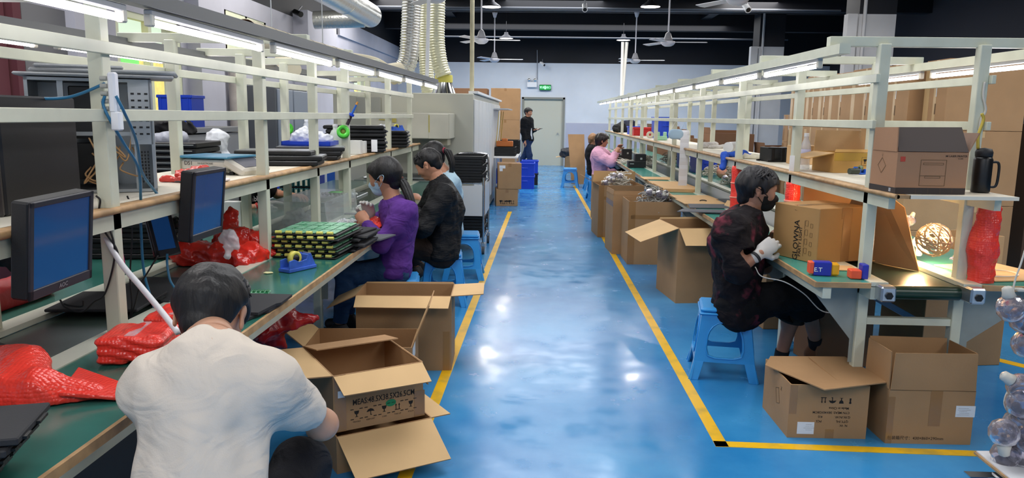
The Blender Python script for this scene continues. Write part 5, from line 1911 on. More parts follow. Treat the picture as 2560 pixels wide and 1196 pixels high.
# --- foreground: black flat panels, bubble wrap
sheets = []
for i in range(6):
    r = thing('foam_board', 'black flat panel in the stepped stack, lower left corner', 'panel', (-1.26 - .013 * (5 - i) * 1.0, 1.42 - .012 * (5 - i), B + .002 + i * .019), R(14 + 1.5 * (i % 3)), 'black panels stacked at the lower left corner')
    MB().box((0, 0, .008), (.42, .2, .016), b=.003).build('panel', M('black_foam_board', '#26272b', .75, bump=.1, bscale=300), r)
    MB().box((.212, .03, .006), (.012, .05, .006)).build('tab', TRAY, r)
    MB().box((.212, -.06, .006), (.012, .03, .006)).build('tab', TRAY, r)
r_ = heap('bubble_wrap', 'large loose sheet of red bubble wrap heaped at the lower left', 'bubble wrap',
          [((-1.60, 1.84, .75), (-1.32, 1.86, .765), .07, .075), ((-1.45, 2.0, .77), (-1.38, 1.9, .79), .07, .06), ((-1.32, 1.86, .76), (-1.18, 1.9, .745), .06, .03), ((-1.6, 1.72, .745), (-1.34, 1.72, .745), .04, .035),
           ((-1.7, 1.98, .76), (-1.45, 1.98, .78), .08, .07)], REDB, (.012, 22), 3, .007, B)
o = MB().sheet([(-1.33, 2.06, B + .02), (-1.13, 1.96, B + .01), (-1.08, 1.87, B + .006), (-1.24, 1.83, B + .03)], .012).build('bubble_wrap', REDB, bev=.004)
tag(o, 'flat folded tail of red bubble wrap beside the man in white', 'bubble wrap')


def pack(label, c, d, rz):
    r = thing('wrapped_pack', label, 'wrapped pack', (c[0], c[1], B), rz)
    s = SDF([-d[0] / 2 - .03, -d[1] / 2 - .03, -.02], [d[0] / 2 + .03, d[1] / 2 + .03, d[2] + .03], .006)
    x, y, z = s.ax[0][:, None, None], s.ax[1][None, :, None], s.ax[2][None, None, :]
    rr = .016
    qx, qy, qz = np.abs(x) - d[0] / 2 + rr, np.abs(y) - d[1] / 2 + rr, np.abs(z - d[2] / 2) - d[2] / 2 + rr
    s.g = (np.sqrt(np.maximum(qx, 0) ** 2 + np.maximum(qy, 0) ** 2 + np.maximum(qz, 0) ** 2) + np.minimum(np.maximum(qx, np.maximum(qy, qz)), 0) - rr).astype(np.float32)
    s.g += (.0035 * np.sin(z * 210 + 4 * np.sin(x * 20)) * np.ones_like(x + y)).astype(np.float32)
    s.noise(.004, 50, 2)
    s.plane((0, 0, .001), (0, 0, -1))
    mb = MB()
    sdf_into(mb, s)
    mb.build('wrap', REDB, r)
    MB().box((0, 0, d[2] + .001), (.03, d[1] * .8, .003)).build('tape', CLEAR, r)


pack('red bubble-wrapped pack nearest the shoulder of the man in white', (-1.25, 2.25), (.19, .2, .085), R(10))
pack('second red bubble-wrapped pack, just behind the nearer one', (-1.28, 2.60), (.2, .2, .06), R(4))
# --- monitors hung below the shelf
SCR = M('dim_blue_screen', '#16355e', .08, emit=.22, ecol='#23508c', spec=.6)


def monitor(label, tl, tr, bl, br, logo=True, th=.05):
    """screen corners in the world; depth goes away from the viewer"""
    tl, tr, bl, br = [Vector(q) for q in (tl, tr, bl, br)]
    c = (tl + tr + bl + br) / 4
    ux = ((tr - tl) + (br - bl)).normalized()
    uy = ((tl - bl) + (tr - br))
    uy = (uy - ux * uy.dot(ux)).normalized()
    n = ux.cross(uy)
    w = ((tr - tl).length + (br - bl).length) / 2
    h = ((tl - bl).length + (tr - br).length) / 2
    r = thing('monitor', label, 'monitor', tuple(c))
    T = Matrix((ux, uy, n)).transposed().to_4x4()
    MB().box((0, 0, -th / 2), (w, h, th), T=T, b=.006).box((0, 0, -th - .015), (w * .6, h * .6, .03), T=T, b=.01).build('case', BLK2, r)
    mb = MB()
    bz = .016
    for x, y, a, b_ in ((0, h / 2 - bz / 2, w, bz), (0, -h / 2 + bz * .9, w, bz * 1.8), (w / 2 - bz / 2, 0, bz, h), (-w / 2 + bz / 2, 0, bz, h)):
        mb.box((x, y, .003), (a, b_, .008), T=T, b=.002)
    z = mb.build('bezel', M('dark_bezel', '#2a2930', .4), r)
    MB().box((0, .006, .0015), (w - 2 * bz, h - 2.8 * bz, .002), T=T).build('screen', SCR, r)
    if logo:
        MB().text('AOC', T @ Matrix.Translation((0, -h / 2 + bz * .9, .0085)), .018, 1, True).build('logo', M('logo_grey', '#8b8b90', .4), z)
    MB().cyl(c - n * th + uy * h * .3, (c.x - .02, c.y + .14, 1.13), .012, n=10).build('arm', DARK, r, world=True)
    return r


monitor('larger monitor with a dim blue screen hanging at the left edge', W(78, 500, X=-1.345), W(240, 481, X=-1.345), W(62, 765, X=-1.375), W(214, 691, X=-1.375))
monitor('smaller upright monitor with a dim blue screen hanging near the bent head', W(486, 430, X=-1.345), W(564, 419, X=-1.345), W(470, 610, X=-1.375), W(551, 580, X=-1.375), False)
monitor('blank black display tilted back behind the man in white', W(385, 533, Y=3.05), W(449, 528, Y=3.15), W(366, 645, Y=2.95), W(425, 632, Y=3.05), False, .02).children[2].data.materials[0] = M('blank_screen', '#15181c', .1, spec=.6)


def cable(label, pts, r, mat, name='cable', n=8, cat='cable'):
    p = spline(pts, 8)
    return tag(MB().tube(p, r, n).build(name, mat), label, cat)


BLC = M('blue_network_cable', '#2a6f95', .4)
BKC = M('black_cable', '#141416', .5)
WHC = M('white_tube_plastic', '#d9d9dc', .35)
PKC = M('pink_cord', '#c33a73', .5)
cable('fat white tube sloping from the rack post down to the man in white', [W(238, 535, Y=2.5), W(252, 570, Y=2.48), W(300, 655, Y=2.42), W(350, 715, Y=2.35), W(400, 775, Y=2.28), W(445, 832, Y=2.2)], .0095, WHC, n=12)
cable('blue cable running along the top left to the power strip on the post', [W(-40, 244, Y=2.44), W(60, 246, Y=2.44), W(150, 246, Y=2.44), W(200, 235, Y=2.44), W(262, 209, Y=2.44)], .005, BLC)
cable('blue cable hanging left of the other, from strip to bench', [W(262, 240, Y=2.42), W(258, 262, Y=2.42), W(275, 300, Y=2.42), W(310, 360, Y=2.5), W(345, 420, Y=2.6), W(352, 500, Y=2.7), W(352, 560, Y=2.75), W(360, 680, Y=2.8), W(385, 770, Y=2.8)], .005, BLC)
cable('blue cable hanging right of the other, ending at the black display', [W(290, 240, Y=2.42), W(310, 280, Y=2.45), W(340, 350, Y=2.6), W(355, 430, Y=2.75), W(385, 475, Y=2.9), W(425, 520, Y=3.05)], .005, BLC)
cable('short blue cable below the black display', [W(418, 635, Y=3.0), W(418, 660, Y=3.0), W(425, 700, Y=2.98), W(440, 725, Y=2.98)], .005, BLC)
for i, (lab, pts) in enumerate((('black cable looping from the large monitor past the post', [(240, 490), (250, 500), (248, 520), (243, 545), (262, 580), (290, 620), (300, 660)]),
                                ('black cable hanging down the front of the rack post', [(245, 530), (268, 560), (285, 610), (284, 660), (262, 735), (235, 755), (205, 780), (165, 770), (150, 750)]),
                                ('black cable sagging between post and monitor foot', [(160, 760), (175, 765), (205, 766), (208, 752)]),
                                ('thin black cable hanging from the shelf beside the display', [(318, 490), (328, 520), (330, 600), (325, 690), (330, 760), (325, 795)]),
                                ('black lead with a plug lying near the wrapped packs', [(395, 640), (370, 680), (350, 715), (338, 760), (325, 800), (318, 815)]))):
    cable(lab, [W(x, y, Y=(2.44 if i < 3 else 2.72)) for x, y in pts], .0032, BKC)
cable('pink cord hanging behind the rack post', [W(298, 510, Y=2.6), W(303, 560, Y=2.6), W(305, 620, Y=2.6), W(312, 665, Y=2.6), W(308, 700, Y=2.62)], .002, PKC)
cable('twin black cord lying on the belt at the left edge', [W(-20, 855, Z=.735), W(30, 872, Z=.735), W(70, 890, Z=.735)], .006, BKC)
r = thing('power_strip', 'white power strip strapped to the rack post with blue cables', 'power strip', tuple(W(284, 232, Y=2.43)))
MB().box((0, 0, 0), (.025, .03, .13), b=.006).build('body', WHITE, r)
mb = MB()
for k in range(5):
    mb.cyl((-.018, -.0, .045 - k * .024), (-.040, -.0, .045 - k * .024), .008, n=10)
mb.build('plug', M('plug_grey', '#a7a79e', .5), r)
MB().box((.005, 0, -.09), (.03, .028, .06), b=.004).build('switch_box', WHITE, r)
# --- bench level, behind the post: black trays, red film
pt = tray_proto(.46, .34, .026, lab='black tray stacked on the rear worktop behind the rack post', grp='black trays on the left rear worktop', loc=(-2.14, 3.95, B), rz=R(4))
for k in range(1, 8):
    dup(pt, (-2.14 + .012 * ((k * 3) % 4 - 1), 3.95 + .01 * (k % 3), B + k * .027), R(4 + 2 * (k % 3 - 1)))
for k, (x, y) in enumerate(((-1.68, 3.25), (-1.66, 3.05), (-1.70, 2.86))):
    r = thing('foam_board', ['far', 'middle', 'near'][k] + ' black flat panel lying on the left belt behind the bent head', 'panel', (x, y, .726 + .012 * k), R(3 * k))
    MB().box((0, 0, .006), (.34, .3, .012), b=.003).build('panel', M('black_foam_board', '#26272b', .75), r)
    MB().box((.18, .05, .004), (.02, .06, .006)).build('tab', TRAY, r)
heap('red_film', 'crumpled heap of red plastic film behind the bent head', 'plastic film',
     [((-1.82, 3.78, .76), (-1.5, 3.80, .77), .09, .09), ((-1.66, 3.95, .80), (-1.46, 3.98, .78), .10, .07), ((-1.74, 4.1, .80), (-1.72, 4.12, .93), .09, .04), ((-1.5, 3.72, .74), (-1.46, 3.95, .76), .05, .05), ((-1.6, 3.85, .82), (-1.58, 3.9, .86), .08, .05)],
     REDF, (.018, 30), 5, .007, .726)
heap('clear_film', 'crumpled piece of clear film on the red film heap', 'plastic film', [(W(575, 590, Y=3.66), W(570, 640, Y=3.62), .035, .02), (W(560, 600, Y=3.66), W(592, 620, Y=3.66), .03, .02)], CLEAR, (.008, 60), 2, .006)
heap('red_film', 'long red wrapped bundle on the rear worktop left of the post', 'plastic film', [((-2.1, 2.3, .78), (-2.08, 2.98, .78), .075, .07), ((-2.14, 2.3, .76), (-2.14, 2.98, .76), .06, .06)], M('matt_red_wrap', '#a92a2e', .45, bump=.2, bscale=40), (.004, 30), 4, .008, B)
heap('red_film', 'dark red film sagging under the left bench above the cartons', 'plastic film', [(W(650, 830, Y=3.42), W(720, 800, Y=3.5), .07, .06), (W(720, 800, Y=3.5), W(795, 796, Y=3.56), .06, .02), (W(690, 850, Y=3.48), W(715, 868, Y=3.5), .06, .03)], REDD, (.02, 22), 8, .008)
for k in range(2):
    r = thing('foam_board', ('upper' if k else 'lower') + ' black flat panel at the bench edge right of the bent head', 'panel', (-1.20 + .02 * k, 2.80 + .07 * k, B + .001 + .011 * k), R(-3 + 4 * k))
    MB().prism([(-.17, -.13), (.13, -.16), (.15, -.02), (.165, .0), (.165, .14), (-.15, .15)], .01, Matrix.Translation((0, 0, .005))).build('panel', M('black_foam_board', '#26272b', .75), r)
PCB = M('green_circuit_board', '#2f8a58', .35, var=.3, vscale=40, col2='#7fb596', thr=(.55, .6))
r = thing('circuit_board', 'small green circuit board strip on the black panel by the bent head', 'circuit board', (-1.19, 3.10, B + .002), R(8))
MB().box((0, 0, .004), (.09, .05, .004)).build('board', PCB, r)
mb = MB()
for k in range(5):
    mb.box((-.036 + k * .018, 0, .009), (.01, .034, .008), b=.001)
mb.build('component', M('green_part', '#1f6a3f', .4), r)
tag(MB().prism([(-.022, -.01), (.0, -.02), (.024, -.004), (.012, .014), (-.018, .014)], .003).build('paper_scrap', M('yellow_paper', '#e2dca6', .8)), 'small yellowish paper scrap beside the blue tape dispenser', 'paper scrap').location = (-1.30, 3.52, B + .002)
# tape dispenser
TD = M('scuffed_blue_plastic', '#3d66c9', .4, var=.25, vscale=18)


def dispenser(label, loc, rz, mat=TD, tape='#d9cf5e', sc=1.0):
    r = thing('tape_dispenser', label, 'tape dispenser', loc, rz)
    T = Matrix.Rotation(PI / 2, 4, 'X')
    prof = [(-.085, 0), (.085, 0), (.085, .02), (.06, .075), (.045, .078), (.03, .05), (-.02, .045), (-.05, .06), (-.085, .055)]
    mb = MB()
    for k in (-1, 1):
        mb.prism([(x * sc, y * sc) for x, y in prof], .006 * sc, Matrix.Translation((0, k * .03 * sc, 0)) @ T)
    mb.prism([(x * sc, y * sc) for x, y in ((-.09, 0), (.09, 0), (.09, .016), (-.09, .016))], .075 * sc, T)
    mb.prism([(x * sc, y * sc) for x, y in ((.04, .016), (.085, .016), (.06, .07), (.045, .07))], .06 * sc, T)
    mb.build('body', mat, r, bev=.002)
    rl = MB().lathe([(.02 * sc, -.012 * sc), (.036 * sc, -.012 * sc), (.036 * sc, .012 * sc), (.02 * sc, .012 * sc), (.02 * sc, -.012 * sc)], Matrix.Translation((-.02 * sc, 0, .058 * sc)) @ T, 24).build('tape_roll', M('roll_' + tape, tape, .3), r)
    MB().lathe([(.001, -.014 * sc), (.019 * sc, -.014 * sc), (.019 * sc, .014 * sc), (.001, .014 * sc)], Matrix.Translation((-.02 * sc, 0, .058 * sc)) @ T, 20).build('hub', DARK, rl)
    MB().box((.062 * sc, 0, .074 * sc), (.004, .05 * sc, .008 * sc)).build('cutter', ALU, r)
    return r


dispenser('scuffed blue tape dispenser on the left bench beside the circuit board stack', (-1.19, 3.62, B), R(62))
# --- stack of trays with green boards and yellow capacitors
YC = M('yellow_capacitor', '#d9d36a', .4)
bt = thing('circuit_tray', 'tray of green boards and yellow capacitors before the woman in purple', 'tray', (-1.24, 4.12, B), R(-4), 'board trays stacked before the woman in purple')
MB().box((0, 0, .004), (.36, .44, .008), b=.002).build('panel', TRAY, bt)
mb, mc = MB(), MB()
for j in range(3):
    for i in range(6):
        x = -.14 + i * .056
        mb.box((x, -.14 + j * .14, .013), (.048, .125, .004))
for i in range(6):
    MB().cyl((-.158 + i * .056, -.205, .014), (-.126 + i * .056, -.205, .014), .0095, n=10).build('capacitor', YC, bt)
mb.build('circuit_boards', PCB, bt)
for k in range(1, 6):
    dup(bt, (-1.24 + .014 * ((k * 2) % 3 - 1), 4.12 + .012 * (k % 2), B + k * .024), R(-4 + 1.5 * (k % 3 - 1)))
bp = thing('foam_board', 'black flat panel in the loose pile beside the board trays', 'panel', (-1.09, 4.28, B), R(-8), 'loose black panels beside the board trays')
MB().box((0, 0, .005), (.16, .3, .010), b=.002).build('panel', M('black_foam_board', '#26272b', .75), bp)
MB().box((.06, -.16, .004), (.05, .03, .005)).build('tab', TRAY, bp)
for k in range(1, 7):
    dup(bp, (-1.10 + .02 * (k % 3), 4.28 + .03 * (k % 2) + .015 * k, B + k * .0125), R(-8 + 5 * (k % 3 - 1)))
r = thing('foam_board', 'large grey-black panel lying at the elbow of the woman in purple', 'panel', (-1.07, 4.62, B + .002), R(-14))
MB().prism([(-.15, -.13), (.08, -.17), (.13, -.1), (.13, .12), (-.13, .14)], .008, Matrix.Translation((0, 0, .006))).build('panel', M('grey_foam_board', '#55585e', .7), r)
# --- acrylic cover, tray of bags
r = thing('acrylic_cover', 'clear acrylic cover box standing over the left belt', 'acrylic box', (-1.62, 5.35, .725))
for a in (((-.2, -.45, 0), (.22, -.45, 0), (.2, -.45, .2), (-.16, -.45, .2)), ((.22, -.45, 0), (.2, .45, 0), (.18, .45, .2), (.2, -.45, .2)), ((-.2, -.45, 0), (-.2, .45, 0), (-.16, .45, .2), (-.16, -.45, .2)), ((-.16, -.45, .2), (.2, -.45, .2), (.18, .45, .2), (-.16, .45, .2))):
    MB().sheet(a, .004).build('side_sheet', ACR, r)
MB().box((.1, .2, .204), (.09, .1, .002)).build('green_note', M('pale_green_note', '#9fe3a0', .6), r)
heap('film_bag', 'bag of clear crumpled film inside the acrylic cover', 'plastic bag', [((-1.72, 5.1, .78), (-1.66, 5.1, .82), .055, .05), ((-1.64, 5.2, .77), (-1.62, 5.3, .8), .05, .04)], CLEAR, (.01, 60), 2, .007, .726)
r = thing('parts_tray', 'shallow white tray of small clear parts by the acrylic cover', 'tray', (-1.27, 5.06, B), R(5))
MB().box((0, 0, .015), (.26, .36, .03), b=.006).build('tray', M('milky_plastic', '#cfd2cd', .3), r)
mb = MB()
for k in range(60):
    mb.sphere((random.uniform(-.11, .11), random.uniform(-.16, .16), .034), random.uniform(.008, .014), 6, 4)
o = mb.build('small_parts', CLEAR, r)
o['kind'] = 'stuff'
heap('red_bubble_piece', 'crumpled red bubble wrap under the hands of the woman in purple', 'bubble wrap', [((-1.2, 5.0, .77), (-1.1, 5.05, .77), .045, .05), ((-1.12, 4.92, .76), (-1.05, 5.0, .76), .04, .03)], REDB, (.012, 45), 3, .006, B)
tag(MB().box((0, 0, .004), (.13, .05, .008), b=.003).build('small_device', M('grey_metal_part', '#a7abb0', .3, .6)), 'small silver part held by the woman in purple', 'part').location = W(885, 536, Y=5.0)
r = thing('test_fixture', 'grey metal test fixture on the rear worktop before the woman in purple', 'fixture', (-1.66, 6.2, .725))
MB().box((0, 0, .02), (.34, .5, .04), b=.004).box((0, 0, .1), (.34, .5, .03), b=.004).build('frame_plate', ALU, r)
MB().box((.15, -.2, .06), (.05, .06, .13)).box((-.12, .1, .06), (.1, .2, .07)).build('block', DARK, r)
mb = MB()
for k in range(14):
    mb.sphere((-.15 + k * .023, -.1 + .02 * (k % 3), .13), .014, 8, 6)
mb.build('knob_row', M('milky_plastic', '#cfd2cd', .3), r)
r = thing('board_rack', 'rack of upright teal circuit boards on the rear worktop', 'board rack', (-2.2, 6.75, B), R(8))
MB().box((0, 0, .015), (.34, .2, .03)).box((0, .08, .11), (.34, .01, .2)).build('rack', DARK, r)
for j in range(2):
    for i in range(7):
        b_ = MB().box((-.14 + i * .046, -.03, .06 + j * .085), (.04, .05, .07), b=.003).build('board', M('teal_board', '#1e5a60', .4), r)
        MB().box((-.14 + i * .046, -.058, .06 + j * .085), (.018, .01, .05)).build('part', M('ivory_part', '#d6d3c0', .4), b_)
r = thing('tape_tub', 'small white tub on the rear worktop below the gloved hand', 'tub', (-2.12, 5.75, B))
MB().lathe([(.001, 0), (.045, 0), (.05, .055), (.044, .055), (.04, .006), (.001, .006)], n=24).build('tub', WHITE, r)
tag(MB().box((0, 0, .095), (.11, .06, .19), b=.003).build('white_carton', M('white_card', '#d4d6d3', .6)), 'white upright carton on rear worktop behind the red film', 'carton').location = (-1.99, 4.82, B)
# --- shelf
PCBLK = M('black_computer_case', '#1b1c20', .4, bump=.05, bscale=400)


def tower(label, c, d, rz, sc=1):
    r = thing('computer_tower', label, 'computer', (c[0], c[1], S), rz)
    w, dp, h = d
    MB().box((0, 0, h / 2), (w, dp, h), b=.006).build('case', PCBLK, r)
    MB().box((0, -dp / 2 - .008, h / 2 - .03), (w * .96, .02, h * .84), b=.006).build('front_panel', M('dark_front_panel', '#3a3637', .25), r)
    MB().box((0, -dp / 2 - .005, h - .045), (w, .03, .004)).box((0, -dp / 2 - .012, h - .02), (w, .004, .004)).build('trim_strip', ALU, r)
    MB().box((-w * .2, -dp / 2 - .02, h * .70), (w * .34, .004, .012), b=.001).build('badge', M('dark_badge', '#3c3b3f', .3), r)
    return r


tower('black computer tower with a glossy front on the shelf behind the rack bar', (-1.71, 2.40), (.20, .40, .36), R(2))
tower('black computer tower at the far left end of the shelf', (-1.93, 2.34), (.2, .42, .34), R(-4))
tag(MB().box((0, 0, .06), (.09, .1, .12), b=.01).box((-.2, .0, .06), (.28, .2, .12), b=.02).build('black_box', M('dusty_black', '#2d2d2c', .5)), 'dusty black box lying on the computer at the far left end', 'box').location = (-1.96, 2.3, S + .345)
# opened chassis
STEEL = M('galvanised_steel', '#a9adaf', .35, .7, var=.12, vscale=6)
r = thing('open_computer_case', 'opened steel computer chassis on the shelf with wires hanging inside', 'computer', (-1.80, 3.02, S), R(27))
w, dp, h = .43, .28, .44
mb = MB().box((0, dp / 2 - .005, h / 2), (w, .01, h)).box((0, 0, .006), (w, dp, .012)).box((0, 0, h - .006), (w, dp, .012)).box((w / 2 - .006, 0, h / 2), (.012, dp, h)).box((-w / 2 + .006, 0, h / 2), (.012, dp, h))
mb.build('chassis', STEEL, r)
mb = MB()
for x in (-.1, .03, .15):
    mb.box((x, -dp / 2 + .02, h / 2), (.02, .02, h))
mb.box((.0, -dp / 2 + .02, h * .52), (w, .02, .015)).box((.17, -dp / 2 + .01, h * .7), (.08, .02, .24))
mb.build('drive_bay', STEEL, r)
mb = MB()
for i in range(9):
    for j in range(13):
        mb.box((-.195 + i * .011, -dp / 2 + .002, .16 + j * .013), (.0075, .004, .009))
mb.build('vent_holes', DARK, r)
mb = MB()
for j in range(7):
    for i in range(3):
        mb.box((.145 + i * .024, -dp / 2 - .001, h * .52 + j * .026), (.012, .004, .007))
mb.build('slot_holes', DARK, r)
mb = MB()
for j in range(10):
    for i in range(4):
        mb.box((.155 + i * .011, -dp / 2 + .006, .04 + j * .013), (.006, .02, .008))
mb.build('vent_holes', DARK, r)
MB().box((-.02, -dp / 2 + .09, .31), (.11, .14, .2), b=.004).box((-.03, -dp / 2 + .1, .12), (.16, .1, .14)).build('power_supply', DARK, r)
mb = MB().box((-.2 + .045, -dp / 2 + .004, .09), (.085, .006, .13))
for k in range(5):
    mb.box((-.155, -dp / 2 - .003, .04 + k * .024), (.06, .006, .014))
mb.build('port_plate', M('port_plate', '#b9bcbb', .35, .5), r)
mb = MB()
for k in range(9):
    a = Vector((random.uniform(-.02, .1), -dp / 2 + .03, random.uniform(.06, .2)))
    mb.tube(spline([a, a + V3(random.uniform(-.04, .04), -.02, -.03), a + V3(random.uniform(-.08, .08), -.03, -.05), a + V3(random.uniform(-.08, .08), .0, .06)], 5), .0035, 6)
mb.build('wires', M('tan_wire', '#b08a5e', .5), r)
tag(MB().box((0, 0, .008), (.54, .3, .012), rz=R(27), b=.005).box((.03, .02, .024), (.5, .28, .016), rz=R(24), b=.006).box((-.06, -.02, .04), (.3, .26, .014), rz=R(30), b=.006).build('foam_sheet', M('grey_foam_sheet', '#9fa2a5', .7, bump=.3, bscale=60)), 'grey foam sheets lying on top of the opened chassis', 'foam sheet').location = (-1.76, 3.0, S + .442)
# scale
r = thing('weighing_scale', 'white weighing scale with a blue platter on the shelf', 'scale', (-1.68, 3.98, S), R(-12))
MB().box((-.05, .0, .045), (.27, .25, .06), b=.012).build('body', M('ivory_plastic', '#d8d3c8', .4), r)
T = Matrix.Translation((.13, 0, .04)) @ Matrix.Rotation(R(28), 4, 'Y')
d_ = MB().box((0, 0, .0), (.13, .25, .045), T=T, b=.01).build('display_housing', M('ivory_plastic', '#d8d3c8', .4), r)
MB().box((.0, 0, .024), (.09, .19, .003), T=T).build('display', M('display_grey', '#6e6f7a', .2), d_)
MB().box((-.05, 0, .088), (.33, .28, .012), b=.005).box((-.05, 0, .078), (.2, .16, .012)).build('platter', M('teal_platter', '#3f86a8', .3), r)
MB().text('DS1', Matrix.Translation((-.13, -.127, .055)) @ RXF, .03).text('SHI-ELECTRONIC', Matrix.Translation((-.03, -.127, .055)) @ RXF, .012).build('print', INK, r)
for x in (-.15, .1):
    for y in (-.09, .09):
        MB().cyl((x, y, 0), (x, y, .016), .014, n=12).build('foot', DARK, r)
heap('red_film', 'crumpled red film on the shelf beside the weighing scale', 'plastic film', [((-1.68, 3.5, S + .01), (-1.58, 3.45, S + .03), .045, .05), ((-1.72, 3.42, S), (-1.6, 3.4, S), .03, .03)], M('pink_red_film', '#d8493f', .25, bump=.5, bscale=30), (.012, 50), 3, .006, S)
r = thing('hand_tool', 'small yellow and orange hand tool on the shelf in front of the scale', 'tool', (-1.50, 3.32, S), R(25))
MB().cyl((-.05, 0, .014), (.0, 0, .014), .013, n=12).build('grip', M('yellow_grip', '#d9b821', .4), r)
MB().cyl((.0, 0, .014), (.05, .01, .014), .011, n=12).build('tail', M('orange_grip', '#b96a2a', .4), r)
MB().tube(spline([(-.05, 0, .014), (-.1, .02, .012), (-.12, .06, .01), (-.08, .08, .008)], 6), .0025, 6).build('cord', BKC, r)
tag(MB().box((0, 0, .006), (.1, .06, .012), b=.003).build('white_card_box', WHITE), 'small white card lying on the shelf near the hand tool', 'card').location = (-1.52, 3.5, S)
# bags behind the scale
bk = thing('packed_tray', 'black slatted tray stacked beyond the shelf under white film', 'tray', (-2.55, 5.25, 1.06), R(5), 'black slatted trays beyond the shelf')
MB().box((0, 0, .018), (.42, .5, .036), b=.006).build('panel', TRAY, bk)
mb = MB().box((0, -.253, .02), (.38, .01, .006))
mb.build('pale_strip', M('grey_strip', '#8f9290', .4), bk)
for k in range(1, 6):
    dup(bk, (-2.55 + .01 * (k % 2), 5.25, 1.06 + k * .04))
r = thing('rear_cabinet', 'grey cabinet by the windows carrying slatted trays', 'cabinet', (-2.9, 5.35, 0))
MB().box((0, 0, .525), (1.1, .9, 1.05), b=.01).build('body', M('grey_cabinet', '#8e9092', .5), r)
MB().box((.0, -.455, .525), (1.0, .02, .96), b=.006).build('door', M('grey_cabinet_door', '#9b9d9f', .5), r)
heap('film_bag', 'grey-white film draped over the slatted trays', 'plastic bag', [((-2.7, 5.1, 1.30), (-2.45, 5.1, 1.32), .06, .06), ((-2.75, 5.1, 1.2), (-2.72, 5.05, 1.1), .06, .07)], M('grey_white_film', '#a3a6b2', .4, bump=.4, bscale=25), (.01, 30), 3, .009)
heap('black_bag', 'black cloth bag lying on top of the slatted trays', 'bag', [((-2.68, 5.2, 1.40), (-2.45, 5.25, 1.39), .06, .05)], M('black_cloth_bag', '#17171a', .8), (.02, 35), 3, .009)
heap('film_bag', 'puffed white plastic bag behind the rear rack post', 'plastic bag', [((-2.46, 5.62, 1.18), (-2.42, 5.62, 1.30), .11, .09), ((-2.42, 5.66, 1.14), (-2.36, 5.62, 1.14), .09, .07)], WFILM, (.014, 28), 6, .009, 1.06)
r = thing('side_bench', 'low bench by the windows carrying a whitish carton', 'bench', (-3.6, 6.4, 0))
MB().box((0, 0, 1.035), (.9, 1.1, .05), b=.004).build('benchtop', M('grey_cabinet', '#8e9092', .5), r)
for x in (-.4, .4):
    for y in (-.5, .5):
        MB().box((x, y, .5), (.05, .05, 1.0)).build('leg', M('grey_cabinet', '#8e9092', .5), r)
crate('blue bin standing beside the first window behind the chassis', (-3.7, 7.75, 1.346), .35, .3, .32)
r = thing('window_counter', 'grey counter below the first window', 'counter', (-3.85, 7.85, 0))
MB().box((0, 0, 1.32), (1.0, 1.5, .05), b=.004).build('countertop', M('grey_cabinet', '#8e9092', .5), r)
MB().box((0, .02, .64), (.9, 1.4, 1.28)).build('body', M('grey_cabinet_door', '#9b9d9f', .5), r)
# black panels lying on the shelf
sp = thing('black_case', 'flat black case in the nearer low stack on the shelf', 'case', (-1.62, 4.72, S), R(8), 'flat black cases, nearer low stack')
MB().box((0, 0, .014), (.46, .3, .026), b=.005).build('shell', TRAY, sp)
MB().box((0, 0, .028), (.45, .29, .003)).build('top_sheet', M('grey_sheet', '#74777a', .3), sp)
dup(sp, (-1.60, 4.73, S + .031), R(10))
dup(sp, (-1.66, 4.74, S + .062), R(6))
for k in range(3):
    dup(sp, (-1.66 + .02 * k, 5.30, S + .031 * k), R(10 + 2 * k), 'flat black case in the low stack under the blue tray', 'flat black cases under the blue tray')
r = thing('blue_tray', 'flat blue tray under the white bags on the shelf', 'tray', (-1.66, 5.42, S + .095), R(4))
MB().box((0, 0, .006), (.34, .3, .012), b=.003).build('base', CRB, r)
MB().box((0, -.146, .015), (.34, .008, .03)).box((0, .146, .015), (.34, .008, .03)).box((.166, 0, .015), (.008, .3, .03)).box((-.166, 0, .015), (.008, .3, .03)).build('rim', CRB, r)
heap('film_bag', 'knotted white plastic bag on the blue tray', 'plastic bag', [((-1.76, 5.42, S + .14), (-1.62, 5.42, S + .15), .05, .055), ((-1.72, 5.42, S + .18), (-1.70, 5.42, S + .215), .045, .025), ((-1.60, 5.42, S + .13), (-1.54, 5.42, S + .14), .05, .045)], WFILM, (.008, 50), 4, .006, S + .109)
r = thing('bottle', 'clear bottle with white cap standing in the white bag', 'bottle', (-1.70, 5.46, S + .2))
MB().lathe([(.001, 0), (.02, 0), (.02, .04), (.011, .055), (.011, .06), (.001, .06)], n=16).build('bottle_body', CLEAR, r)
MB().cyl((0, 0, .06), (0, 0, .08), .013, n=14).build('cap', WHITE, r)
r = thing('bottle', 'tall milky bottle beside the rack post on the shelf', 'bottle', (-1.60, 5.86, S))
MB().lathe([(.001, 0), (.045, 0), (.048, .01), (.048, .15), (.03, .19), (.018, .2), (.018, .22), (.001, .22)], n=20).build('bottle_body', M('milky_bottle', '#c9d6cf', .2, alpha=.8), r)
MB().cyl((0, 0, .22), (0, 0, .24), .02, n=14).build('cap', WHITE, r)
for k, (y, hh) in enumerate(((6.1, .11), (6.2, .1))):
    tag(MB().box((0, 0, hh / 2), (.09, .07, hh), b=.002).build('small_white_box', M('white_card', '#d4d6d3', .6)), ['left', 'right'][k] + ' one of two small white boxes beside the rack post', 'box').location = (-1.50 - .0 * k, y + .05 * k, S)
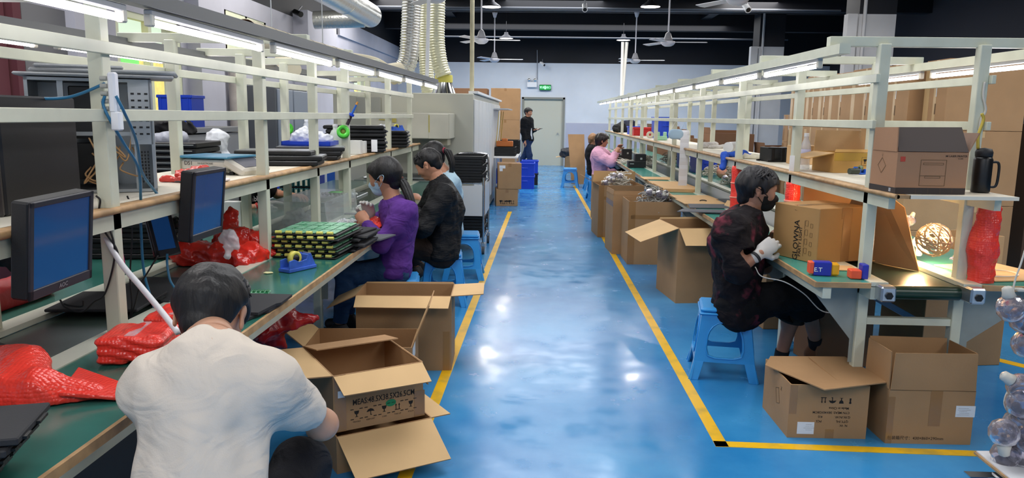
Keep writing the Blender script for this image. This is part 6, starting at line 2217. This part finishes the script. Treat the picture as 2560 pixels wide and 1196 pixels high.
# tall folded-case stacks
fc = thing('folded_case', 'black folded case in the tall stack behind the green tape reel', 'case', (-1.62, 6.55, S), R(12), 'black folded cases, tall stack')
MB().box((0, 0, .016), (.5, .44, .03), b=.008).build('shell', TRAY, fc)
mb = MB()
mb.box((.251, 0, .016), (.006, .38, .008))
for k in range(6):
    mb.box((.255, -.17 + k * .068, .016), (.016, .02, .012), b=.003)
mb.build('clip', M('clip_grey', '#4f5256', .4), fc)
for k in range(1, 7):
    dup(fc, (-1.62 + .008 * (k % 3), 6.55 + .006 * (k % 2), S + k * .032), R(12 + 1.2 * (k % 2)))
for k in range(5):
    dup(fc, (-1.60 + .01 * (k % 2), 7.6, S + k * .032), R(8), 'black folded case in the farther stack, white film on top', 'black folded cases, farther stack')
heap('film_bag', 'white film on top of the farther black case stack', 'plastic bag', [((-1.7, 7.55, S + .17), (-1.55, 7.55, S + .18), .04, .05)], WFILM, (.01, 45), 4, .008, S + .162)
tag(MB().box((0, 0, 0), (.05, .004, .1)).build('white_tag', WHITE), 'white tag standing against the tall black case stack', 'tag').location = (-1.40, 6.32, S + .06)
# green tape reel with driver on the post
r = thing('tape_reel', 'green tape reel hung on the rack post before the black cases', 'tape reel', tuple(W(858, 330, Y=5.55)))
T = Matrix.Rotation(R(72), 4, 'X') @ Matrix.Rotation(R(12), 4, 'Y')
MB().lathe([(.02, -.018), (.046, -.018), (.047, -.014), (.040, -.010), (.040, .01), (.047, .014), (.046, .018), (.02, .018), (.02, -.018)], T, 28).build('reel', M('green_reel', '#4fc43c', .3), r)
MB().lathe([(.001, -.012), (.02, -.012), (.02, .012), (.001, .012)], T, 20).build('hub', M('olive_hub', '#6c7a2c', .5), r)
r = thing('screwdriver_bag', 'blue-handled driver tied above the green tape reel', 'tool', tuple(W(868, 312, Y=5.55)))
MB().cyl((0, 0, 0), (.03, 0, .065), .013, .011, n=14).build('shaft', M('maroon_grip', '#3a2a30', .5), r)
MB().cyl((.03, 0, .065), (.037, 0, .08), .02, n=14).build('collar', CRB, r)
MB().cyl((.037, 0, .08), (.07, 0, .145), .009, .006, n=12).build('handle', M('blue_handle', '#2b62b8', .4), r)
MB().cyl((.07, 0, .145), (.08, 0, .165), .007, n=10).build('tip', M('orange_tip', '#d9923a', .5), r)
tag(MB().lathe([(.02, -.01), (.05, -.01), (.05, .01), (.02, .01), (.02, -.01)], frame(W(718, 322, Y=6.4), W(730, 322, Y=6.2)), 24).build('green_ring', M('green_reel', '#4fc43c', .3)), 'green ring hung on the rear rack post beside the white bag', 'ring')
# cartons in front of windows, low
tag(MB().box((0, 0, .2), (.6, .5, .4), b=.005).build('white_carton', M('lilac_white_card', '#b9b7c4', .6)), 'whitish carton on the side bench by the windows', 'carton').location = (-3.55, 6.45, 1.062)
dispenser('small blue cutter tool on the farther black cases', (-1.40, 7.35, S + .165), R(40), sc=.7)
# ================================================================ things on the right bench and shelf
CABW = M('off_white_cable', '#c9c4b8', .45)
CABG = M('grey_white_cable', '#a9a7a2', .45)
GLOBE = M('crackled_globe', '#d6d2e4', .06, trans=.8, ior=1.22, bump=.5, bscale=60, spec=.7, var=.3, vscale=60)
SOCK = M('white_socket', '#bdbbb2', .4)


def tangle(name, label, c, rx, ry, h, n, mat, seed=1, tr=.0055, cat='cable tangle', loop=(.04, .11)):
    rs = random.Random(seed)
    mb = MB()
    for k in range(n):
        a, q = rs.uniform(0, 6.28), math.sqrt(rs.uniform(0, 1))
        x, y = rx * q * math.cos(a) * .72, ry * q * math.sin(a) * .72
        z = h * (1 - q * q) * rs.uniform(.45, 1) + .012
        R0 = rs.uniform(*loop)
        tl, az = rs.uniform(-.5, .5), rs.uniform(0, 6.28)
        T = Matrix.Translation((x, y, z)) @ Matrix.Rotation(az, 4, 'Z') @ Matrix.Rotation(tl, 4, 'X')
        e = rs.uniform(.45, .9)
        m = 15
        sp = rs.uniform(4.5, 7.5)
        mb.tube([T @ Vector((R0 * math.cos(sp * i / m) * (1 + .1 * math.sin(3 * i)), R0 * e * math.sin(sp * i / m), .015 * math.sin(i * .9 + k))) for i in range(m + 1)], tr, 6)
    o = mb.build(name, mat)
    o.location = c
    o['kind'] = 'stuff'
    return tag(o, label, cat)


_bulb = None


def bulb(label, loc, up=(0, 0, 1), group='crackled glass bulbs', r=.036):
    global _bulb
    if _bulb is None:
        b = thing('glass_bulb', label, 'bulb', loc, 0, group)
        MB().lathe([(.012, .034), (.026, .027), (.036, .01), (.0355, -.008), (.026, -.026), (.012, -.034), (.001, -.036)], n=20).build('globe', GLOBE, b)
        MB().lathe([(.001, .062), (.008, .06), (.013, .056), (.014, .044), (.017, .034), (.012, .028), (.001, .028)], n=16).build('socket', SOCK, b)
        _bulb = b
    else:
        b = dup(_bulb, loc, 0, label, group)
    q = Vector((0, 0, 1)).rotation_difference(Vector(up).normalized())
    b.rotation_euler = q.to_euler()
    s_ = r / .036
    b.scale = (s_, s_, s_)
    return b


# piles in the cartons
for lab, c, rx, ry, z, h, n, sd, ex in (('tangle of off-white light strings heaped in the carton nearest the masked man', (1.17, 8.03), .25, .24, .50, .30, 70, 3, [(.16, .18), (.22, .1), (.1, .12), (.2, .02), (.12, .05), (.24, -.05), (-.05, .1), (.05, -.12)]),
                                        ('tangle of off-white light strings heaped in the carton before the woman in pink', (1.0, 9.86), .26, .26, .50, .32, 70, 5, [(-.18, .08), (-.14, -.06), (-.2, -.02), (-.08, .05), (-.1, -.12), (.0, .1)])):
    tangle('light_strings', lab, (c[0], c[1], z), rx, ry, h, n, CABG if sd == 3 else CABW, sd)
    for k, (dx, dy) in enumerate(ex):
        qq = min(1, (dx * dx + dy * dy) / (rx * rx))
        w_ = 'in the cable heap nearest the masked man' if sd == 3 else 'in the cable heap before the woman in pink'
        bulb('clear glass bulb ' + w_, (c[0] + dx, c[1] - abs(dy) * .6 - .05, z + h * (1 - qq * .8) * .86 + .02), (random.uniform(-1, 1), random.uniform(-1, 0), random.uniform(-.6, .8)), 'glass bulbs ' + w_, .042)
# card and black sheets on the aisle-side worktop
CS = M('pale_card_sheet', '#cfa877', .7, var=.05, vscale=6)
cs = thing('card_sheet', 'pale card sheet in the row on the right worktop', 'card sheet', (1.46, 7.05, B), R(4), 'pale card sheets lying along the right worktop')
MB().prism([(-.19, -.2), (.12, -.22), (.2, -.18), (.2, .2), (-.18, .21)], .005, Matrix.Translation((0, 0, .003))).build('sheet', CS, cs)
spots = [(1.47, 7.42, 3, 0)] + [(1.46, 8.15 + .006 * k, -2 + 3 * (k % 3), k) for k in range(6)] + [(1.47, 8.55 + .01 * k, 4 * (k % 2), k) for k in range(4)] + [(1.47, 9.0, 2, 0), (1.47, 9.02, -3, 1), (1.46, 9.75, 2, 0), (1.47, 13.0, 0, 0), (1.47, 13.4, 4, 0)]
for x, y, a, k in spots:
    dup(cs, (x, y, B + .0056 * k), R(a))
FB = M('grey_foam_board', '#55585e', .7)
for lab, x, y, z, a, w_, d_ in (('grey-black sheet lying on the right worktop behind the big open carton', 1.47, 6.68, B + .004, 3, .42, .3), ('grey-black sheet overhanging the bench edge near the masked man', 1.37, 6.25, B + .012, -6, .52, .2),
                                ('black sheet bridging the right belt by the red-wrapped post', 1.83, 7.1, B + .004, 8, .34, .46)):
    tag(MB().prism([(-w_ / 2, -d_ / 2), (w_ / 2, -d_ / 2 + .02), (w_ / 2, d_ / 2), (-w_ / 2 + .06, d_ / 2)], .006).build('black_sheet', FB), lab, 'sheet').location = (x, y, z)
    bpy.data.objects[[o.name for o in C.objects if o.get('label') == lab][0]].rotation_euler = (0, 0, R(a))
tag(MB().tube(spline([(-.03, 0, 0), (-.01, .006, .004), (.015, .0, .004), (.03, -.01, 0)], 5), .005, 8).build('black_hook', DARK), 'small black hook lying on a pale card sheet', 'hook').location = (1.49, 7.05, B + .012)
# red bubble wrap bound round posts
CB = M('pink_cord_band', '#e58a78', .5)


def wrapped(label, x, y, z0, z1, r0, seed):
    rt = thing('post_wrap', label, 'bubble wrap', (x, y, z0))
    rs = random.Random(seed)
    prof = []
    n = 16
    for k in range(n + 1):
        prof.append((r0 * (1 + .07 * math.sin(k * 1.3 + seed) * rs.uniform(.4, 1)), (z1 - z0) * k / n))
    inner = [(.037, (z1 - z0)), (.037, 0), prof[0]]
    MB().lathe(prof + inner, n=26).build('wrap', REDB, rt)
    for f_ in (.62, .3):
        MB().lathe([(r0 * 1.1, -.006), (r0 * 1.16, 0), (r0 * 1.1, .006), (r0 * 1.0, 0), (r0 * 1.1, -.006)], Matrix.Translation((0, 0, (z1 - z0) * f_)), 26).build('band', CB, rt)
    return rt


wrapped('red bubble wrap bound round the rack post behind the masked man', 1.6, 6.3, .76, 1.125, .047, 2)
wrapped('red bubble wrap bound round the rack post right of the face mask', 1.6, 4.9, .80, 1.11, .045, 5)
o = heap('red_foam_roll', 'tall red roll of bubble wrap standing at the end of the right belt', 'bubble wrap',
         [((2.135, 3.70, .74), (2.13, 3.70, .9), .058, .066), ((2.13, 3.70, .9), (2.14, 3.70, 1.12), .066, .050)], REDB, (.006, 45), 4, .006, .73)
# paper roll hung from the bar, mask beside it
r = thing('paper_roll', 'white paper roll hung from the right rack bar, strip trailing down', 'paper roll', (1.56, 8.55, 1.32))
T = Matrix.Rotation(PI / 2, 4, 'Y')
MB().lathe([(.018, -.05), (.055, -.05), (.055, .05), (.018, .05), (.018, -.05)], T, 26).build('roll', M('paper_white', '#e3e4e8', .7), r)
mb = MB()
v, f = [], []
for k in range(15):
    z = -k * .041
    y = -.055 - .004 * math.sin(k * 2.2)
    v += [(-.048, y, z), (.048, y, z), (-.048, y + .0012, z), (.048, y + .0012, z)]
for k in range(14):
    a = 4 * k
    f += [(a, a + 1, a + 5, a + 4), (a + 2, a + 6, a + 7, a + 3), (a, a + 4, a + 6, a + 2), (a + 1, a + 3, a + 7, a + 5)]
mb.add(v, f)
mb.build('strip', M('paper_white', '#e3e4e8', .7), r)
MB().tube([(-.055, 0, 0), (0, 0, .14), (.055, 0, 0)], .004, 6).build('hanger', M('pale_blue_cord', '#a9c8dd', .5), r)
r = thing('hung_face_mask', 'pale blue face mask hung beside the paper roll', 'face mask', (1.46, 8.5, 1.33))
s = SDF((-.1, -.08, -.12), (.1, .08, .12), .006)
s.cap((-.03, 0, .0), (.03, 0, 0), .055, None, .02, (0, 1, 0), .35)
mb = MB()
sdf_into(mb, s)
mb.build('mask', M('pale_blue_mask', '#a9c4d8', .8), r)
MB().tube(spline([(-.05, 0, .05), (.0, .0, .14), (.05, 0, .05)], 6), .0015, 6).build('ear_loop', WHITE, r)
# far aisle-side worktop: black fixtures, tangles
for lab, x, y in (('nearer black step-shaped fixture on the right worktop', 1.46, 11.9), ('farther black step-shaped fixture by the hands of the woman in pink', 1.45, 13.7)):
    r = thing('black_fixture', lab, 'fixture', (x, y, B))
    MB().box((0, 0, .05), (.27, .2, .1), b=.005).box((.05, 0, .13), (.17, .18, .16), b=.005).build('block', BLK2, r)
    MB().box((-.08, -.102, .06), (.06, .003, .012)).box((.06, -.095, .14), (.03, .01, .03)).build('clamp', ALU, r)
tangle('light_strings', 'loose off-white cables on the worktop left of the nearer black fixture', (1.4, 12.9, B), .12, .45, .05, 26, CABW, 9)
tangle('light_strings', 'small tangle of cables behind the nearer black fixture', (1.75, 12.9, B), .2, .3, .16, 30, CABW, 10)
tangle('light_strings', 'dark grey tangle of cables on the far rear worktop', (2.28, 13.2, B), .25, .4, .3, 46, M('grey_cable', '#77736a', .5), 11)
tangle('light_strings', 'heap of white light strings on the rear worktop left of the red-wrapped post', (2.30, 8.9, B), .16, .42, .34, 60, CABW, 12)
tangle('light_strings', 'low pile of white strings and bulbs behind the paper roll', (2.30, 10.4, B), .16, .4, .14, 30, CABW, 13)
for k in range(7):
    bulb('clear bulb in the heap of white strings on the rear worktop', (2.2 + .02 * (k % 3), 8.45 + .13 * k, B + .05 + .03 * (k % 2)), (random.uniform(-.5, .5), -1, random.uniform(-.3, .6)), 'bulbs in the rear worktop heap', .045)
heap('white_bag', 'white plastic bag on the rear worktop below the blue bins', 'plastic bag', [((2.28, 11.3, B + .04), (2.3, 11.8, B + .06), .11, .12)], WFILM, (.02, 25), 6, .01, B)
heap('orange_bundle', 'round peach-coloured bundle on the rear worktop by the paper roll', 'bundle', [((2.34, 10.0, B + .06), (2.34, 10.05, B + .08), .07, .07)], M('peach_wrap', '#c98f78', .6), (.008, 40), 6, .009, B)
# shelf over the right bench, far to near
S1 = S
r = thing('crumpled_jacket', 'dark blue-black bundle at the far end of the right shelf', 'bundle', (0, 0, 0))
r.location = (1.85, 17.2, S)
heap('dark_bag', 'black bag heaped beside the far dark bundle on the shelf', 'bag', [((1.62, 16.9, S + .1), (1.75, 17.1, S + .14), .1, .09), ((1.55, 16.7, S + .06), (1.65, 16.9, S + .06), .06, .05)], M('black_cloth_bag', '#17171a', .8), (.02, 22), 2, .012, S)
s = SDF((-.35, -.35, -.05), (.35, .35, .4), .012)
s.cap((-.1, 0, .1), (.12, .05, .14), .14, .13, .05)
s.noise(.02, 20, 8)
s.plane((0, 0, 0), (0, 0, -1))
mb = MB()
sdf_into(mb, s)
mb.build('cloth', M('navy_cloth', '#22263a', .7), r)
crate('blue bin on the far right shelf beside the red bin', (1.80, 15.2, S), .26, .3, .16)
crate('red bin on the far right shelf', (1.80, 14.2, S), .3, .34, .15, M('red_bin_plastic', '#c92f2a', .4))
crate('second red bin on the far right shelf, behind the first', (2.08, 14.4, S), .3, .34, .15, bpy.data.materials['red_bin_plastic'])
heap('white_cloth', 'white cloth heap between the bins on the far shelf', 'cloth', [((1.9, 15.9, S + .05), (2.05, 16.0, S + .05), .1, .1)], WFILM, (.015, 20), 3, .012, S)
crate('tall blue bin on the shelf behind the green tape holder', (2.0, 12.8, S), .36, .42, .34)
r = thing('green_tape_holder', 'pale green tape holder on the far right shelf', 'tape holder', (1.75, 11.4, S))
MB().box((0, 0, .03), (.16, .1, .06), b=.008).box((-.05, 0, .08), (.04, .09, .08), b=.006).box((.05, 0, .08), (.04, .09, .08), b=.006).build('body', M('mint_plastic', '#a8d8b8', .35), r)
r = thing('white_tape_reel', 'cream reel standing on the far right shelf by the bins', 'reel', (1.72, 12.4, S + .055))
MB().lathe([(.02, -.03), (.055, -.03), (.055, .03), (.02, .03), (.02, -.03)], Matrix.Rotation(PI / 2, 4, 'X'), 24).build('reel', M('cream_reel', '#d8cfb8', .5), r)
crate('stacked blue bin under the far shelf on the rear worktop, left', (2.32, 12.2, B), .3, .5, .26)
crate('stacked blue bin under the far shelf on the rear worktop, right', (2.32, 11.65 - .55, B), .3, .5, .24)
heap('white_cloth', 'pale crumpled cloth gloves on the middle of the right shelf', 'gloves', [((1.80, 8.6, S + .015), (1.95, 8.75, S + .02), .05, .05), ((1.85, 8.5, S + .01), (2.0, 8.5, S + .01), .03, .03)], GLOVE, (.01, 45), 5, .008, S)
r = thing('film_roll', 'short white roll with a card core lying on the right shelf', 'roll', (1.86, 7.6, S + .05), R(60))
MB().cyl((-.13, 0, 0), (.13, 0, 0), .05, n=24).build('film', M('white_film_roll', '#d9dcdf', .3), r)
MB().lathe([(.03, 0), (.04, 0), (.04, .012), (.03, .012), (.03, 0)], Matrix.Translation((.13, 0, 0)) @ Matrix.Rotation(PI / 2, 4, 'Y'), 20).build('core', CS, r)
heap('blue_glove', 'blue cloth draped over the right shelf edge by the red-wrapped post', 'cloth', [((1.56, 6.62, S + .01), (1.75, 6.7, S + .02), .035, .04), ((1.56, 6.6, S), (1.535, 6.55, 1.09), .035, .03), ((1.7, 6.6, S + .01), (1.92, 6.5, S + .015), .03, .02)], M('blue_cloth', '#2450b4', .8), (.008, 40), 3, .007)
heap('cream_cloth', 'cream work gloves lying beside the blue cloth on the shelf', 'gloves', [((1.68, 6.35, S + .01), (1.9, 6.3, S + .012), .035, .035)], M('cream_glove', '#d8d2bf', .9, bump=.3, bscale=300), (.008, 50), 7, .007, S)
r = thing('metal_rack', 'black metal rack on the shelf beside the small closed carton', 'rack', (1.86, 6.02, S), R(10))
for k in range(4):
    MB().box((-.12 + k * .08, 0, .055), (.03, .2, .11), b=.004).build('divider', M('black_steel', '#1c1d20', .4, .4), r)
MB().box((0, -.09, .006), (.32, .02, .012)).box((0, .09, .006), (.32, .02, .012)).box((0, -.09, .105), (.32, .012, .01)).build('rail', M('black_steel', '#1c1d20', .4, .4), r)
# near end of the shelf
r = thing('bottle', 'clear water bottle with white cap beside the yellow-taped carton', 'bottle', (1.735, 5.12, S))
MB().lathe([(.001, 0), (.03, 0), (.032, .01), (.03, .06), (.033, .07), (.033, .14), (.028, .165), (.015, .2), (.014, .215), (.001, .215)], n=24).build('bottle_body', M('clear_bottle', '#dfe7f2', .08, alpha=.35, spec=.6), r)
MB().lathe([(.0335, .075), (.0338, .075), (.0338, .13), (.0335, .13)], n=24).build('wrapper', M('lilac_wrapper', '#c2bfdc', .4), r)
MB().cyl((0, 0, .212), (0, 0, .235), .0155, n=18).build('cap', WHITE, r)
dispenser('blue tape cutter standing on the near right shelf by the yellow carton', (1.93, 4.72, S), R(100), M('bright_blue_plastic', '#2f63c8', .35), '#6f7f63', .55)
tag(MB().cyl((0, 0, 0), (-.06, -.02, 0), .018, n=16).build('dark_roll', M('dark_green_roll', '#39413a', .5)), 'dark green roll lying against the blue tape cutter', 'roll').location = (1.90, 4.66, S + .02)
r = thing('yellow_pack', 'yellow and orange packet on the near right shelf under a white cloth', 'packet', (1.99, 4.52, S), R(12))
MB().box((0, 0, .05), (.08, .06, .1), b=.006).build('packet', M('yellow_packet', '#e3d069', .5), r)
MB().box((0, -.001, .10), (.082, .062, .03), b=.004).build('top_band', M('orange_packet', '#d98f3a', .5), r)
heap('white_cloth', 'white cloth lying over the yellow packet on the near shelf', 'cloth', [((1.97, 4.5, S + .11), (2.06, 4.44, S + .12), .028, .035)], M('white_cotton', '#dfe2e6', .85), (.006, 60), 3, .005)
r = thing('phone_stand', 'black phone leaning on a stand at the near end of the shelf', 'phone', (1.80, 4.08, S), R(-25))
MB().box((0, -.02, .006), (.15, .1, .010), b=.003).build('base', DARK, r)
MB().box((.03, .04, .055), (.09, .012, .1), T=Matrix.Rotation(R(-8), 4, 'X'), b=.003).build('screen_body', M('phone_black', '#121216', .2), r)
r = thing('thermos_flask', 'black flask with handle and chain at the end of the right shelf', 'flask', (2.03, 3.6, S))
MB().lathe([(.001, 0), (.038, 0), (.04, .006), (.04, .15), (.034, .165), (.001, .165)], n=28).build('flask_body', M('black_flask', '#121315', .35), r)
MB().lathe([(.001, .165), (.036, .165), (.037, .185), (.03, .2), (.001, .205)], n=24).build('lid', BLK2, r)
MB().tube(spline([(.038, 0, .14), (.07, 0, .135), (.075, 0, .08), (.068, 0, .03), (.038, 0, .025)], 6), .006, 8).build('handle', DARK, r)
MB().tube(spline([(-.03, .0, .2), (-.035, .0, .26), (-.02, 0, .33), (-.03, 0, .36)], 6), .007, 6).build('yellow_chain', M('yellow_chain', '#c9b04a', .4, .3), r)
# on the worktop at the end: tape dispensers, coloured
for lab, x, y, rz, d in (('larger orange, blue and yellow tape cutter on the right bench end', 1.395, 3.76, -6, .10), ('smaller orange and blue tape cutter beside the rack post', 1.553, 3.70, -4, .052)):
    r = thing('tape_cutter', lab, 'tape cutter', (x, y, B), R(rz))
    if d > .08:
        MB().box((0, 0, .035), (.085, .05, .07), b=.004).build('body', M('cobalt_plastic', '#2a33a8', .35), r)
        MB().box((-.052, 0, .038), (.024, .05, .06), b=.004).build('front_end', M('coral_plastic', '#ee5a3a', .4), r)
        MB().box((.06, 0, .033), (.04, .048, .062), b=.008).build('tape_end', M('amber_plastic', '#e6a41c', .35), r)
        MB().text('E.T', Matrix.Translation((-.022, -.0262, .03)) @ RXF, .03, 1, True).build('logo', WHITE, r)
    else:
        MB().box((.022, 0, .036), (.03, .06, .072), b=.004).build('body', M('cobalt_plastic', '#2a33a8', .35), r)
        MB().box((-.02, 0, .022), (.052, .06, .044), b=.004).build('front_end', M('coral_plastic', '#ee5a3a', .4), r)
tag(MB().prism([(-.08, -.06), (.08, -.08), (.1, .05), (-.06, .07)], .004).build('card_scrap', CS), 'small card scrap under the packed party light carton', 'card').location = (1.54, 3.95, B + .002)
# the glowing bulb on the belt, its strings
LITM = M('lit_bulb_glass', '#fff3dd', .2, emit=60, ecol='#ffb56b')
r = thing('lit_bulb', 'glowing warm bulb among the cables on the right belt end', 'bulb', tuple(W(2300, 605, Y=4.12)))
MB().sphere((0, 0, 0), .034, 20, 14).build('globe', LITM, r)
MB().cyl((.01, .02, -.03), (.02, .04, -.075), .017, n=14).build('socket', SOCK, r)
lp = bpy.data.lights.new('bulb_glow', 'POINT')
lp.energy = 30
lp.color = (1, .62, .3)
lp.shadow_soft_size = .036
lo_ = bpy.data.objects.new('bulb_glow', lp)
C.objects.link(lo_)
lo_.location = Vector(r.location) + V3(-.03, -.055, .0)
for k, (x, y, a) in enumerate(((1.86, 4.44, 3), (1.84, 4.41, -2))):
    q = dup(cs, (x, y, .7245 + .0062 * k), R(a + 90), ['lower', 'upper'][k] + ' card sheet under the glowing bulb on the right belt')
    del q['group']
tangle('light_strings', 'coil of light strings around the glowing bulb on the belt', (2.0, 4.42, .74), .16, .2, .17, 40, M('warm_white_cable', '#cdb795', .45), 21, loop=(.05, .1))
r = thing('wire_globe', 'rounded bundle of looped cable right of the glowing bulb', 'cable bundle', tuple(W(2335, 600, Y=3.98)))
mb = MB()
for k in range(14):
    T = Matrix.Rotation(k * .7, 4, 'Z') @ Matrix.Rotation(.3 + k * .41, 4, 'X')
    mb.tube([T @ Vector((.085 * math.cos(i * .42), .085 * math.sin(i * .42), .01 * math.sin(i))) for i in range(17)], .0045, 6)
mb.build('coil', M('warm_white_cable', '#cdb795', .45), r)
for k, (px, py) in enumerate(((2262, 560), (2240, 550), (2275, 552), (2385, 655), (2258, 572))):
    bulb('clear bulb beside the cable coil at the glowing bulb', tuple(W(px, py, Y=4.3)), (random.uniform(-.4, .4), 0, 1), 'clear bulbs around the glowing bulb', .03)
bulb('crackled glass bulb lying right of the tall red roll', tuple(W(2448, 662, Y=3.85)), (-.5, .3, .6), 'single bulb by the red roll', .045)
q = dup(cs, (2.33, 3.92, B), R(14), 'large card sheet with cables on the far worktop end of the right bench')
del q['group']
cable('off-white cable looping on the card sheet at the far worktop end', [W(2420, 685, Z=.755), W(2470, 675, Z=.755), W(2530, 680, Z=.755), W(2545, 690, Z=.755), W(2500, 692, Z=.755), W(2440, 690, Z=.76), W(2400, 672, Z=.76)], .003, CABW)
heap('film_bag', 'clear bag of white bulbs standing under the right bench', 'plastic bag', [((1.93, 4.95, .1), (1.95, 4.95, .33), .13, .07), ((1.78, 5.0, .08), (1.9, 5.0, .08), .09, .1)], M('frosty_bag', '#c3cbd2', .3, bump=.5, bscale=25, var=.15, vscale=9), (.015, 30), 3, .01, .0)
cable('thin grey cable hanging from the hand of the masked man to the bench leg', [W(1888, 668, Y=4.1), W(1905, 692, Y=4.05), W(1960, 705, Y=4.0), W(2010, 735, Y=3.95), W(2050, 775, Y=3.9), W(2085, 782, Y=3.85), W(2110, 770, Y=3.82)], .003, CABG)
tag(MB().box((0, 0, 0), (.32, .05, .03), b=.003).build('blue_beam', M('blue_grey_steel', '#5f7f9f', .4)), 'blue-grey steel strut slanting under the right belt end', 'strut')
bpy.data.objects['blue_beam'].location = W(2225, 765, Y=4.0)
bpy.data.objects['blue_beam'].rotation_euler = (0, R(28), R(8))
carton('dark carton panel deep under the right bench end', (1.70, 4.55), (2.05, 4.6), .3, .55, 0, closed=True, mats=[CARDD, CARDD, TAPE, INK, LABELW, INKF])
carton('brown carton standing deep under the right bench behind the bag', (1.62, 5.4), (2.1, 5.45), .4, .5, 0, closed=True)
# torn cloth hanging on the rear post
cable('frayed white cord hanging on the rear rack post', [W(2462, 205, Y=3.72), W(2458, 240, Y=3.72), W(2464, 275, Y=3.72), W(2452, 300, Y=3.72), W(2448, 325, Y=3.72)], .006, CABW)
tag(MB().box((0, 0, 0), (.03, .003, .12)).build('paper_tag', WHITE), 'white paper tag stuck on the rack post above the red wrap', 'tag').location = (1.572, 4.873, 1.22)
# ---------------------------------------------------------------- trolley with bulbs, lower right
TX, TY, TZ = 1.80, 2.93, .19
r = thing('flat_trolley', 'low white-topped trolley with blue caster frame, lower right corner', 'trolley', (2.35, 2.5, 0))
MB().sheet([(1.765, 2.95, TZ), (2.95, 3.02, TZ), (2.95, 2.1, TZ), (1.74, 2.05, TZ)], .018).build('deck', M('white_laminate', '#d3d6dc', .35), r, world=True)
mb = MB()
for a, b_ in (((1.765, 2.95, TZ), (2.95, 3.02, TZ)), ((1.765, 2.95, TZ), (1.74, 2.05, TZ))):
    mb.bar(a, b_, .02, .008)
mb.build('wood_edge', WOODE, r, world=True)
MB().bar((1.84, 2.9, .16), (1.82, 2.1, .16), .04, .03).bar((1.84, 2.88, .16), (2.9, 2.94, .16), .04, .03).build('frame', M('blue_steel', '#2f6f9f', .4), r, world=True)
for x, y in ((1.85, 2.86), (2.85, 2.86), (1.85, 2.2)):
    c_ = MB().cyl((x - .018, y, .05), (x + .018, y, .05), .05, n=20).build('caster', M('maroon_wheel', '#5a2026', .5), r, world=True)
    h_ = MB().box((x, y, .125), (.08, .1, .01)).box((x - .028, y + .01, .085), (.006, .05, .07)).box((x + .028, y + .01, .085), (.006, .05, .07)).box((x - .07, y + .06, .11), (.12, .05, .006)).build('fork', CHROME, c_)
    h_.location = -Vector(r.location)
zt = TZ + .01
for k, (px, py, up) in enumerate(((2515, 1140, (-.2, .1, 1)), (2556, 1135, (.3, 0, 1)), (2510, 1082, (0, -.2, -1)), (2545, 1062, (-.3, 0, 1)), (2552, 1010, (.4, 0, -.8)), (2575, 1100, (.2, .3, .8)), (2556, 970, (-.8, .1, .5)))):
    bulb('crackled glass bulb in the upright bunch on the white trolley', tuple(W(px, py, Y=2.86 - .02 * (k % 3))), up, 'glass bulbs on the white trolley', .054)
for k, (px, py, up) in enumerate(((2528, 772, (-.3, 0, 1)), (2560, 800, (.2, 0, 1)), (2566, 862, (0, 0, 1)))):
    bulb('crackled glass bulb hanging by its cord at the right edge', tuple(W(px, py, Y=2.95)), up, 'glass bulbs hanging at the right edge', .054)
cable('off-white lamp cord hanging at the right edge from bench height', [W(2600, 500, Y=2.95), W(2570, 600, Y=2.95), W(2552, 660, Y=2.95), W(2538, 700, Y=2.95), W(2535, 735, Y=2.95), W(2560, 760, Y=2.95), W(2580, 840, Y=2.95)], .0035, CABW)
cable('white lamp cord arching over the bulbs on the trolley', [W(2600, 985, Y=2.84), W(2560, 965, Y=2.86), W(2525, 975, Y=2.88), W(2512, 1010, Y=2.88), W(2530, 1040, Y=2.86), W(2560, 1060, Y=2.84), W(2590, 1080, Y=2.84)], .005, CABW)
cable('second white lamp cord among the bulbs on the trolley', [W(2540, 1010, Y=2.85), W(2520, 1060, Y=2.86), W(2545, 1085, Y=2.85), W(2560, 1110, Y=2.84)], .005, CABW)
tag(MB().box((0, 0, 0), (.03, .028, .012), b=.003).build('white_clip', SOCK), 'white plug hanging on the lamp cord at the right edge', 'plug').location = W(2550, 725, Y=2.95)
# things behind the pink woman
heap('dark_bag', 'dark grey bag on the carton by the far blue stool', 'bag', [((.60, 21.0, .52), (.9, 21.05, .6), .14, .12)], M('charcoal_bag', '#2c2d33', .6), (.03, 18), 3, .014)
# ================================================================ labels: tell repeats apart by their place in the row or pile
def nth(k, n):
    return ORD[k] if k < len(ORD) else '%dth' % (k + 1)


_by = {}
for o in list(C.objects):
    if o.parent is None and 'label' in o.keys() and o.get('kind') != 'structure':
        _by.setdefault(o['label'], []).append(o)
for lab, os_ in _by.items():
    n = len(os_)
    if n < 2:
        continue
    P = [Vector(o.location) for o in os_]
    sp = [max(p[i] for p in P) - min(p[i] for p in P) for i in range(3)]
    if max(sp[0], sp[1]) < max(.13, sp[2] * 1.3) and sp[2] > .02:
        key, tail = (lambda p: p.z), 'from the bottom'
    elif sp[1] > sp[0] * 2.5 and sp[1] > .4:
        key, tail = (lambda p: p.y), 'nearest the camera'
    else:
        key, tail = (lambda p: (MC.transposed() @ (p - Vector((0, 0, 1.5)))).x / p.y), 'from the left'
    for k, i in enumerate(sorted(range(n), key=lambda i: key(P[i]))):
        if tail == 'from the bottom' and k == n - 1:
            t_ = 'topmost of its stack'
        elif tail == 'nearest the camera' and k == 0:
            t_ = 'nearest the camera'
        else:
            t_ = nth(k, n) + ' ' + tail
        os_[i]['label'] = lab + ', ' + t_
for o in C.objects:
    if 'label' in o.keys() and len(o['label'].split()) > 16:
        print('LONG LABEL', o.name, o['label'])
